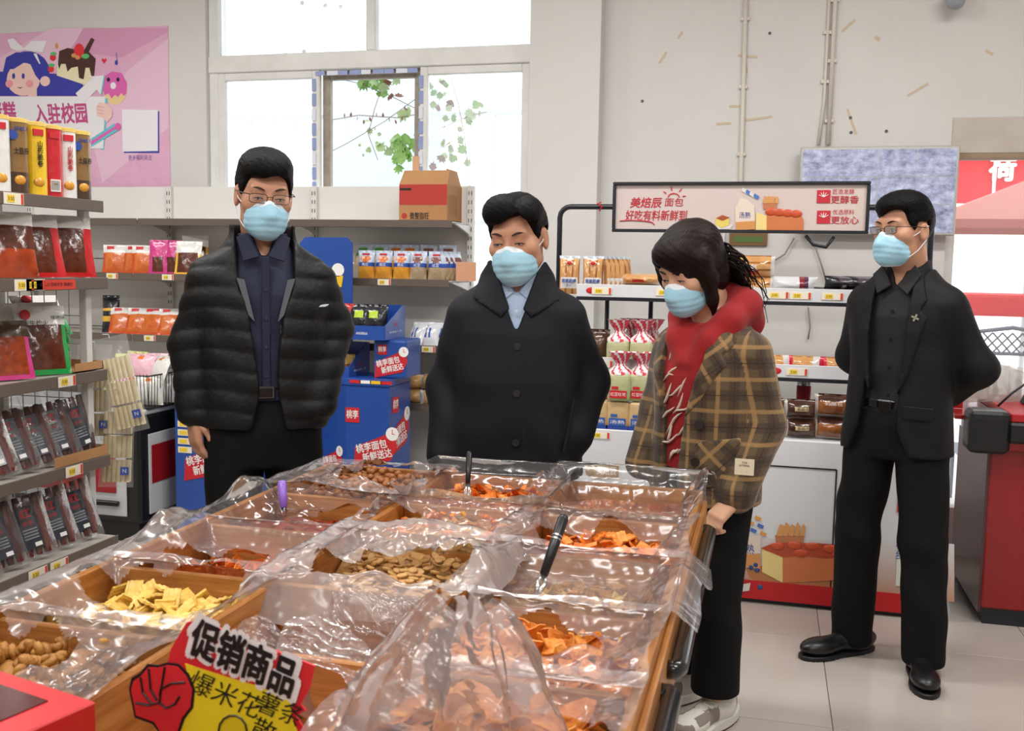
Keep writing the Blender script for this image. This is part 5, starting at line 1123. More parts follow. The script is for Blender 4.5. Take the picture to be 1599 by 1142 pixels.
# second blue display seen left of the quilted jacket
b2 = thing('bread_display', 'blue cardboard display with yellow price stickers beside the freezer', 'display stand', (atY(330, 700, 4.5).x, 4.5, 0))
xx0, xx1 = atY(273, 700, 4.5).x-b2.location.x, atY(400, 700, 4.5).x-b2.location.x; zz = atY(273, 588, 4.5).z
MB().box(xx0, xx1, 0, .4, 0, zz).build('base_carton', cbl, b2, bevel=.004)
for i in range(5): st = MB().box(-.04, .04, -.0025, -.001, -.016, .016).build('price_sticker', tagw, b2, loc=(xx0+.06, 0, zz-.2-.045*i)); MB().box(-.03, .015, -.0035, -.0025, -.01, .01).build('price_field', tagy, st)
slogan(b2, (xx0+.17, -.002, zz-.45), .22)
MB().prism([(-.06, .1), (.06, .1), (.02, -.06), (-.01, -.08)], -.003, -.001).build('bread_bag_print', tW, b2, loc=(xx0+.2, 0, zz-.86)); MB().box(-.05, .06, -.003, -.001, -.06, -.0).build('bread_print', M('pack_toast', ''), b2, loc=(xx0+.19, 0, zz-.95))
# ------------------------------------------------------------------ snack gondola on the left
GX, GE = -2.305, 3.1                                            # shelf front, far end
gd = thing('snack_gondola', 'metal shop gondola with brown shelf edges full of packed snacks', 'shelf', (GX-.25, (GE+1.0)/2, 0))
def G(n, x0, x1, y0, y1, z0, z1, m, par=None, bev=.002): return MB().box(x0-gd.location.x, x1-gd.location.x, y0-gd.location.y, y1-gd.location.y, z0, z1).build(n, m, par or gd, bevel=bev)
GZ = [1.655, 1.385, 1.055, .742, .445, .16]; GD = [.3, .34, .36, .38, .42, .46]; GXF = [GX, GX+.012, GX, GX+.004, GX+.03, GX+.06]
G('upright', GX-.075, GX-.045, GE-.05, GE-.02, 0, 1.845, gpost); G('upright', GX-.44, GX-.41, GE-.05, GE-.02, 0, 1.845, gpost)
lipt = M('price_strip', '8a8076', .3)
for z, d, xf_ in zip(GZ, GD, GXF):
    s_ = G('shelf', GX-.42, xf_-.004, 1.0, GE+.0, z-.008, z, gsh_t); G('shelf_lip', xf_-.004, xf_, 1.0, GE, z-.037, z+.004, gshelf, s_)
G('back_panel', GX-.46, GX-.45, 1.0, GE-.05, .1, 1.84, gpost); G('base', GX-.42, GX+.03, 1.0, GE-.02, 0, .12, gshelf)
wmw = M('wire_white', 'd6d4d0', .5)
for i in range(8): x = GX-.44+.052*i-gd.location.x; MB().tube([(x, GE-.035-gd.location.y, .5), (x, GE-.035-gd.location.y, 1.6)], .002, 5).build('grid_wire', wmw, gd)
for i in range(11): z = .55+.1*i; MB().tube([(GX-.44-gd.location.x, GE-.035-gd.location.y, z), (GX-.06-gd.location.x, GE-.035-gd.location.y, z)], .002, 5).build('grid_wire', wmw, gd)
def gtag(k, y): price_tag(gd, (GXF[k]+.0025-gd.location.x, y-gd.location.y, GZ[k]-.017), R(90), .085, .036)
for k, y in ((0, 2.66), (1, 2.68), (1, 2.73), (2, 2.88), (3, 2.9), (4, 2.68), (4, 2.78)): gtag(k, y)
o = MB().box(-.1, .1, -.0012, .0012, -.016, .016).build('promo_strip', tagr, gd, loc=(GXF[1]+.0025-gd.location.x, 2.82-gd.location.y, GZ[1]-.018), rot=(0, 0, R(90)))
text('一经入口 回味无穷 健康吃', tK, o, (0, -.002, 0), .013, w=.17)
# snack tubes: colour, cap, lettering
def can(label, y, body, cap, wrap=None, word=None, wm=None, x=GX-.052, group=None, rz=90, word2=None):
    t = thing('snack_tube', label, 'snack tube', (x, y, GZ[0]+.0005), R(rz), group); r = .0385
    prof = [(.001, 0, 0), (r, 0, 0), (r, .075, 1), (r, .085, 0), (r, .225, 2), (r*1.03, .2255, 2), (r*1.03, .238, 2), (r*.9, .2395, 2), (.001, .2395, 2)]
    b = MB()
    prof = [(r, 0, 1), (r, .07, 0), (r, .226, 2), (r*1.04, .2262, 2), (r*1.04, .238, 2), (r*.92, .24, 2)]
    b.lathe(prof, 24).build('tube_body', [body, wrap or body, cap], t)
    if word: text(word, wm or tK, t, (.004, -r-.0035, .135), .022, bold=.015, w=.018 if '\n' in word else .046)
    if word2: text(word2, tB, t, (.004, -r-.0035, .205), .017, bold=.015, w=.04)
    MB().ball((0, -r+.002, .045), (.018, .006, .016), 10, 6).build('food_print', P('mango', ''), t, smooth=True); MB().box(-.016, .016, -r-.003, -r+.01, .195, .215).build('brand_flag', tR, t) if not word2 else MB().cyl((-.02, -r-.002, .185), (-.02, -r+.012, .185), .015, n=16).build('brand_badge', tB, t)
    return t
cW, cBr, cYe, cRe, cGr, ccap = P('tubewhite', 'e8e6e2', .3), P('tubebrown', '8d6a3c', .3), P('tubeyellow', 'f0c624', .3), P('tubered', 'c8202c', .3), P('tubegreen', '3c7a2c', .3), P('tubecap', 'e8c868', .3)
tubes = [(2.655, cW, None, None, 'white snack tube at the near end beside the potato tube', None), (2.735, cBr, P('tubedark', '4a3424', .3), '土豆卷', 'brown potato snack tube with a blue badge on the top gondola shelf', 'SHIU'), (2.82, cYe, cYe, '山\n药\n脆\n卷', 'yellow snack tube with black lettering', None), (2.895, cRe, cRe, None, 'red snack tube showing its barcode side', None), (2.965, cW, cW, '山\n药\n脆\n卷', 'white snack tube with red lettering next to the red tube', None), (3.04, cBr, P('tubedark', ''), '土豆卷', 'brown tomato snack tube standing last before the green bottle', 'SHIU')]
for y, bd, wr_, wd_, lb, w2_ in tubes:
    t = can(lb, y, bd, ccap, wr_, wd_, tR if bd is cW else tK, word2=w2_, rz=62)
    if bd is cRe: bcd = MB().box(-.016, .016, -.042, -.0385, .02, .06).build('barcode', tW, t); [MB().box(-.014+.004*i, -.0125+.004*i, -.0428, -.042, .024, .056).build('barcode_bar', tK, bcd) for i in range(7)]
gb = thing('snack_tube', 'dark green tube half hidden behind the end post', 'snack tube', (GX-.16, 3.055, GZ[0]+.0005)); MB().lathe([(.03, 0), (.032, .01), (.032, .17), (.015, .2), (.015, .215)], 18).build('tube_body', cGr, gb)
for i, y in enumerate((2.70, 2.78, 2.86, 2.94, 3.0)): can('snack tube in the back row behind the front tubes', y, [cW, cBr, cYe][i % 3], ccap, x=GX-.14, group='back row of snack tubes')

# hanging / leaning packs
def lean(name, me, k, y, label, cat, group=None, rz=62, rx=-14, dx=.06, dz=0, word=None, wm=None, wpos=None, ws=.02):
    o = place(name, me, (GXF[k]-dx, y, GZ[k]+.0045+dz), label, cat, group, R(rz), R(rx))
    if word: text(word, wm, o, wpos, ws)
    return o
red_j = bag_mesh('jerky_bag', .17, .218, .035, [pr_, pw_, jerky], lambda u, v, f: (1 if v > .8 else (2 if f and .16 < u < .84 and .08 < v < .78 else 0)), 5)
org_j = bag_mesh('jerky_bag', .17, .218, .035, [P('amber', 'b8481a', .15, var=(18, '7a2a12')), pw_, jerky], lambda u, v, f: (1 if v > .8 else (2 if f and v > .42 else 0)), 6)
lean('jerky_bag', red_j, 1, 2.985, 'red bag of brown jerky at the end of the second gondola shelf', 'snack bag', None, 60, -12)
lean('jerky_bag', red_j, 1, 2.84, 'red bag of brown jerky leaning next to the amber one', 'snack bag', None, 68, -16)
lean('jerky_bag', org_j, 1, 2.70, 'amber bag of brown jerky below the snack tubes', 'snack bag', None, 60, -14)
for y in (2.92, 2.78): lean('jerky_bag', red_j, 1, y, 'red jerky bag in the second row behind the front jerky bags', 'snack bag', 'second row of jerky bags', 62, -12, .16)
grn = bag_mesh('meat_bag', .165, .24, .035, [pg_, pw_, jerky], lambda u, v, f: (1 if v > .68 else (2 if f and .14 < u < .86 and .1 < v else 0)), 7)
o = lean('meat_bag', grn, 2, 2.86, 'green edged bag of beef skewers with a white header on the third shelf', 'snack bag', None, 58, -16, word='板牛灼火', wm=tK, wpos=(-.02, -.0165, .175), ws=.021)
MB().cyl((-.05, -.0145, .208), (-.05, -.009, .208), .017, n=16).build('brand_badge', tR, o); text('烧烤味', tK, o, (.055, -.012, .195), .016)
lean('meat_bag', bag_mesh('meat_bag', .16, .2, .03, [pk_, P('oliv', '4a3a22'), P('skewer', 'b04a22', .2, var=(40, '7c2c14'))], lambda u, v, f: 1 if v > .72 else (2 if f and .12 < u < .88 and v > .1 else 0), 8), 2, 2.69, 'magenta edged bag of spicy strips at the near end of the third shelf', 'snack bag', None, 60, -20)
for i, y in enumerate((2.93, 2.98, 2.80)): lean('meat_bag', grn, 2, y, 'green edged meat bag standing behind the beef skewer bag', 'snack bag', 'meat bags behind the skewers', 66+8*i, -8, .17)
for i in range(4):
    o = place('meat_bag', grn, (GXF[2]-.19+.004*i, 3.02, GZ[2]+.035+.03*i), 'white and green meat bag lying in the slanted pile at the shelf end', 'snack bag', 'slanted pile of meat bags', R(55), R(-62+2*i))
    MB().cyl((-.03, -.016, .2), (-.03, -.01, .2), .02, n=14).build('brand_badge', tR, o)
cbd = thing('carton_tray', 'cut down carton under the slanted pile of meat bags', 'box', (GXF[2]-.1, 3.02, GZ[2]+.0045)); MB().box(-.14, .085, -.075, .075, 0, .003).box(.082, .085, -.075, .075, 0, .03).box(-.14, .085, .072, .075, 0, .03).build('tray_body', cb, cbd)
# sausage packs
sausage_m = [M('sausage_skin', '7a2a1c', .3, coat=.5, var=(30, '561a12')), plb]
def sausage_mesh(seed, wdt=.1):
    b = MB(); q = random.Random(seed)
    for i in range(4): x = -wdt/2+.014+i*(wdt-.028)/3; b.mat(0).tube([(x, .0, .012), (x+.003, .004, .06), (x, .0, .13), (x+.002*i, .003, .195)], [.008, .0135, .0135, .008], 8)
    b.mat(1).box(-wdt*.26, wdt*.26, -.0195, -.0165, .035, .165); return b
def sausage_pack(loc, label, group, rz, rx, seed):
    t = thing('sausage_pack', label, 'sausage pack', loc, R(rz), group); t.rotation_euler = (R(rx), R(-11), R(rz)); t.scale = (1.2, 1.1, 1.12)
    sausage_mesh(seed).build('sausages', sausage_m, t, smooth=False); pillow(MB(), .125, .235, .045, None, seed=seed, wr=.006).build('wrapper', clear, t, smooth=True)
    text('红', tR, t, (.0, -.0205, .14), .03, bold=.04); text('香肠', tR, t, (0, -.0205, .112), .014); MB().box(.004, .022, -.0208, -.0196, .04, .052).build('barcode', tW, t)
    for i in range(4): MB().box(-.018, .02, -.0206, -.0197, .065+.009*i, .069+.009*i).build('fine_print', M('fine_print', '8d929a', .5), t)
for i, (y, rz, rx) in enumerate(((2.62, 58, -22), (2.72, 60, -24), (2.82, 60, -24), (2.92, 58, -20), (3.03, 74, -10))): sausage_pack((GXF[3]-.055, y, GZ[3]+.005), 'sausage pack with a dark label standing on the fourth gondola shelf', 'sausage packs on the fourth shelf', rz, rx, i)
for i, (y, rz) in enumerate(((2.72, 60), (2.86, 64))): sausage_pack((GXF[3]-.15, y, GZ[3]+.06), 'sausage pack lying behind the standing packs of the fourth shelf', 'lying sausage packs', rz, -70, i+9)
for i, (y, rz, rx) in enumerate(((2.5, 60, -16), (2.62, 60, -16), (2.75, 56, -12), (2.87, 60, -14), (2.99, 60, -12))): sausage_pack((GXF[4]-.06, y, GZ[4]+.005), 'sausage pack with a dark label standing on the fifth gondola shelf', 'sausage packs on the fifth shelf', rz, rx, i+20)
cbd = thing('carton_tray', 'brown carton edge holding the sausage packs on the fourth shelf', 'box', (GXF[3]-.012, 2.96, GZ[3]+.0045)); MB().box(0, .003, -.14, .14, 0, .035).box(-.05, 0, .137, .14, 0, .035).build('tray_body', cb, cbd)
for i in range(3): place('meat_bag', grn, (GXF[5]-.11+.01*i, 2.68+.19*i, GZ[5]+.03), 'meat bag lying on the lowest gondola shelf', 'snack bag', 'meat bags on the lowest shelf', R(50+8*i), R(-62))
# wafer stick packs hanging at the gondola end
wafer_m = [M('wafer', 'fff3d0', .7, var=(50, 'f6e4b8')), pb_]
def wafer_pack(px, py, label, tilt, seed, rows=3):
    p = atY(px, py, GE+.05); t = thing('wafer_pack', label, 'wafer pack', (p.x, GE+.06, p.z), R(25)); t.rotation_euler = (R(-4), R(tilt), R(25))
    b = MB()
    for r in range(rows):
        for i in range(6): x = -.042+.0168*i; z = .02+.09*r; b.cyl((x, .0, z), (x+.002, 0, z+.082), .0082, n=8)
        for i in range(6): x = -.042+.0168*i; z = .02+.09*r; b.cyl((x, .017, z), (x, .017, z+.08), .0082, n=8)
    b.build('wafer_sticks', wafer_m[0], t, smooth=False); pillow(MB(), .125, .09*rows+.09, .062, None, seed=seed, wr=.006).build('wrapper', film('wafer_wrap', .12, .3, .15, 'ffffff', 40, .3), t, smooth=True)
    l = MB().box(.02, .05, -.033, -.031, .05, .08).build('brand_label', wafer_m[1], t); text('N', tW, l, (.035, -.0345, .065), .02)
    MB().tube([(0, 0, .09*rows+.085), (0, 0, .09*rows+.1), (0, -.085, .09*rows+.1)], .0022, 5).build('hang_hook', wmw, t)
wafer_pack(205, 676, 'hanging pack of wafer sticks at the gondola end, upper one with the long clear top', -13, 3)
wafer_pack(178, 762, 'hanging pack of wafer sticks at the gondola end, lower one', 2, 5)
wafer_pack(146, 690, 'pack of wafer sticks hanging behind the wire grid', 0, 8)
# ------------------------------------------------------------------ white bread stand with wide sign
DY = 4.37
dx0, dx1 = -.88, .75; ctop = .735
dsp = thing('bread_stand', 'white bread stand with printed front, black poles and a wide sign on top', 'display stand', ((dx0+dx1)/2, DY, 0)); D0 = dsp.location.x
wht = M('stand_white', 'dfe0e2', .28, coat=.2, var=(4, 'd9dadd')); pole = M('pole_black', '1e2028', .35)
def dX(px, py, Y=DY): return atY(px, py, Y).x-D0
def dZ(px, py, Y=DY): return atY(px, py, Y).z
MB().box(dx0-D0, dx1-D0, 0, .6, .02, ctop).build('cabinet', wht, dsp, bevel=.006)
MB().box(dx0-D0-.002, dx1-D0+.002, -.004, .0, .022, .105).build('red_skirting', M('skirting_red', 'c01c22', .35), dsp); MB().box(dx0-D0+.02, dx1-D0-.02, .02, .58, 0, .02).build('plinth', pole, dsp)
ln = MB(); lx0, lx1, lz0, lz1 = dX(1032, 740), dX(1306, 740), dZ(1303, 925), dZ(1306, 734)
ln.box(lx0, lx1, -.003, -.0005, lz1-.003, lz1+.003).box(lx1-.003, lx1+.003, -.003, -.0005, lz0, lz1).box(lx0-.003, lx0+.003, -.003, -.0005, lz0, lz1); ln.build('door_seam', pole, dsp)
# print on the front: loaf on a board, basket of sticks, toast bag, cake, blueberries
fade_m = M('print_fade', 'dfe0e2', .28, coat=.2)
fd_nt = fade_m.node_tree; fd_g = fd_nt.nodes.new('ShaderNodeTexCoord'); fd_s = fd_nt.nodes.new('ShaderNodeSeparateXYZ'); fd_r = fd_nt.nodes.new('ShaderNodeMapRange'); fd_r.inputs[1].default_value = .36; fd_r.inputs[2].default_value = .1
fd_x = fd_nt.nodes.new('ShaderNodeMix'); fd_x.data_type = 'RGBA'; fd_x.inputs[6].default_value = (*lin('dfe0e2'), 1); fd_x.inputs[7].default_value = (*lin('bb9078'), 1)
fd_nt.links.new(fd_g.outputs['Object'], fd_s.inputs[0]); fd_nt.links.new(fd_s.outputs[2], fd_r.inputs[0]); fd_nt.links.new(fd_r.outputs[0], fd_x.inputs[0]); fd_nt.links.new(fd_x.outputs[2], fd_nt.nodes['Principled BSDF'].inputs['Base Color'])
def ink(n, c): return M('print_'+n, c, .35, coat=.2)
NB = [0]
def blob(n, poly, m, y=-.003, par=None): NB[0] += 1; y -= NB[0]*3e-5; return MB().prism([(dX(a, b), dZ(a, b)) for a, b in poly], y-.0006, y).build(n, m, par or dsp)
blob('print_backdrop', [(900, 836), (1440, 846), (1490, 850), (1490, 940), (1440, 936), (905, 905)], fade_m, -.0012)
blob('board_print', [(1165, 888), (1200, 882), (1330, 905), (1345, 895), (1343, 915), (1300, 922), (1200, 916), (1170, 902)], ink('board', 'b5764a'), -.002)
blob('loaf_side', [(1190, 855), (1222, 868), (1222, 910), (1190, 893)], ink('loafcut', 'efd68a'), -.004)
blob('loaf_front', [(1222, 868), (1235, 858), (1320, 868), (1327, 880), (1325, 905), (1222, 910)], ink('loaf', 'd07848'), -.004)
blob('loaf_top', [(1188, 856), (1205, 849), (1225, 847), (1250, 848), (1275, 848), (1300, 850), (1320, 858), (1325, 868), (1290, 872), (1255, 868), (1222, 870)], ink('loaftop', 'b4492a'), -.005)
for cx_, cy_ in ((1214, 853), (1240, 852), (1268, 853), (1296, 857), (1310, 866), (1250, 864)): o = MB().ball((0, 0, 0), (.03, .004, .017), 12, 8).build('loaf_bun', ink('bunshine', 'c8502a'), dsp, smooth=True, loc=(dX(cx_, cy_), -.006, dZ(cx_, cy_)))
blob('basket_print', [(1210, 836), (1256, 838), (1254, 850), (1212, 848)], ink('basket', 'c07850'), -.003)
for i in range(5): blob('bread_stick_print', [(1212+9*i, 836), (1218+9*i, 818-3*(i % 2)), (1226+8*i, 822), (1220+9*i, 838)], ink('stick', 'd89a5c'), -.004)
blob('toast_bag_print', [(1140, 838), (1188, 836), (1187, 888), (1138, 884)], ink('bag', 'e4d4c4'), -.0035); blob('wheat_print', [(1138, 868), (1187, 864), (1187, 888), (1138, 884)], ink('wheat', 'd59454'), -.0045); blob('wheat_blue_print', [(1136, 866), (1150, 872), (1140, 882)], ink('blue', '3f6ab8'), -.0055)
text('汤熟', tB, dsp, (dX(1162, 858), -.0056, dZ(1162, 858)), .05, w=.085)
for i in range(9): a, b = 1150+ (i % 3)*15+ (i//3)*4, 795+(i//3)*12+(i % 3)*5; blob('confetti_print', [(a, b), (a+9, b+4), (a+7, b+9), (a-2, b+5)], ink('conf_b', '4a74c0') if i % 2 else ink('conf_o', 'e0a050'), -.003)
blob('cake_plate_print', [(1135, 915), (1172, 910), (1170, 922), (1140, 926)], ink('plate', 'e0d8d0'), -.006); blob('cake_print', [(1135, 898), (1148, 894), (1161, 899), (1161, 912), (1148, 921), (1135, 914)], ink('cake', 'e6cf6a'), -.007); blob('cake_top_print', [(1134, 899), (1148, 893), (1162, 899), (1149, 905)], ink('caketop', 'a8502c'), -.008)
for a, b in ((1173, 886), (1180, 882), (1182, 890), (1187, 917)): MB().ball((0, 0, 0), (.012, .003, .012), 10, 6).build('blueberry_print', ink('berry', '2c4c86'), dsp, smooth=True, loc=(dX(a, b), -.004, dZ(a, b)))
blob('bottle_print', [(1402, 845), (1420, 800), (1434, 800), (1438, 915), (1398, 915)], ink('bottle', 'dcdcd2'), -.003); blob('bottle_cap_print', [(1402, 775), (1420, 775), (1424, 800), (1400, 800)], ink('capred', 'c04434'), -.003); text('软', tB, dsp, (dX(1408, 850), -.0045, dZ(1408, 850)), .05); text('纯', tB, dsp, (dX(1408, 868), -.0045, dZ(1408, 868)), .05)
lg = blob('brand_plate', [(927, 727), (967, 725), (966, 745), (926, 747)], ink('logo', 'a2835c'), -.003); text('美焙辰', tW, dsp, (dX(947, 736), -.0048, dZ(947, 736)), .042, w=.09, bold=.02)
MB().ball((0, 0, 0), (.02, .003, .026), 10, 6).build('baker_mark', ink('logo', ''), dsp, smooth=True, loc=(dX(921, 735), -.003, dZ(921, 735)))
# shelves
SZ = [1.352, 1.022]; SY = .10
for z in SZ:
    s_ = MB().box(dx0-D0+.03, dx1-D0-.09, SY, SY+.38, z-.03, z-.022).build('shelf', wht, dsp); MB().box(dx0-D0+.03, dx1-D0-.09, SY-.006, SY, z-.032, z+.026).build('shelf_lip', wht, s_, bevel=.002); MB().box(dx0-D0+.03, dx1-D0-.09, SY-.008, SY+.002, z-.047, z-.032).build('shelf_edge', pole, s_)
    for px in (940, 1040, 1215, 1250, 1300) if z > 1.2 else (945, 1250): price_tag(s_, (dX(px, 460, DY+SY), SY-.0085, z-.004), 0, .09, .03)
    o = MB().ball((0, 0, 0), (.026, .002, .015), 14, 6).build('brand_oval', tR, s_, smooth=True, loc=(dX(1211 if z < 1.2 else 921, 575, DY+SY), SY-.007, z-.003))
price_tag(dsp, (dX(937, 685), -.003, ctop-.03), 0, .09, .03)
# pole frame
pY = .23; pl_, pr2 = dX(873, 400, DY+pY), dX(1452, 400, DY+pY); pz = dZ(900, 323, DY+pY); rr = .05
pts = [(pl_, pY, ctop)]+[(pl_, pY, pz-rr)]+[(pl_+rr-rr*math.cos(a), pY, pz-rr+rr*math.sin(a)) for a in (.4, .8, 1.2, 1.57)]
pts2 = [(pr2-rr+rr*math.cos(a), pY, pz-rr+rr*math.sin(a)) for a in (1.57, 1.2, .8, .4)]+[(pr2, pY, pz-rr), (pr2, pY, ctop)]
MB().tube(pts+pts2, .0125, 10).build('pole_frame', pole, dsp, smooth=True)
for x in (pl_+.2, dX(1015, 520, DY+.44), pr2-.12): MB().tube([(x, .44, ctop), (x, .44, 1.33)], .011, 8).build('rear_pole', pole, dsp, smooth=True)
# sign
sx0, sx1 = dX(957, 320, DY+.2), dX(1358, 320, DY+.2); sz0, sz1 = dZ(1150, 364, DY+.2), dZ(1150, 284, DY+.2)
sg = MB(); t_s = .014; sg.box(sx0, sx1, .185, .225, sz0, sz0+t_s).box(sx0, sx1, .185, .225, sz1-t_s, sz1).box(sx0, sx0+t_s, .185, .225, sz0+t_s, sz1-t_s).box(sx1-t_s, sx1, .185, .225, sz0+t_s, sz1-t_s)
sgo = sg.build('sign_frame', pole, dsp, bevel=.003)
MB().box(sx0+t_s, sx1-t_s, .2, .215, sz0+t_s, sz1-t_s).build('sign_panel', M('sign_face', 'd3c3c0', .12, coat=.4, var=(1.5, 'd9c8be')), sgo)
def sP(px, py, dy=0): return (dX(px, py, DY+.2), .198-dy, dZ(px, py, DY+.2))
def sblob(n, poly, m, dy=.0): NB[0] += 1; dy += NB[0]*2e-5; return MB().prism([(dX(a, b, DY+.2), dZ(a, b, DY+.2)) for a, b in poly], .1985-dy-.001, .1985-dy).build(n, m, sgo)
signr = M('sign_red', 'c4283a', .4)
text('美焙辰', signr, sgo, sP(1008, 318), .05, w=.145, bold=.02, shear=.15); text('面包', signr, sgo, sP(1052, 317), .04, w=.082, bold=.005, shear=.1); text('好吃有料新鲜到', signr, sgo, sP(1024, 338), .05, w=.28, bold=.015, shear=.12)
MB().tube([sP(a, b) for a, b in ((968, 345), (985, 344), (1005, 345), (1018, 347), (1022, 351))], .003, 6).build('sign_flourish', signr, sgo)
for a, b, c, d in ((1040, 302, 1036, 299), (1049, 297, 1048, 291), (1061, 299, 1065, 294), (1066, 307, 1071, 306)): MB().tube([sP(a, b), sP(c, d)], [.0035, .0015], 6).build('sun_ray', signr, sgo)
MB().tube([sP(1052+9*math.cos(t), 309-7*math.sin(t)) for t in (0, .5, 1, 1.6, 2.1, 2.6, 3.1)], .0025, 6).build('sun_arc', signr, sgo)
sblob('cake_print', [(1118, 341), (1128, 337), (1139, 340), (1138, 352), (1127, 356), (1117, 351)], ink('cake', ''), .001); sblob('cake_top_print', [(1118, 341), (1128, 336), (1140, 340), (1128, 345)], ink('caketop', ''), .002); sblob('cake_plate_print', [(1113, 352), (1145, 351), (1140, 358), (1118, 358)], ink('plate', ''))
sblob('toast_bag_print', [(1148, 322), (1178, 320), (1179, 358), (1149, 360)], ink('bag', ''), .001); sblob('wheat_print', [(1149, 347), (1179, 345), (1179, 358), (1149, 360)], ink('wheat', ''), .002); text('汤熟', tB, sgo, sP(1163, 337, .0035), .03, w=.05); sblob('bag_neck_print', [(1156, 309), (1168, 312), (1176, 321), (1150, 322)], ink('bag', ''), .001)
for i in range(4): sblob('confetti_print', [(1160+6*i, 293+3*i), (1168+6*i, 298+3*i), (1165+6*i, 303+3*i), (1158+6*i, 298+3*i)], ink('conf_b', '') if i % 2 else ink('plate', ''), .001)
sblob('loaf_side', [(1181, 332), (1197, 337), (1197, 361), (1180, 360)], ink('loafcut', ''), .001); sblob('loaf_front', [(1197, 337), (1210, 330), (1250, 333), (1255, 345), (1254, 361), (1197, 361)], ink('loaf', ''), .001)
for i in range(4): MB().ball((0, 0, 0), (.026, .003, .017), 12, 6).build('loaf_bun', ink('bunshine', ''), sgo, smooth=True, loc=sP(1204+13*i, 331+i, .003))
sblob('basket_print', [(1191, 317), (1214, 318), (1212, 328), (1192, 327)], ink('basket', ''), .001)
for i in range(4): sblob('bread_stick_print', [(1191+6*i, 317), (1194+6*i, 306), (1200+5*i, 308), (1197+6*i, 318)], ink('stick', ''), .002)
for py, a, b in ((307, '匠造发酵', '更醇香'), (339, '优选原料', '更放心')):
    x0, y0 = 1286, py
    MB().box(0, .056, -.001, 0, -.056, 0).build('icon_tile', signr, sgo, loc=sP(1276, py-10), bevel=.0004)
    for k in range(5): MB().tube([(.028, -.002, -.03), (.028+.022*math.cos(.5+k*.55), -.002, -.03+.022*math.sin(.5+k*.55))], .0015, 5).build('icon_ray', tW, sgo, loc=sP(1276, py-10))
    text(a, signr, sgo, sP(1317, py-7), .024, w=.088); text(b, signr, sgo, sP(1319, py+6), .036, w=.115, bold=.01)
rib = MB().tube([(0, 0, -.02), (.012, -.01, .0), (-.008, -.012, .012), (.006, 0, .02)], .004, 6).build('ribbon', tR, dsp, loc=(dX(937, 322, DY+pY), pY-.012, pz))
MB().tube([sP(1258, 368, -.01), sP(1270, 382, -.02), sP(1290, 386, -.02), sP(1303, 370, -.01)], .008, 8).build('sign_cable', pole, dsp, smooth=True)

# --- breads on the stand
def st(px, py, k, back=0.04, Y=None):
    """foot point on shelf k (0 top, 1 middle, 2 counter)"""
    y = DY+SY+back if k < 2 else DY+back
    z = [SZ[0]-.0218, SZ[1]-.0218, ctop+.0003][k]; return Vector((atY(px, py, y).x, y, z))
bunb = P('bunlong', 'c48a50', .16, var=(14, 'd9a870')); bund = P('bunseam', '9a5f2c', .2); stripes = [P('stripewhite', 'e8e2e2', .25), P('stripered', 'cf2f4a', .25)]
stick_bag = bag_mesh('bun_stick_bag', .095, .175, .045, [bunb, pw_, P('sky2', 'd6e2ee'), bund], lambda u, v, f: (1 if f and .08 < u < .92 and .14 < v < .44 else (2 if v > .93 else (3 if abs((u*3) % 1-.5) > .4 else 0))), 3, nu=24)
for i, (px, bk2, rz) in enumerate(((889, .02, 6), (926, .02, 4))):
    o = place('bun_stick_bag', stick_bag, st(px, 430, 0, bk2), 'upright bag of finger buns with blue lettering at the pole end of the top shelf', 'bread bag', 'upright finger bun bags', R(rz), R(-5)); text('滚滚奶棒', tB, o, (0, -.027, .057), .019, w=.068, bold=.03); text('面包', tB, o, (0, -.027, .036), .013); MB().ball((0, -.026, .14), (.012, .003, .008), 10, 6).build('brand_oval', tR, o, smooth=True)
for i in range(4): place('bun_stick_bag', stick_bag, st(955+7*i, 430, 0, .05+.012*i), 'finger bun bag seen edge on behind the upright pair', 'bread bag', 'edge on finger bun bags', R(62), R(-3))
flat = lambda n, w_, h_, d_, mats, fn, s: bag_mesh(n, w_, h_, d_, mats, fn, s, seal=.05)
roll = bag_mesh('roll_pack', .19, .05, .11, [bunb, P('rollclear', 'd8d0cc', .15), pr_, bund], lambda u, v, f: 1 if u < .08 or u > .92 or v < .2 else (2 if f and .3 < u < .6 and v < .5 else (3 if abs((u*5) % 1-.5) > .42 else 0)), 4, nu=30, seal=.05)
for i in range(2): place('roll_pack', roll, st(998, 440, 0, .07)+Vector((.01*i, 0, .048*i)), 'clear pack of small rolls beside the finger buns', 'bread pack', 'small roll packs')
bigroll = bag_mesh('bread_roll_pack', .18, .095, .09, [bunb, P('rollclear', ''), pr_, bund], lambda u, v, f: 1 if u > .92 or u < .08 else (2 if f and u < .6 and .12 < v < .3 else (3 if abs((v*3) % 1-.5) > .43 else 0)), 6, nv=24)
for i in range(2):
    o = place('bread_roll_pack', bigroll, st(1177, 440, 0, .08)+Vector((0, 0, .093*i)), ['orange bread roll pack at the bottom of the pair behind the ponytail', 'orange bread roll pack on top of the pair behind the ponytail'][i], 'bread pack', None, R(3)); text('面包', tW, o, (-.02, -.046, .04), .03, bold=.02)
sil = flat('cake_bag', .2, .07, .1, [P('silver', 'd4d4d8', .18), P('burg', '8a2c30', .2), P('violet', '5a2a4a', .2)], lambda u, v, f: (1 if .55 < u < .75 else (2 if u >= .75 and u < .85 else 0)) if f else 0, 7)
place('cake_bag', sil, st(1240, 440, 0, .09)+Vector((0, 0, .028)), 'silver white cake bag with a dark red picture on the top shelf', 'bread bag', None, R(4)); place('cake_bag', flat('cake_bag', .19, .027, .1, [P('silver', ''), P('burg', '')], lambda u, v, f: 1 if .5 < u < .7 else 0, 8), st(1240, 440, 0, .08), 'flat silver cake bag under the dark red picture bag', 'bread bag')
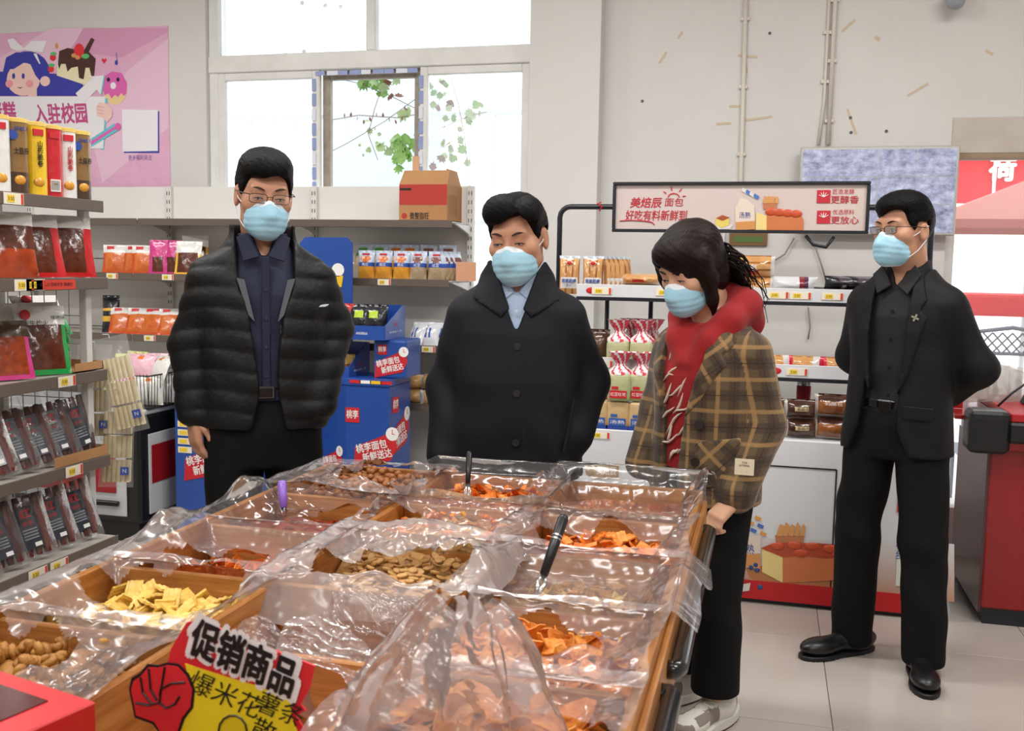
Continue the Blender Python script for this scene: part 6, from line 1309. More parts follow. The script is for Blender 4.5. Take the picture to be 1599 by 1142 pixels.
for i, (px, dz, rz) in enumerate(((1302, 0, 0), (1340, 0, 6), (1318, .05, 12), (1350, .05, 4))): place('chocolate_bag', flat('chocolate_bag', .17, .055, .1, [pbk, P('choclab', '4a4048', .2), pw_], lambda u, v, f: 1 if .3 < u < .7 and v > .4 else (2 if f and .42 < u < .5 and v < .3 else 0), 9+i), st(px, 440, 0, .08)+Vector((0, 0, dz)), 'shiny black chocolate bread bag at the sign end of the top shelf', 'bread bag', 'black chocolate bread bags', R(rz))
# toast bags with gathered striped necks
def toast_bag(loc, label, group, body, rz=0, word='红豆吐司', neck=True, sc_=1.0, lab=tR):
    t = thing('toast_bag', label, 'bread bag', loc, rz, group)
    b = MB(); b.cbox((0, 0, .062), (.105, .1, .124)); o = b.build('loaf', body, t, bevel=.022, seg=3, smooth=False)
    if neck:
        def f(u, v):
            a = u*2*math.pi; r = (.056 if v < .1 else (.056-.04*min(1, (v-.1)/.35) if v < .45 else .016+.035*(v-.45)/.55)); k_ = 1+.16*math.sin(a*6+v*3)*min(1, v*3)
            return (r*k_*math.cos(a), r*.85*k_*math.sin(a), .118+.1*v)
        MB().grid(f, 36, 8, lambda u, v: int((u*14+v*3)) % 2).build('gathered_neck', stripes, t, smooth=True)
    MB().box(-.038, .038, -.053, -.05, .016, .05).build('front_label', lab, t); text(word, tW, t, (0, -.0545, .032), .018, w=.066); MB().box(-.03, .0, -.053, -.0505, .056, .068).build('brand_print', lab, t); return t
gr = P('toastgreen', 'c9c7a0', .2, var=(9, '9aa868'))
for px, bk2 in ((966, .05), (1002, .05), (985, .17), (1018, .17)): toast_bag(st(px, 560, 1, bk2), 'green swirl toast in a red striped gathered bag on the middle shelf', 'striped toast bags on the middle shelf', gr)
brn = MB(); place('cocoa_loaf_bag', bag_mesh('cocoa_loaf_bag', .1, .17, .08, [P('cocoa', '5a3a26', .2, var=(20, '3e2416'))], None, 3), st(935, 560, 1, .08), 'dark brown loaf bag beside the striped toast bags', 'bread bag')
for px, bk2 in ((967, .04), (1000, .06)): toast_bag(st(px, 640, 2, bk2)+Vector((0, 0, .1265)), 'green swirl toast stacked on the wheat toast bags', 'stacked swirl toast', gr)
wt = P('wheatbag', 'd3b78c', .25, var=(10, 'c29a62'))
for px in (934, 966, 1000): o = toast_bag(st(px, 670, 2, .055), 'wheat toast bag with blue lettering standing on the counter', 'wheat toast bags on the counter', wt, 0, '汤熟', False, lab=P('bluelab', '3d63ae')); MB().box(-.05, .05, -.0518, -.0505, .0, .016).build('blue_foot', tB, o)
place('red_pack', bag_mesh('red_pack', .07, .12, .05, [pr_, pw_], lambda u, v, f: 1 if v > .6 else 0, 5), st(936, 640, 2, .05)+Vector((-.0, 0, .1265)), 'small red and white pack on the wheat toast', 'bread bag')
# red bean rolls on the middle shelf, right part
rb = bag_mesh('bean_roll_pack', .145, .085, .07, [P('rollclear', ''), bunb, pr_, stripes[1]], lambda u, v, f: 2 if (f and .12 < u < .8 and v < .42) else (3 if u > .86 or u < .1 else (1 if v > .42 and u < .75 else 0)), 5)
for px, rz in ((1212, 10), (1259, -4), (1312, 5), (1345, 0)):
    o = place('bean_roll_pack', rb, st(px, 560, 1, .04), 'red labelled bean roll pack on the middle shelf by the black case', 'bread pack', 'bean roll packs', R(rz), R(-8)); text('红豆起酥面包', tW, o, (-.004, -.036, .02), .016, w=.085)
bc = MB().box(-.18, .18, -.1, .1, 0, .055).build('flat_case', M('case_dark', '3c3e42', .3), loc=st(1268, 530, 1, .27)); tag(bc, 'flat dark case lying behind the bean roll packs', 'case'); 
# chocolate buns on the counter
cho = [P('chocbun', '3a2018', .18, var=(14, '54301e')), P('chocclear', 'b8b0aa', .15), P('choccream', 'c9b48c', .3)]
chb = bag_mesh('chocolate_bun_pack', .15, .085, .09, cho, lambda u, v, f: 1 if u < .07 or u > .93 or v < .1 else (2 if f and .3 < u < .75 and .42 < v < .66 else 0), 4)
for px, dz, lbl in ((1198, 0, 0), (1200, .083, 1), (1250, 0, 0), (1248, .083, 1)): o = place('chocolate_bun_pack', chb, st(px, 685, 2, .07)+Vector((0, 0, dz)), ['chocolate bun pack lying on the white counter', 'chocolate bun pack on top of another on the counter'][lbl], 'bread pack', ['lower chocolate bun packs', 'upper chocolate bun packs'][lbl], R(6), 0); text('脏脏包', M('ink_cocoa', '3c2014', .5), o, (.005, -.0475, .046), .018, w=.05)
bn2 = bag_mesh('glazed_bun_pack', .17, .1, .1, [P('glaze', 'a3622f', .2, var=(9, '6e3a1c')), cho[1], cho[0]], lambda u, v, f: 1 if u < .08 or u > .94 or v < .12 else (2 if v > .7 else 0), 6)
for i in range(2): o = place('glazed_bun_pack', bn2, st(1300, 690, 2, .07)+Vector((0, 0, .097*i)), ['glazed bun pack lying on the counter next to the chocolate buns', 'chocolate topped bun pack with lettering, upper of the pair by the suit'][i], 'bread pack', None, R(-6)); text('奶酪包', tW, o, (0, -.052, .062), .018, w=.07) if i else None
th = thing('thermos_flask', 'dark red steel thermos flask standing behind the buns', 'flask', st(1254, 630, 2, .3)); MB().lathe([(.03, 0), (.032, .01), (.032, .2)], 20).build('flask_body', M('thermos_red', '8f1a20', .25, .5), th, smooth=True); MB().lathe([(.028, .2), (.03, .205), (.03, .25), (.02, .26)], 20).build('flask_lid', M('steel', 'a8a8aa', .25, .9), th, smooth=True)
# ------------------------------------------------------------------ wall things
cd_ = M('conduit_white', 'd6cfc4', .45)
def conduit(label, pts, r=.012):
    o = thing('conduit', label, 'conduit', pts[-1]); v = Vector(pts[-1]); MB().tube([Vector(p)-v for p in pts], r, 8).build('pipe', cd_, o, smooth=True)
    for i in range(4): p = Vector(pts[0]).lerp(Vector(pts[1]), .15+.25*i)-v; MB().box(p.x-.022, p.x+.022, p.y-.004, p.y+.012, p.z-.009, p.z+.009).build('clip', cd_, o, bevel=.002)
conduit('thin white conduit running down the wall to the wide sign', [(atY(1163, 0, WY-.012).x, WY-.012, 3.3), (atY(1160, 200, WY-.012).x, WY-.012, atY(1160, 283, WY).z), (atY(1160, 283, WY-.012).x, WY-.012, 1.8)])
xs_ = atY(1300, 100, WY-.012).x
conduit('white conduit above the wall monitor', [(xs_, WY-.012, 3.3), (xs_-.003, WY-.012, 2.1)]); conduit('slimmer conduit beside the one above the monitor', [(xs_-.03, WY-.01, 3.3), (xs_-.032, WY-.01, 2.32), (xs_-.05, WY-.01, 2.1)], .008)
for i, (a, b, c, d, lb) in enumerate([(1271, 380, 1290, 440, 'thin grey cable hanging under the sign to the shelf'), (1240, 372, 1205, 410, 'thin pale cable slanting below the sign'), (1262, 480, 1262, 530, 'thin cable hanging behind the middle shelf')]):
    p, q = atY(a, b, WY-.02), atY(c, d, WY-.02); tag(MB().tube([p, p.lerp(q, .5)+Vector((.01, 0, -.02)), q], .004, 6).build('cable', M('cable_grey', '8a8680', .5), smooth=True), lb, 'cable')
fb = thing('framed_board', 'small brown framed board with green lines fixed to the wall', 'sign', atY(1168, 384, WY-.001)); fw_ = atY(1198, 375, WY).x-atY(1139, 375, WY).x
MB().box(-fw_/2, fw_/2, -.015, 0, 0, .075).build('frame', M('board_brown', '7a5a34', .6), fb, bevel=.002); MB().box(-fw_/2+.02, fw_/2-.02, -.017, -.015, .018, .05).build('green_lines', M('board_green', '56703a', .6), fb)
MB().box(-.006, .006, -.02, 0, -.02, .09).build('side_vent', gpost, fb, loc=(-fw_/2-.03, 0, 0))
# monitor
tv = thing('wall_monitor', 'slim wall monitor showing a grid of camera pictures', 'monitor', (atY(1369, 298, 5.36).x, 5.36, atY(1369, 298, 5.36).z)); tw2, th2 = .377, .22
MB().box(-tw2, tw2, 0, .045, -th2, th2).build('bezel', M('monitor_silver', 'c4c2bd', .3, .4), tv, bevel=.004); MB().box(-.1, .1, .045, .088, -.08, .08).build('wall_mount', pole, tv)
def screen_mat():
    m = bpy.data.materials.new('camera_grid_screen'); m.use_nodes = True; nt = m.node_tree; b = nt.nodes['Principled BSDF']; N = nt.nodes.new; L = nt.links.new
    tc = N('ShaderNodeTexCoord'); n = N('ShaderNodeTexNoise'); n.inputs['Scale'].default_value = 15; n.inputs['Detail'].default_value = 10; n.inputs['Roughness'].default_value = .72; mp = N('ShaderNodeMapping'); mp.inputs['Scale'].default_value = (1, 1, 1.6)
    L(tc.outputs['Object'], mp.inputs[0]); L(mp.outputs[0], n.inputs['Vector']); r = N('ShaderNodeValToRGB'); e = r.color_ramp.elements; e[0].position = .34; e[0].color = (.22, .23, .31, 1); e[1].position = .66; e[1].color = (.82, .84, 1, 1); k = e.new(.5); k.color = (.5, .52, .72, 1); L(n.outputs[0], r.inputs[0])
    b.inputs['Base Color'].default_value = (.02, .02, .03, 1); b.inputs['Roughness'].default_value = .12; L(r.outputs[0], b.inputs['Emission Color']); b.inputs['Emission Strength'].default_value = .8; return m
sm_ = screen_mat()
for i in range(4):
    for j in range(3): MB().box(-tw2+.012+i*(2*tw2-.024)/4+.002, -tw2+.012+(i+1)*(2*tw2-.024)/4-.002, -.002, 0, th2-.012-(j+1)*(2*th2-.024)/3+.002, th2-.012-j*(2*th2-.024)/3-.002).build('camera_picture', sm_, tv)
# dome camera top right
p = atY(1492, 4, WY-.1); cm = thing('security_camera', 'dome security camera on a wall bracket', 'camera', (p.x, WY-.001, p.z+.03)); MB().box(-.03, .03, -.12, 0, -.005, .03).build('bracket', pole, cm, bevel=.004); MB().ball((0, -.1, -.02), .045, 16, 10).build('dome', M('dome_glass', '9aa0a8', .1, spec=.8), cm, smooth=True); MB().lathe([(.05, 0), (.055, .02), (.03, .04)], 18, (0, -.1, -.01)).build('housing', pole, cm, smooth=True)
# ------------------------------------------------------------------ right opening, outside beyond it
w2_ = struct(thing('window_2', 'large opening behind the counter with a roller blind box', 'window', (rl, WY, 0))); MB().box(0, 1.6, -.01, .1, atY(1540, 240, WY).z, rt).build('blind_box', M('blind_box', 'c9c2b8', .6, var=(5, 'b8aea2')), w2_, bevel=.004); MB().box(0, 1.6, -.02, .12, atY(1540, 243, WY).z-.012, atY(1540, 240, WY).z).build('blind_rail', M('rail_brown', '9a8468', .6), w2_)
for x in (0.0, 1.5): MB().box(x, x+.05, .05, .13, .25, rt).build('frame_jamb', pvc, w2_)
MB().box(.05, 1.5, .08, .086, .25, atY(1540, 243, WY).z-.012).build('pane', film('window_glass_hazy', .05, .3, .03, 'fff8f6', 2, 0), w2_)
YO = 9.0
bn = thing('red_banner', 'red cloth banner with white character outside the window', 'banner', (atY(1560, 300, YO).x, YO, 0)); bz1, bz0 = atY(1560, 236, YO).z, atY(1560, 318, YO).z
for i in range(7): MB().box(-.75+.36*i, -.75+.36*i+.335, -.02+.01*(i % 2), 0+.01*(i % 2), bz0, bz1).build('banner_strip', M('banner_red', 'd42a34', .7), bn)
text('荷', tW, bn, (0.01, -.04, (bz0+bz1)/2+.05), .21, bold=.04)
for x in (-.76, 1.75): MB().cyl((x, .03, 0), (x, .03, bz1), .03, n=8).build('pole', barm, bn)
um = thing('parasol', 'dusty red square parasol standing outside the window', 'umbrella', (atY(1610, 340, 7.6).x, 7.6, 0)); uz = atY(1560, 350, 7.6).z
MB().add([(-.75, -.7, uz), (.75, -.7, uz), (.75, .7, uz), (-.75, .7, uz), (0, 0, uz+.32), (-.75, -.7, uz-.05), (.75, -.7, uz-.05), (.75, .7, uz-.05), (-.75, .7, uz-.05)], [(0, 1, 4), (1, 2, 4), (2, 3, 4), (3, 0, 4), (0, 5, 6, 1), (1, 6, 7, 2), (2, 7, 8, 3), (3, 8, 5, 0)]).build('canopy', M('canopy_red', 'b5746c', .8), um); MB().cyl((0, 0, 0), (0, 0, uz+.33), .02, n=8).build('pole', M('outside_bar', ''), um)
tbz = atY(1580, 495, 6.4).z
rt_ = thing('outdoor_table', 'table under a bright red cloth outside the window', 'table', (atY(1590, 480, 6.4).x, 6.4, 0)); MB().box(-.3, .6, -.03, .5, tbz, tbz+.13).build('red_cloth', M('cloth_red', 'e01018', .5), rt_, bevel=.02, seg=2)
for x in (-.25, .55):
    for y in (0, .45): MB().cyl((x, y, 0), (x, y, tbz), .015, n=8).build('leg', pole, rt_)
ch = thing('lattice_chair', 'grey metal chair with a diamond lattice back outside the window', 'chair', (atY(1580, 540, 5.95).x, 5.95, 0)); cz0, cz1 = atY(1580, 553, 5.95).z, atY(1580, 512, 5.95).z; cm_ = M('chair_grey', '6d7280', .5)
MB().tube([(-.22, 0, 0), (-.22, 0, cz0), (-.2, 0, cz1-.03), (0, 0, cz1), (.2, 0, cz1-.03), (.22, 0, cz0), (.22, 0, 0)], .012, 8).build('back_frame', cm_, ch, smooth=True); MB().tube([(-.22, 0, cz0), (.22, 0, cz0)], .01, 8).build('back_rail', cm_, ch)
for i in range(8):
    for s_ in (-1, 1): x = -.2+.05*i; MB().tube([(x, 0, cz0), (min(max(x+s_*.1, -.2), .2), 0, cz1-.03)], .005, 5).build('lattice_rod', cm_, ch)
MB().box(-.22, .22, .0, .4, .42, .45).build('seat', cm_, ch)
for x in (-.2, .2): MB().cyl((x, .38, 0), (x, .38, .42), .012, n=8).build('leg', cm_, ch)
# ------------------------------------------------------------------ red counter on the right
KY = 4.39; kx = atZ(1530, 975, 0).x
ct_ = thing('red_counter', 'red checkout counter with a dark glossy end panel and black edge', 'counter', (kx, KY, 0)); red_c = M('counter_red', '8f1418', .3, coat=.3); kh = atY(1540, 700, KY).z
MB().box(0, 1.3, 0, .65, .07, kh).build('carcass', red_c, ct_, bevel=.006); MB().box(.01, 1.29, .015, .64, 0, .07).build('plinth', pole, ct_); MB().box(-.012, 0, .01, .65, .05, kh).build('end_panel', M('counter_maroon', '4a2026', .12, coat=.5), ct_)
MB().box(.06, 1.31, -.03, .66, kh, kh+.03).build('red_trim', red_c, ct_); MB().box(.05, 1.31, -.045, .66, kh+.03, kh+.115).build('black_edge', M('counter_black', '16171a', .35), ct_, bevel=.01); MB().box(.06, 1.3, -.025, .66, kh+.115, kh+.15).build('red_top', M('counter_red2', 'b8242c', .3), ct_, bevel=.004)
MB().box(-.1, .06, -.05, .1, kh-.02, kh+.16).build('corner_guard', M('counter_black', ''), ct_, bevel=.035, seg=3); MB().box(-.13, .05, .1, .66, kh+.1, kh+.12).build('side_leaf', red_c, ct_, bevel=.003)
ktop = kh+.15
pa = thing('carrier_bag_stack', 'wad of clear and white carrier bags standing on the counter', 'bags', (kx+.06, KY+.32, ktop)); 
for i in range(5): pillow(MB(), .16, .22-.02*i, .03, None, seed=i, wr=.012).build('carrier_bag', film('carrier_film', .45, .4, .2, 'f2eee6', 30, .4), pa, smooth=True, loc=(-.1+.055*i, .02*i, 0), rot=(R(-8), R(-14+7*i), R(10*i)))
nt_ = MB().box(-.09, .09, -.002, .002, 0, .17).build('note_card', M('note_cream', 'ddd3b8', .7), loc=(kx-.02, KY+.5, ktop+.002), rot=(R(-12), R(14), 0)); tag(nt_, 'cream ruled card leaning behind the carrier bags', 'card')
for i in range(9): MB().box(-.075, .075, -.0028, -.002, .03+.014*i, .0315+.014*i).build('ruled_line', M('ruled_ink', 'b0a68a', .7), nt_)
rp = place('red_pack', bag_mesh('red_pack', .05, .15, .03, [pr_, pb_, pw_], lambda u, v, f: 1 if .6 < v < .75 else (2 if u < .2 else 0), 2), (kx-.09, KY+.3, kh+.1205), 'slim red packet standing at the counter corner', 'pack')
dv = thing('card_terminal', 'dark grey till device on the counter by the carrier bags', 'device', (kx+.27, KY+.28, ktop)); MB().prism([(-.1, 0), (.12, 0), (.12, .2), (.02, .2), (-.06, .09)], -.08, .08).build('device_body', M('device_dark', '2c3036', .4), dv, bevel=.008); MB().tube([(-.03, -.085, .13), (-.1, -.1, .12), (-.17, -.1, .06), (-.22, -.1, .003)], .005, 6).build('device_cable', pole, dv, smooth=True)
MB().box(.0, .02, -.07, .07, .15, .21).build('device_screen', M('device_blue', '1c2838', .15), dv)
# ------------------------------------------------------------------ poster on the wall
PX0, PX1 = atY(-90, 160, WY-.004).x, atY(264, 160, WY-.004).x; PZ0, PZ1 = 1.86, atY(200, 43, WY-.004).z
po = thing('poster', 'pink cartoon poster of a blue haired girl holding a banner, on the wall', 'poster', (PX1, WY-.001, PZ0))
pk1, pk2, pk3 = M('poster_pink', 'e3b0cd', .4, bump=(5, .5, .05)), M('poster_pink_light', 'eac4da', .4), M('poster_pink_deep', 'da9dbf', .4)
MB().box(PX0-PX1, 0, -.004, 0, 0, PZ1-PZ0).build('sheet', pk1, po)
def pP(x, y): q = atY(x, y, WY-.004); return (q.x-PX1, q.z-PZ0)
LAY = [0]
def pb2(n, poly, m, lay): LAY[0] += 1; y = -.004-.0008*lay-LAY[0]*1e-5; return MB().prism([pP(a, b) for a, b in poly], y-.0005, y).build(n, m, po)
def oval(cx_, cy_, rx_, ry_, n=18, a0=0, a1=2*math.pi): return [(cx_+rx_*math.cos(a0+(a1-a0)*i/n), cy_+ry_*math.sin(a0+(a1-a0)*i/n)) for i in range(n)]
iB, iW2, iSk, iCh, iCr, iCy, iPk, iMg, iGr, iRd, iBl = (M('ill_'+n, c, .45) for n, c in (('blue', '3a3ca6'), ('white', 'f0eef2'), ('skin', 'f4cdc4'), ('choc', '4a2a24'), ('cream', 'efe6c0'), ('cyan', '6cc8d8'), ('pink', 'e065b4'), ('mag', 'c8508c'), ('green', '5cc070'), ('red', 'e03038'), ('black', '22242c')))
pb2('light_patch', [(80, 44), (135, 44), (60, 140), (0, 140), (0, 90)], pk2, 0); pb2('light_patch', [(200, 110), (263, 60), (263, 200), (160, 286), (140, 200)], pk2, 0); pb2('deep_patch', [(130, 44), (262, 44), (262, 50), (190, 90), (110, 80)], pk3, 0)
pb2('hair_print', [(-60, 112), (5, 112), (10, 90), (25, 82), (55, 82), (72, 96), (78, 115), (110, 116), (125, 125), (140, 150), (-60, 150)], iB, 1); pb2('hair_print', oval(43, 112, 35, 32), iB, 1)
pb2('face_print', oval(37, 124, 26, 26), iSk, 2); pb2('fringe_print', [(8, 108), (12, 92), (35, 85), (60, 92), (66, 130), (56, 118), (48, 100), (38, 98), (22, 108)], iB, 3); pb2('ear_print', oval(71, 127, 8, 8, 12), iSk, 3); pb2('neck_print', [(44, 146), (58, 140), (58, 151), (44, 151)], iSk, 2)
for a in (22, 37): pb2('eye_print', oval(a, 119, 2.4, 4.5, 10), iB, 4)
for a in (15, 47): pb2('cheek_print', oval(a, 131, 6, 6, 12), M('ill_blush', 'efa0a8', .5), 3)
pb2('mouth_print', [(27, 136), (32, 138.5), (37, 136), (32, 137)], iBl, 4)
pb2('bow_print', [(12, 62), (22, 60), (37, 75), (40, 74), (50, 64), (74, 64), (68, 82), (48, 80), (40, 78), (30, 80), (18, 76)], iW2, 4); pb2('hair_band_print', [(58, 84), (64, 100), (62, 100), (53, 84)], iW2, 4)
pb2('banner_print', [(-60, 151), (165, 151), (162, 232), (-60, 232)], iW2, 4); pb2('banner_edge_print', [(160, 154), (169, 154), (163, 234), (158, 234)], iCy, 3)
q = pP(97, 180); text('入驻校园', iMg, po, (q[0], -.0095, q[1]), .13, w=.385, bold=.03, shear=-.12); q = pP(6, 176); text('蛋糕', iMg, po, (q[0], -.0095, q[1]), .12, w=.21, bold=.03, shear=-.12)
pb2('cake_side_print', [(90, 98), (148, 100), (143, 136), (89, 118)], iCr, 1); pb2('cake_icing_print', [(91, 100), (93, 80), (106, 75), (140, 82), (150, 92), (147, 122), (143, 118), (140, 106), (134, 106), (131, 124), (124, 122), (122, 104), (112, 106), (106, 112), (103, 100), (96, 100), (93, 108)], iCh, 2)
pb2('strawberry_print', oval(124, 80, 8, 12, 14), iRd, 3); pb2('leaf_print', oval(134, 88, 6, 4, 10), iGr, 3); pb2('wafer_print', [(131, 80), (143, 59), (148, 62), (138, 84)], iCh, 2)
for a, b in ((116, 87), (122, 90)): pb2('nut_print', oval(a, b, 4, 3.5, 8), M('ill_nut', 'd9955c', .5), 4)
for a, b in ((83, 90), (80, 108)): pb2('berry_print', oval(a, b, 5, 5.5, 10), iRd, 1); pb2('berry_leaf_print', oval(a+1, b-6, 5, 3, 8), iGr, 2)
pb2('heart_print', [(163, 100), (159, 94), (160, 91), (163, 93), (166, 91), (167, 94)], iRd, 1); pb2('note_print', oval(182, 98, 2.5, 4, 8), iB, 1); pb2('note_stem_print', [(183, 97), (181.5, 82), (182.3, 82), (184, 97)], iB, 1); pb2('almond_print', oval(89, 72, 2.6, 4.5, 10), M('ill_nut', ''), 1)
pb2('doughnut_base_print', oval(180, 139, 19, 25, 22), M('ill_dough', 'efd09a', .5), 2); pb2('doughnut_icing_print', [(161, 140), (163, 120), (175, 112), (190, 114), (199, 130), (198, 146), (194, 150), (190, 145), (185, 152), (180, 148), (175, 154), (170, 146), (164, 149)], iPk, 3); pb2('doughnut_hole_print', oval(177.5, 134, 4.5, 5.5, 12), iW2, 4)
for a in (170, 185): pb2('doughnut_eye_print', oval(a, 124.5, 2.6, 3.4, 10), iBl, 4)
pb2('arrow_print', [(119, 146), (146, 122), (134, 120), (163, 118), (158, 148), (152, 140), (131, 162)], iW2, 5); pb2('arrow_edge_print', [(163, 118), (165, 118), (160, 148), (158, 148)], iCy, 5)
pb2('hand_print', [(151, 168), (156, 160), (168, 162), (176, 172), (176, 182), (168, 192), (162, 184), (153, 182)], iSk, 6); 
for k in range(3): pb2('finger_line_print', [(153, 166+5*k), (163, 168+5*k), (163, 168.7+5*k), (153, 166.7+5*k)], M('ill_line', 'c08a8a', .5), 7)
pb2('pencil_print', [(143, 217), (180, 193), (187, 203), (143, 230)], iCy, 6); pb2('pencil_core_print', [(143, 221), (181, 197), (184, 200), (143, 227)], iPk, 7); pb2('eraser_print', oval(185, 198, 5, 6, 10), iPk, 7)
pb2('white_card_shadow', [(194, 174), (249, 174), (249, 239), (194, 239)], iB, 1); pb2('white_card', [(191, 171), (247, 172), (247, 236), (192, 237)], iW2, 2)
q = pP(219, 247); text('更多福利关注', M('ill_violet', '8a62a8', .5), po, (q[0], -.006, q[1]), .035, w=.165)

# ------------------------------------------------------------------ ivy outside the window
leaf_g = [M('ivy_green', '7fae58', .6, var=(6, '98bf72')), M('ivy_pale', 'b4cb98', .6), M('ivy_brown', '8a5a42', .7)]
def leaf_mesh(m):
    pts = [(0, -.5), (.28, -.32), (.5, -.05), (.3, .05), (.34, .3), (.12, .22), (0, .55), (-.12, .22), (-.34, .3), (-.3, .05), (-.5, -.05), (-.28, -.32)]
    b = MB(); vs = [(0, .04, 0)]+[(x, .12*abs(x)-.02, z) for x, z in pts]; n = len(pts)
    b.add(vs, [(0, 1+i, 1+(i+1) % n) for i in range(n)]); return b.mesh('ivy_leaf', m)
lm = [leaf_mesh(m) for m in leaf_g]; YV = WY+.30
vine = thing('ivy', 'ivy vines with green and brown leaves hanging outside the open sash', 'plant', (atY(600, 200, YV).x, YV, 0)); vx = vine.location
stm = M('vine_stem', '8c7c6c', .8)
for pts in ([(505, 118), (560, 130), (610, 150), (650, 170)], [(640, 105), (600, 125), (585, 170), (575, 210), (590, 250)], [(655, 150), (600, 190), (540, 225), (510, 240)], [(505, 190), (560, 180), (620, 184), (655, 178)], [(700, 110), (715, 160), (725, 210), (730, 260)], [(690, 200), (735, 180), (760, 175)]): MB().tube([atY(a, b, YV+.02)-vx for a, b in pts], .0025, 5).build('vine_stem', stm, vine)
q_ = random.Random(11)
def leaves(cx_, cy_, sx_, sy_, n, kinds, s0, s1):
    for i in range(n):
        p = atY(q_.gauss(cx_, sx_), q_.gauss(cy_, sy_), YV+q_.uniform(-.02, .06)); s = q_.uniform(s0, s1)*1.45; o = link('ivy_leaf', lm[q_.choice(kinds)], vine, loc=p-vx, rot=(q_.gauss(0, .5), q_.uniform(-.6, .6)+3.14*(q_.random() < .5), q_.gauss(0, .5))); o.scale = (s, s, s)
leaves(580, 130, 12, 12, 11, [0, 1, 0], .04, .06); leaves(603, 145, 8, 6, 4, [0, 2], .03, .05); leaves(622, 225, 12, 10, 13, [0, 0, 1], .045, .07); leaves(630, 245, 8, 10, 9, [0], .04, .07); leaves(600, 120, 25, 8, 5, [2, 1], .03, .05)
leaves(590, 205, 14, 12, 6, [1], .02, .035); leaves(575, 235, 8, 6, 5, [1], .015, .025); leaves(635, 175, 6, 8, 3, [2, 1], .05, .06); leaves(695, 175, 8, 30, 12, [1, 0, 2], .03, .05); leaves(735, 180, 12, 14, 9, [0, 1], .03, .05); leaves(710, 240, 18, 14, 12, [1, 2, 0], .035, .06); leaves(687, 130, 5, 10, 4, [0], .03, .04)
for i in range(13): p = atY(508+10*i, 184+6*math.sin(i*1.3)+(8 if i == 0 else 0), YV); o = link('ivy_leaf', lm[2], vine, loc=p-vx, rot=(0, q_.uniform(-.4, .4), q_.uniform(0, 3))); o.scale = (.016, .02, .034)
for a, b in ((692, 82), (712, 80), (722, 81), (755, 80), (445, 85), (458, 86), (475, 80), (508, 8), (532, 10), (472, 4)): p = atY(a, b, WY+.2); o = link('ivy_leaf', lm[0 if a > 600 else 2], vine, loc=p-vx, rot=(0, q_.uniform(-1, 1), 0)); o.scale = (.035,)*3

# ------------------------------------------------------------------ things standing on the snack table
def tongs(label, top, bot, hl, hm_, stm_, rad=.009, cat='tongs', name='tongs', rings=False):
    a, b = Vector(top), Vector(bot); t = thing(name, label, cat, b); v = (a-b); L = v.length; d = v/L
    MB().tube([d*(L-hl), d*(L-hl*.5), d*(L-.008), d*L], [rad*.8, rad, rad*1.05, rad*.8], 12).build('handle', hm_, t, smooth=True)
    if rings:
        for k in (.012, .02): MB().tube([d*(L-hl*.28-k), d*(L-hl*.28-k+.003)], rad*1.06, 12).build('steel_ring', stm_, t)
    sd = d.cross(Vector((0, 1, 0))).normalized()
    for s_ in (-1, 1): MB().tube([d*(L-hl)+sd*.002*s_, d*(L-hl)*.55+sd*.007*s_, d*.02+sd*.005*s_, d*.0+sd*.003*s_], [.0042, .0045, .006, .004], 8, flat=.5).build('arm', stm_, t, smooth=True)
    MB().tube([d*(L-.006)+sd*.004, d*(L-.006)-sd*.004], .003, 8).build('hang_hole', pole, t); return t
steel = M('tong_steel', 'c9c6c4', .2, .9); hblk = M('tong_black', '141516', .35)
def onray(x, y, Y): return atY(x, y, Y)
tongs('black handled steel tongs leaning in the golden flake bin', onray(881, 806, 1.98), onray(838, 930, 1.86), .135, hblk, steel, .011, rings=True)
tongs('thin dark handled tongs standing in the far bin of spicy chips', onray(733, 706, 2.6), onray(729, 784, 2.5), .1, hblk, steel, .008)
tongs('purple handled scoop standing among the red spiced strips', onray(440, 752, 2.24), onray(444, 806, 2.2), .07, M('handle_purple', '8a62c0', .35), steel, .011, 'scoop', 'scoop')
# promotion card
SYc = 1.12
cardt = thing('promotion_card', 'yellow and red promotion card with a fist, standing among the film', 'sign', (atY(350, 1142, SYc).x, SYc, BZ)); c0 = cardt.location
def cP(x, y): q = atY(x, y, SYc); return (q.x-c0.x, q.z-c0.z)
iY, iF = M('card_yellow', 'f0da28', .4), M('card_red', 'd82a34', .4); iK, iWh = M('card_black', '16181c', .4), M('card_white', 'f0eef0', .4)
def cb_(n, poly, m, lay, th_=.0008, par=None): return MB().prism([cP(a, b) for a, b in poly], -.0009*lay-.0008, -.0009*lay if lay else .002).build(n, m, par or cardt)
cb_('card_back', [(268, 1012), (292, 972), (318, 968), (360, 990), (400, 1004), (440, 1020), (492, 1040), (484, 1075), (470, 1100), (478, 1110), (462, 1118), (478, 1142), (470, 1290), (250, 1290), (262, 1142), (215, 1120), (205, 1080), (222, 1048), (262, 1036)], iF, 0, .002)
cb_('yellow_field', [(290, 1036), (340, 1052), (400, 1070), (460, 1092), (455, 1116), (468, 1150), (460, 1280), (258, 1280), (276, 1120), (300, 1080)], iY, 1)
qx, qz = cP(381, 1031)
tb2 = text('促销商品', iWh, cardt, (qx, -.0032, qz), .062, rot=(R(90), R(16.5), 0), w=.172, bold=.095); text('促销商品', iK, cardt, (qx, -.0045, qz), .055, rot=(R(90), R(16.5), 0), w=.155, bold=.042)
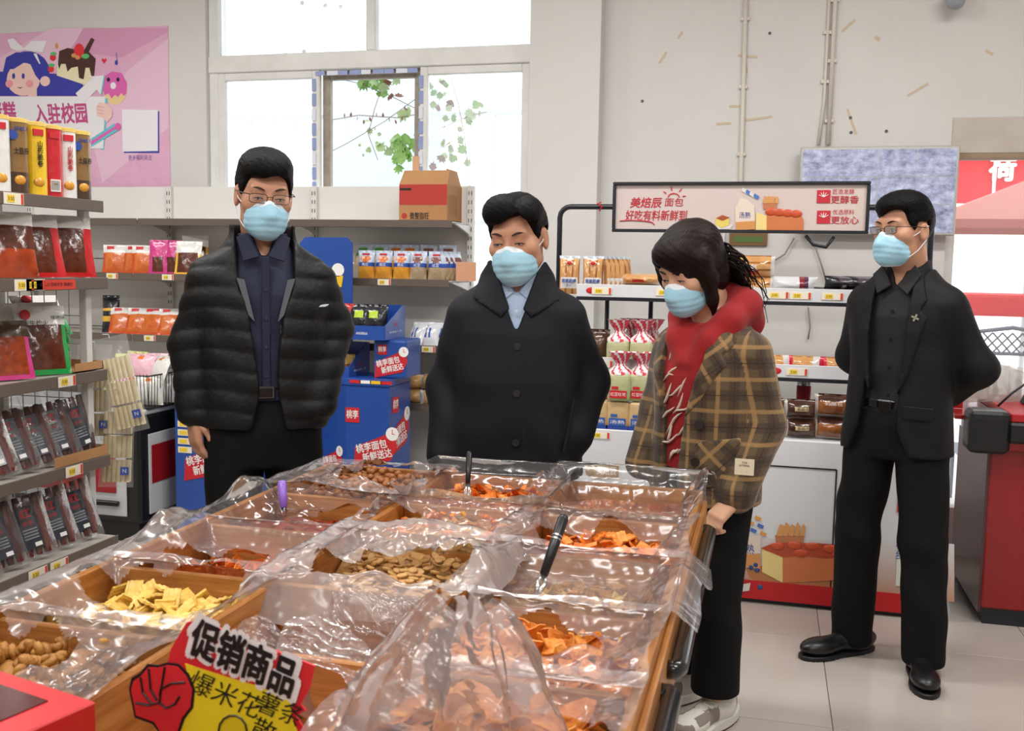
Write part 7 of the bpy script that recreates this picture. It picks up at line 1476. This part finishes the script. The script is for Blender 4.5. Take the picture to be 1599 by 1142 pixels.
cb_('fist_outline', [(203, 1075), (207, 1058), (220, 1050), (232, 1036), (248, 1038), (262, 1034), (280, 1036), (297, 1052), (306, 1076), (303, 1105), (290, 1122), (280, 1150), (255, 1150), (240, 1130), (212, 1120), (208, 1100)], iK, 2)
cb_('fist', [(207, 1076), (211, 1062), (222, 1055), (234, 1041), (248, 1042), (263, 1038), (279, 1040), (293, 1055), (302, 1076), (299, 1103), (286, 1120), (276, 1150), (258, 1150), (243, 1126), (215, 1116), (212, 1100)], iF, 3)
for pts in ([(222, 1056), (226, 1080), (240, 1098), (252, 1096)], [(235, 1043), (238, 1075), (248, 1092)], [(260, 1040), (256, 1065), (252, 1085)], [(252, 1096), (254, 1075), (270, 1066), (292, 1064)], [(252, 1096), (262, 1104), (276, 1098), (283, 1086)], [(215, 1096), (238, 1100)]): MB().tube([(cP(a, b)[0], -.0042, cP(a, b)[1]) for a, b in pts], .0016, 6).build('fist_line', iK, cardt)
for s_, px, py, sz in (('爆米花', 350, 1085, .036), ('薯条', 436, 1108, .034), ('散', 410, 1140, .034)): a, b = cP(px, py); text(s_, iK, cardt, (a, -.0032, b), sz, rot=(R(90), R(15), 0), shear=.2)
MB().tube([(cP(365+22*math.cos(t), 1140-24*math.sin(t))[0], -.003, cP(365+22*math.cos(t), 1140-24*math.sin(t))[1]) for t in [i*.45 for i in range(14)]], .0014, 6, closed=True).build('price_ring', iK, cardt)
# red gift box at the near left
rz_ = atZ(150, 1103, .905); gx = thing('gift_box', 'red gift box with a dark window in its lid, beside the dough twists', 'box', (rz_.x, rz_.y, .856)); rb_ = M('gift_red', 'c22228', .35, coat=.2)
gx.rotation_euler = (0, 0, R(-14))
MB().box(-.36, 0, -.3, 0, 0, .055).build('box_body', rb_, gx, bevel=.002); MB().box(-.33, -.05, -.25, -.03, .0545, .0565).build('lid_window', M('gift_window', '4a1a20', .15, coat=.5), gx)
st2 = MB().box(-.045, .0, -.0, .001, .012, .045).build('price_sticker', iWh, gx, loc=(-.01, -.3012, 0)); lb2 = MB().box(.0002, .0012, -.2, -.13, .01, .045).build('side_label', iWh, gx)
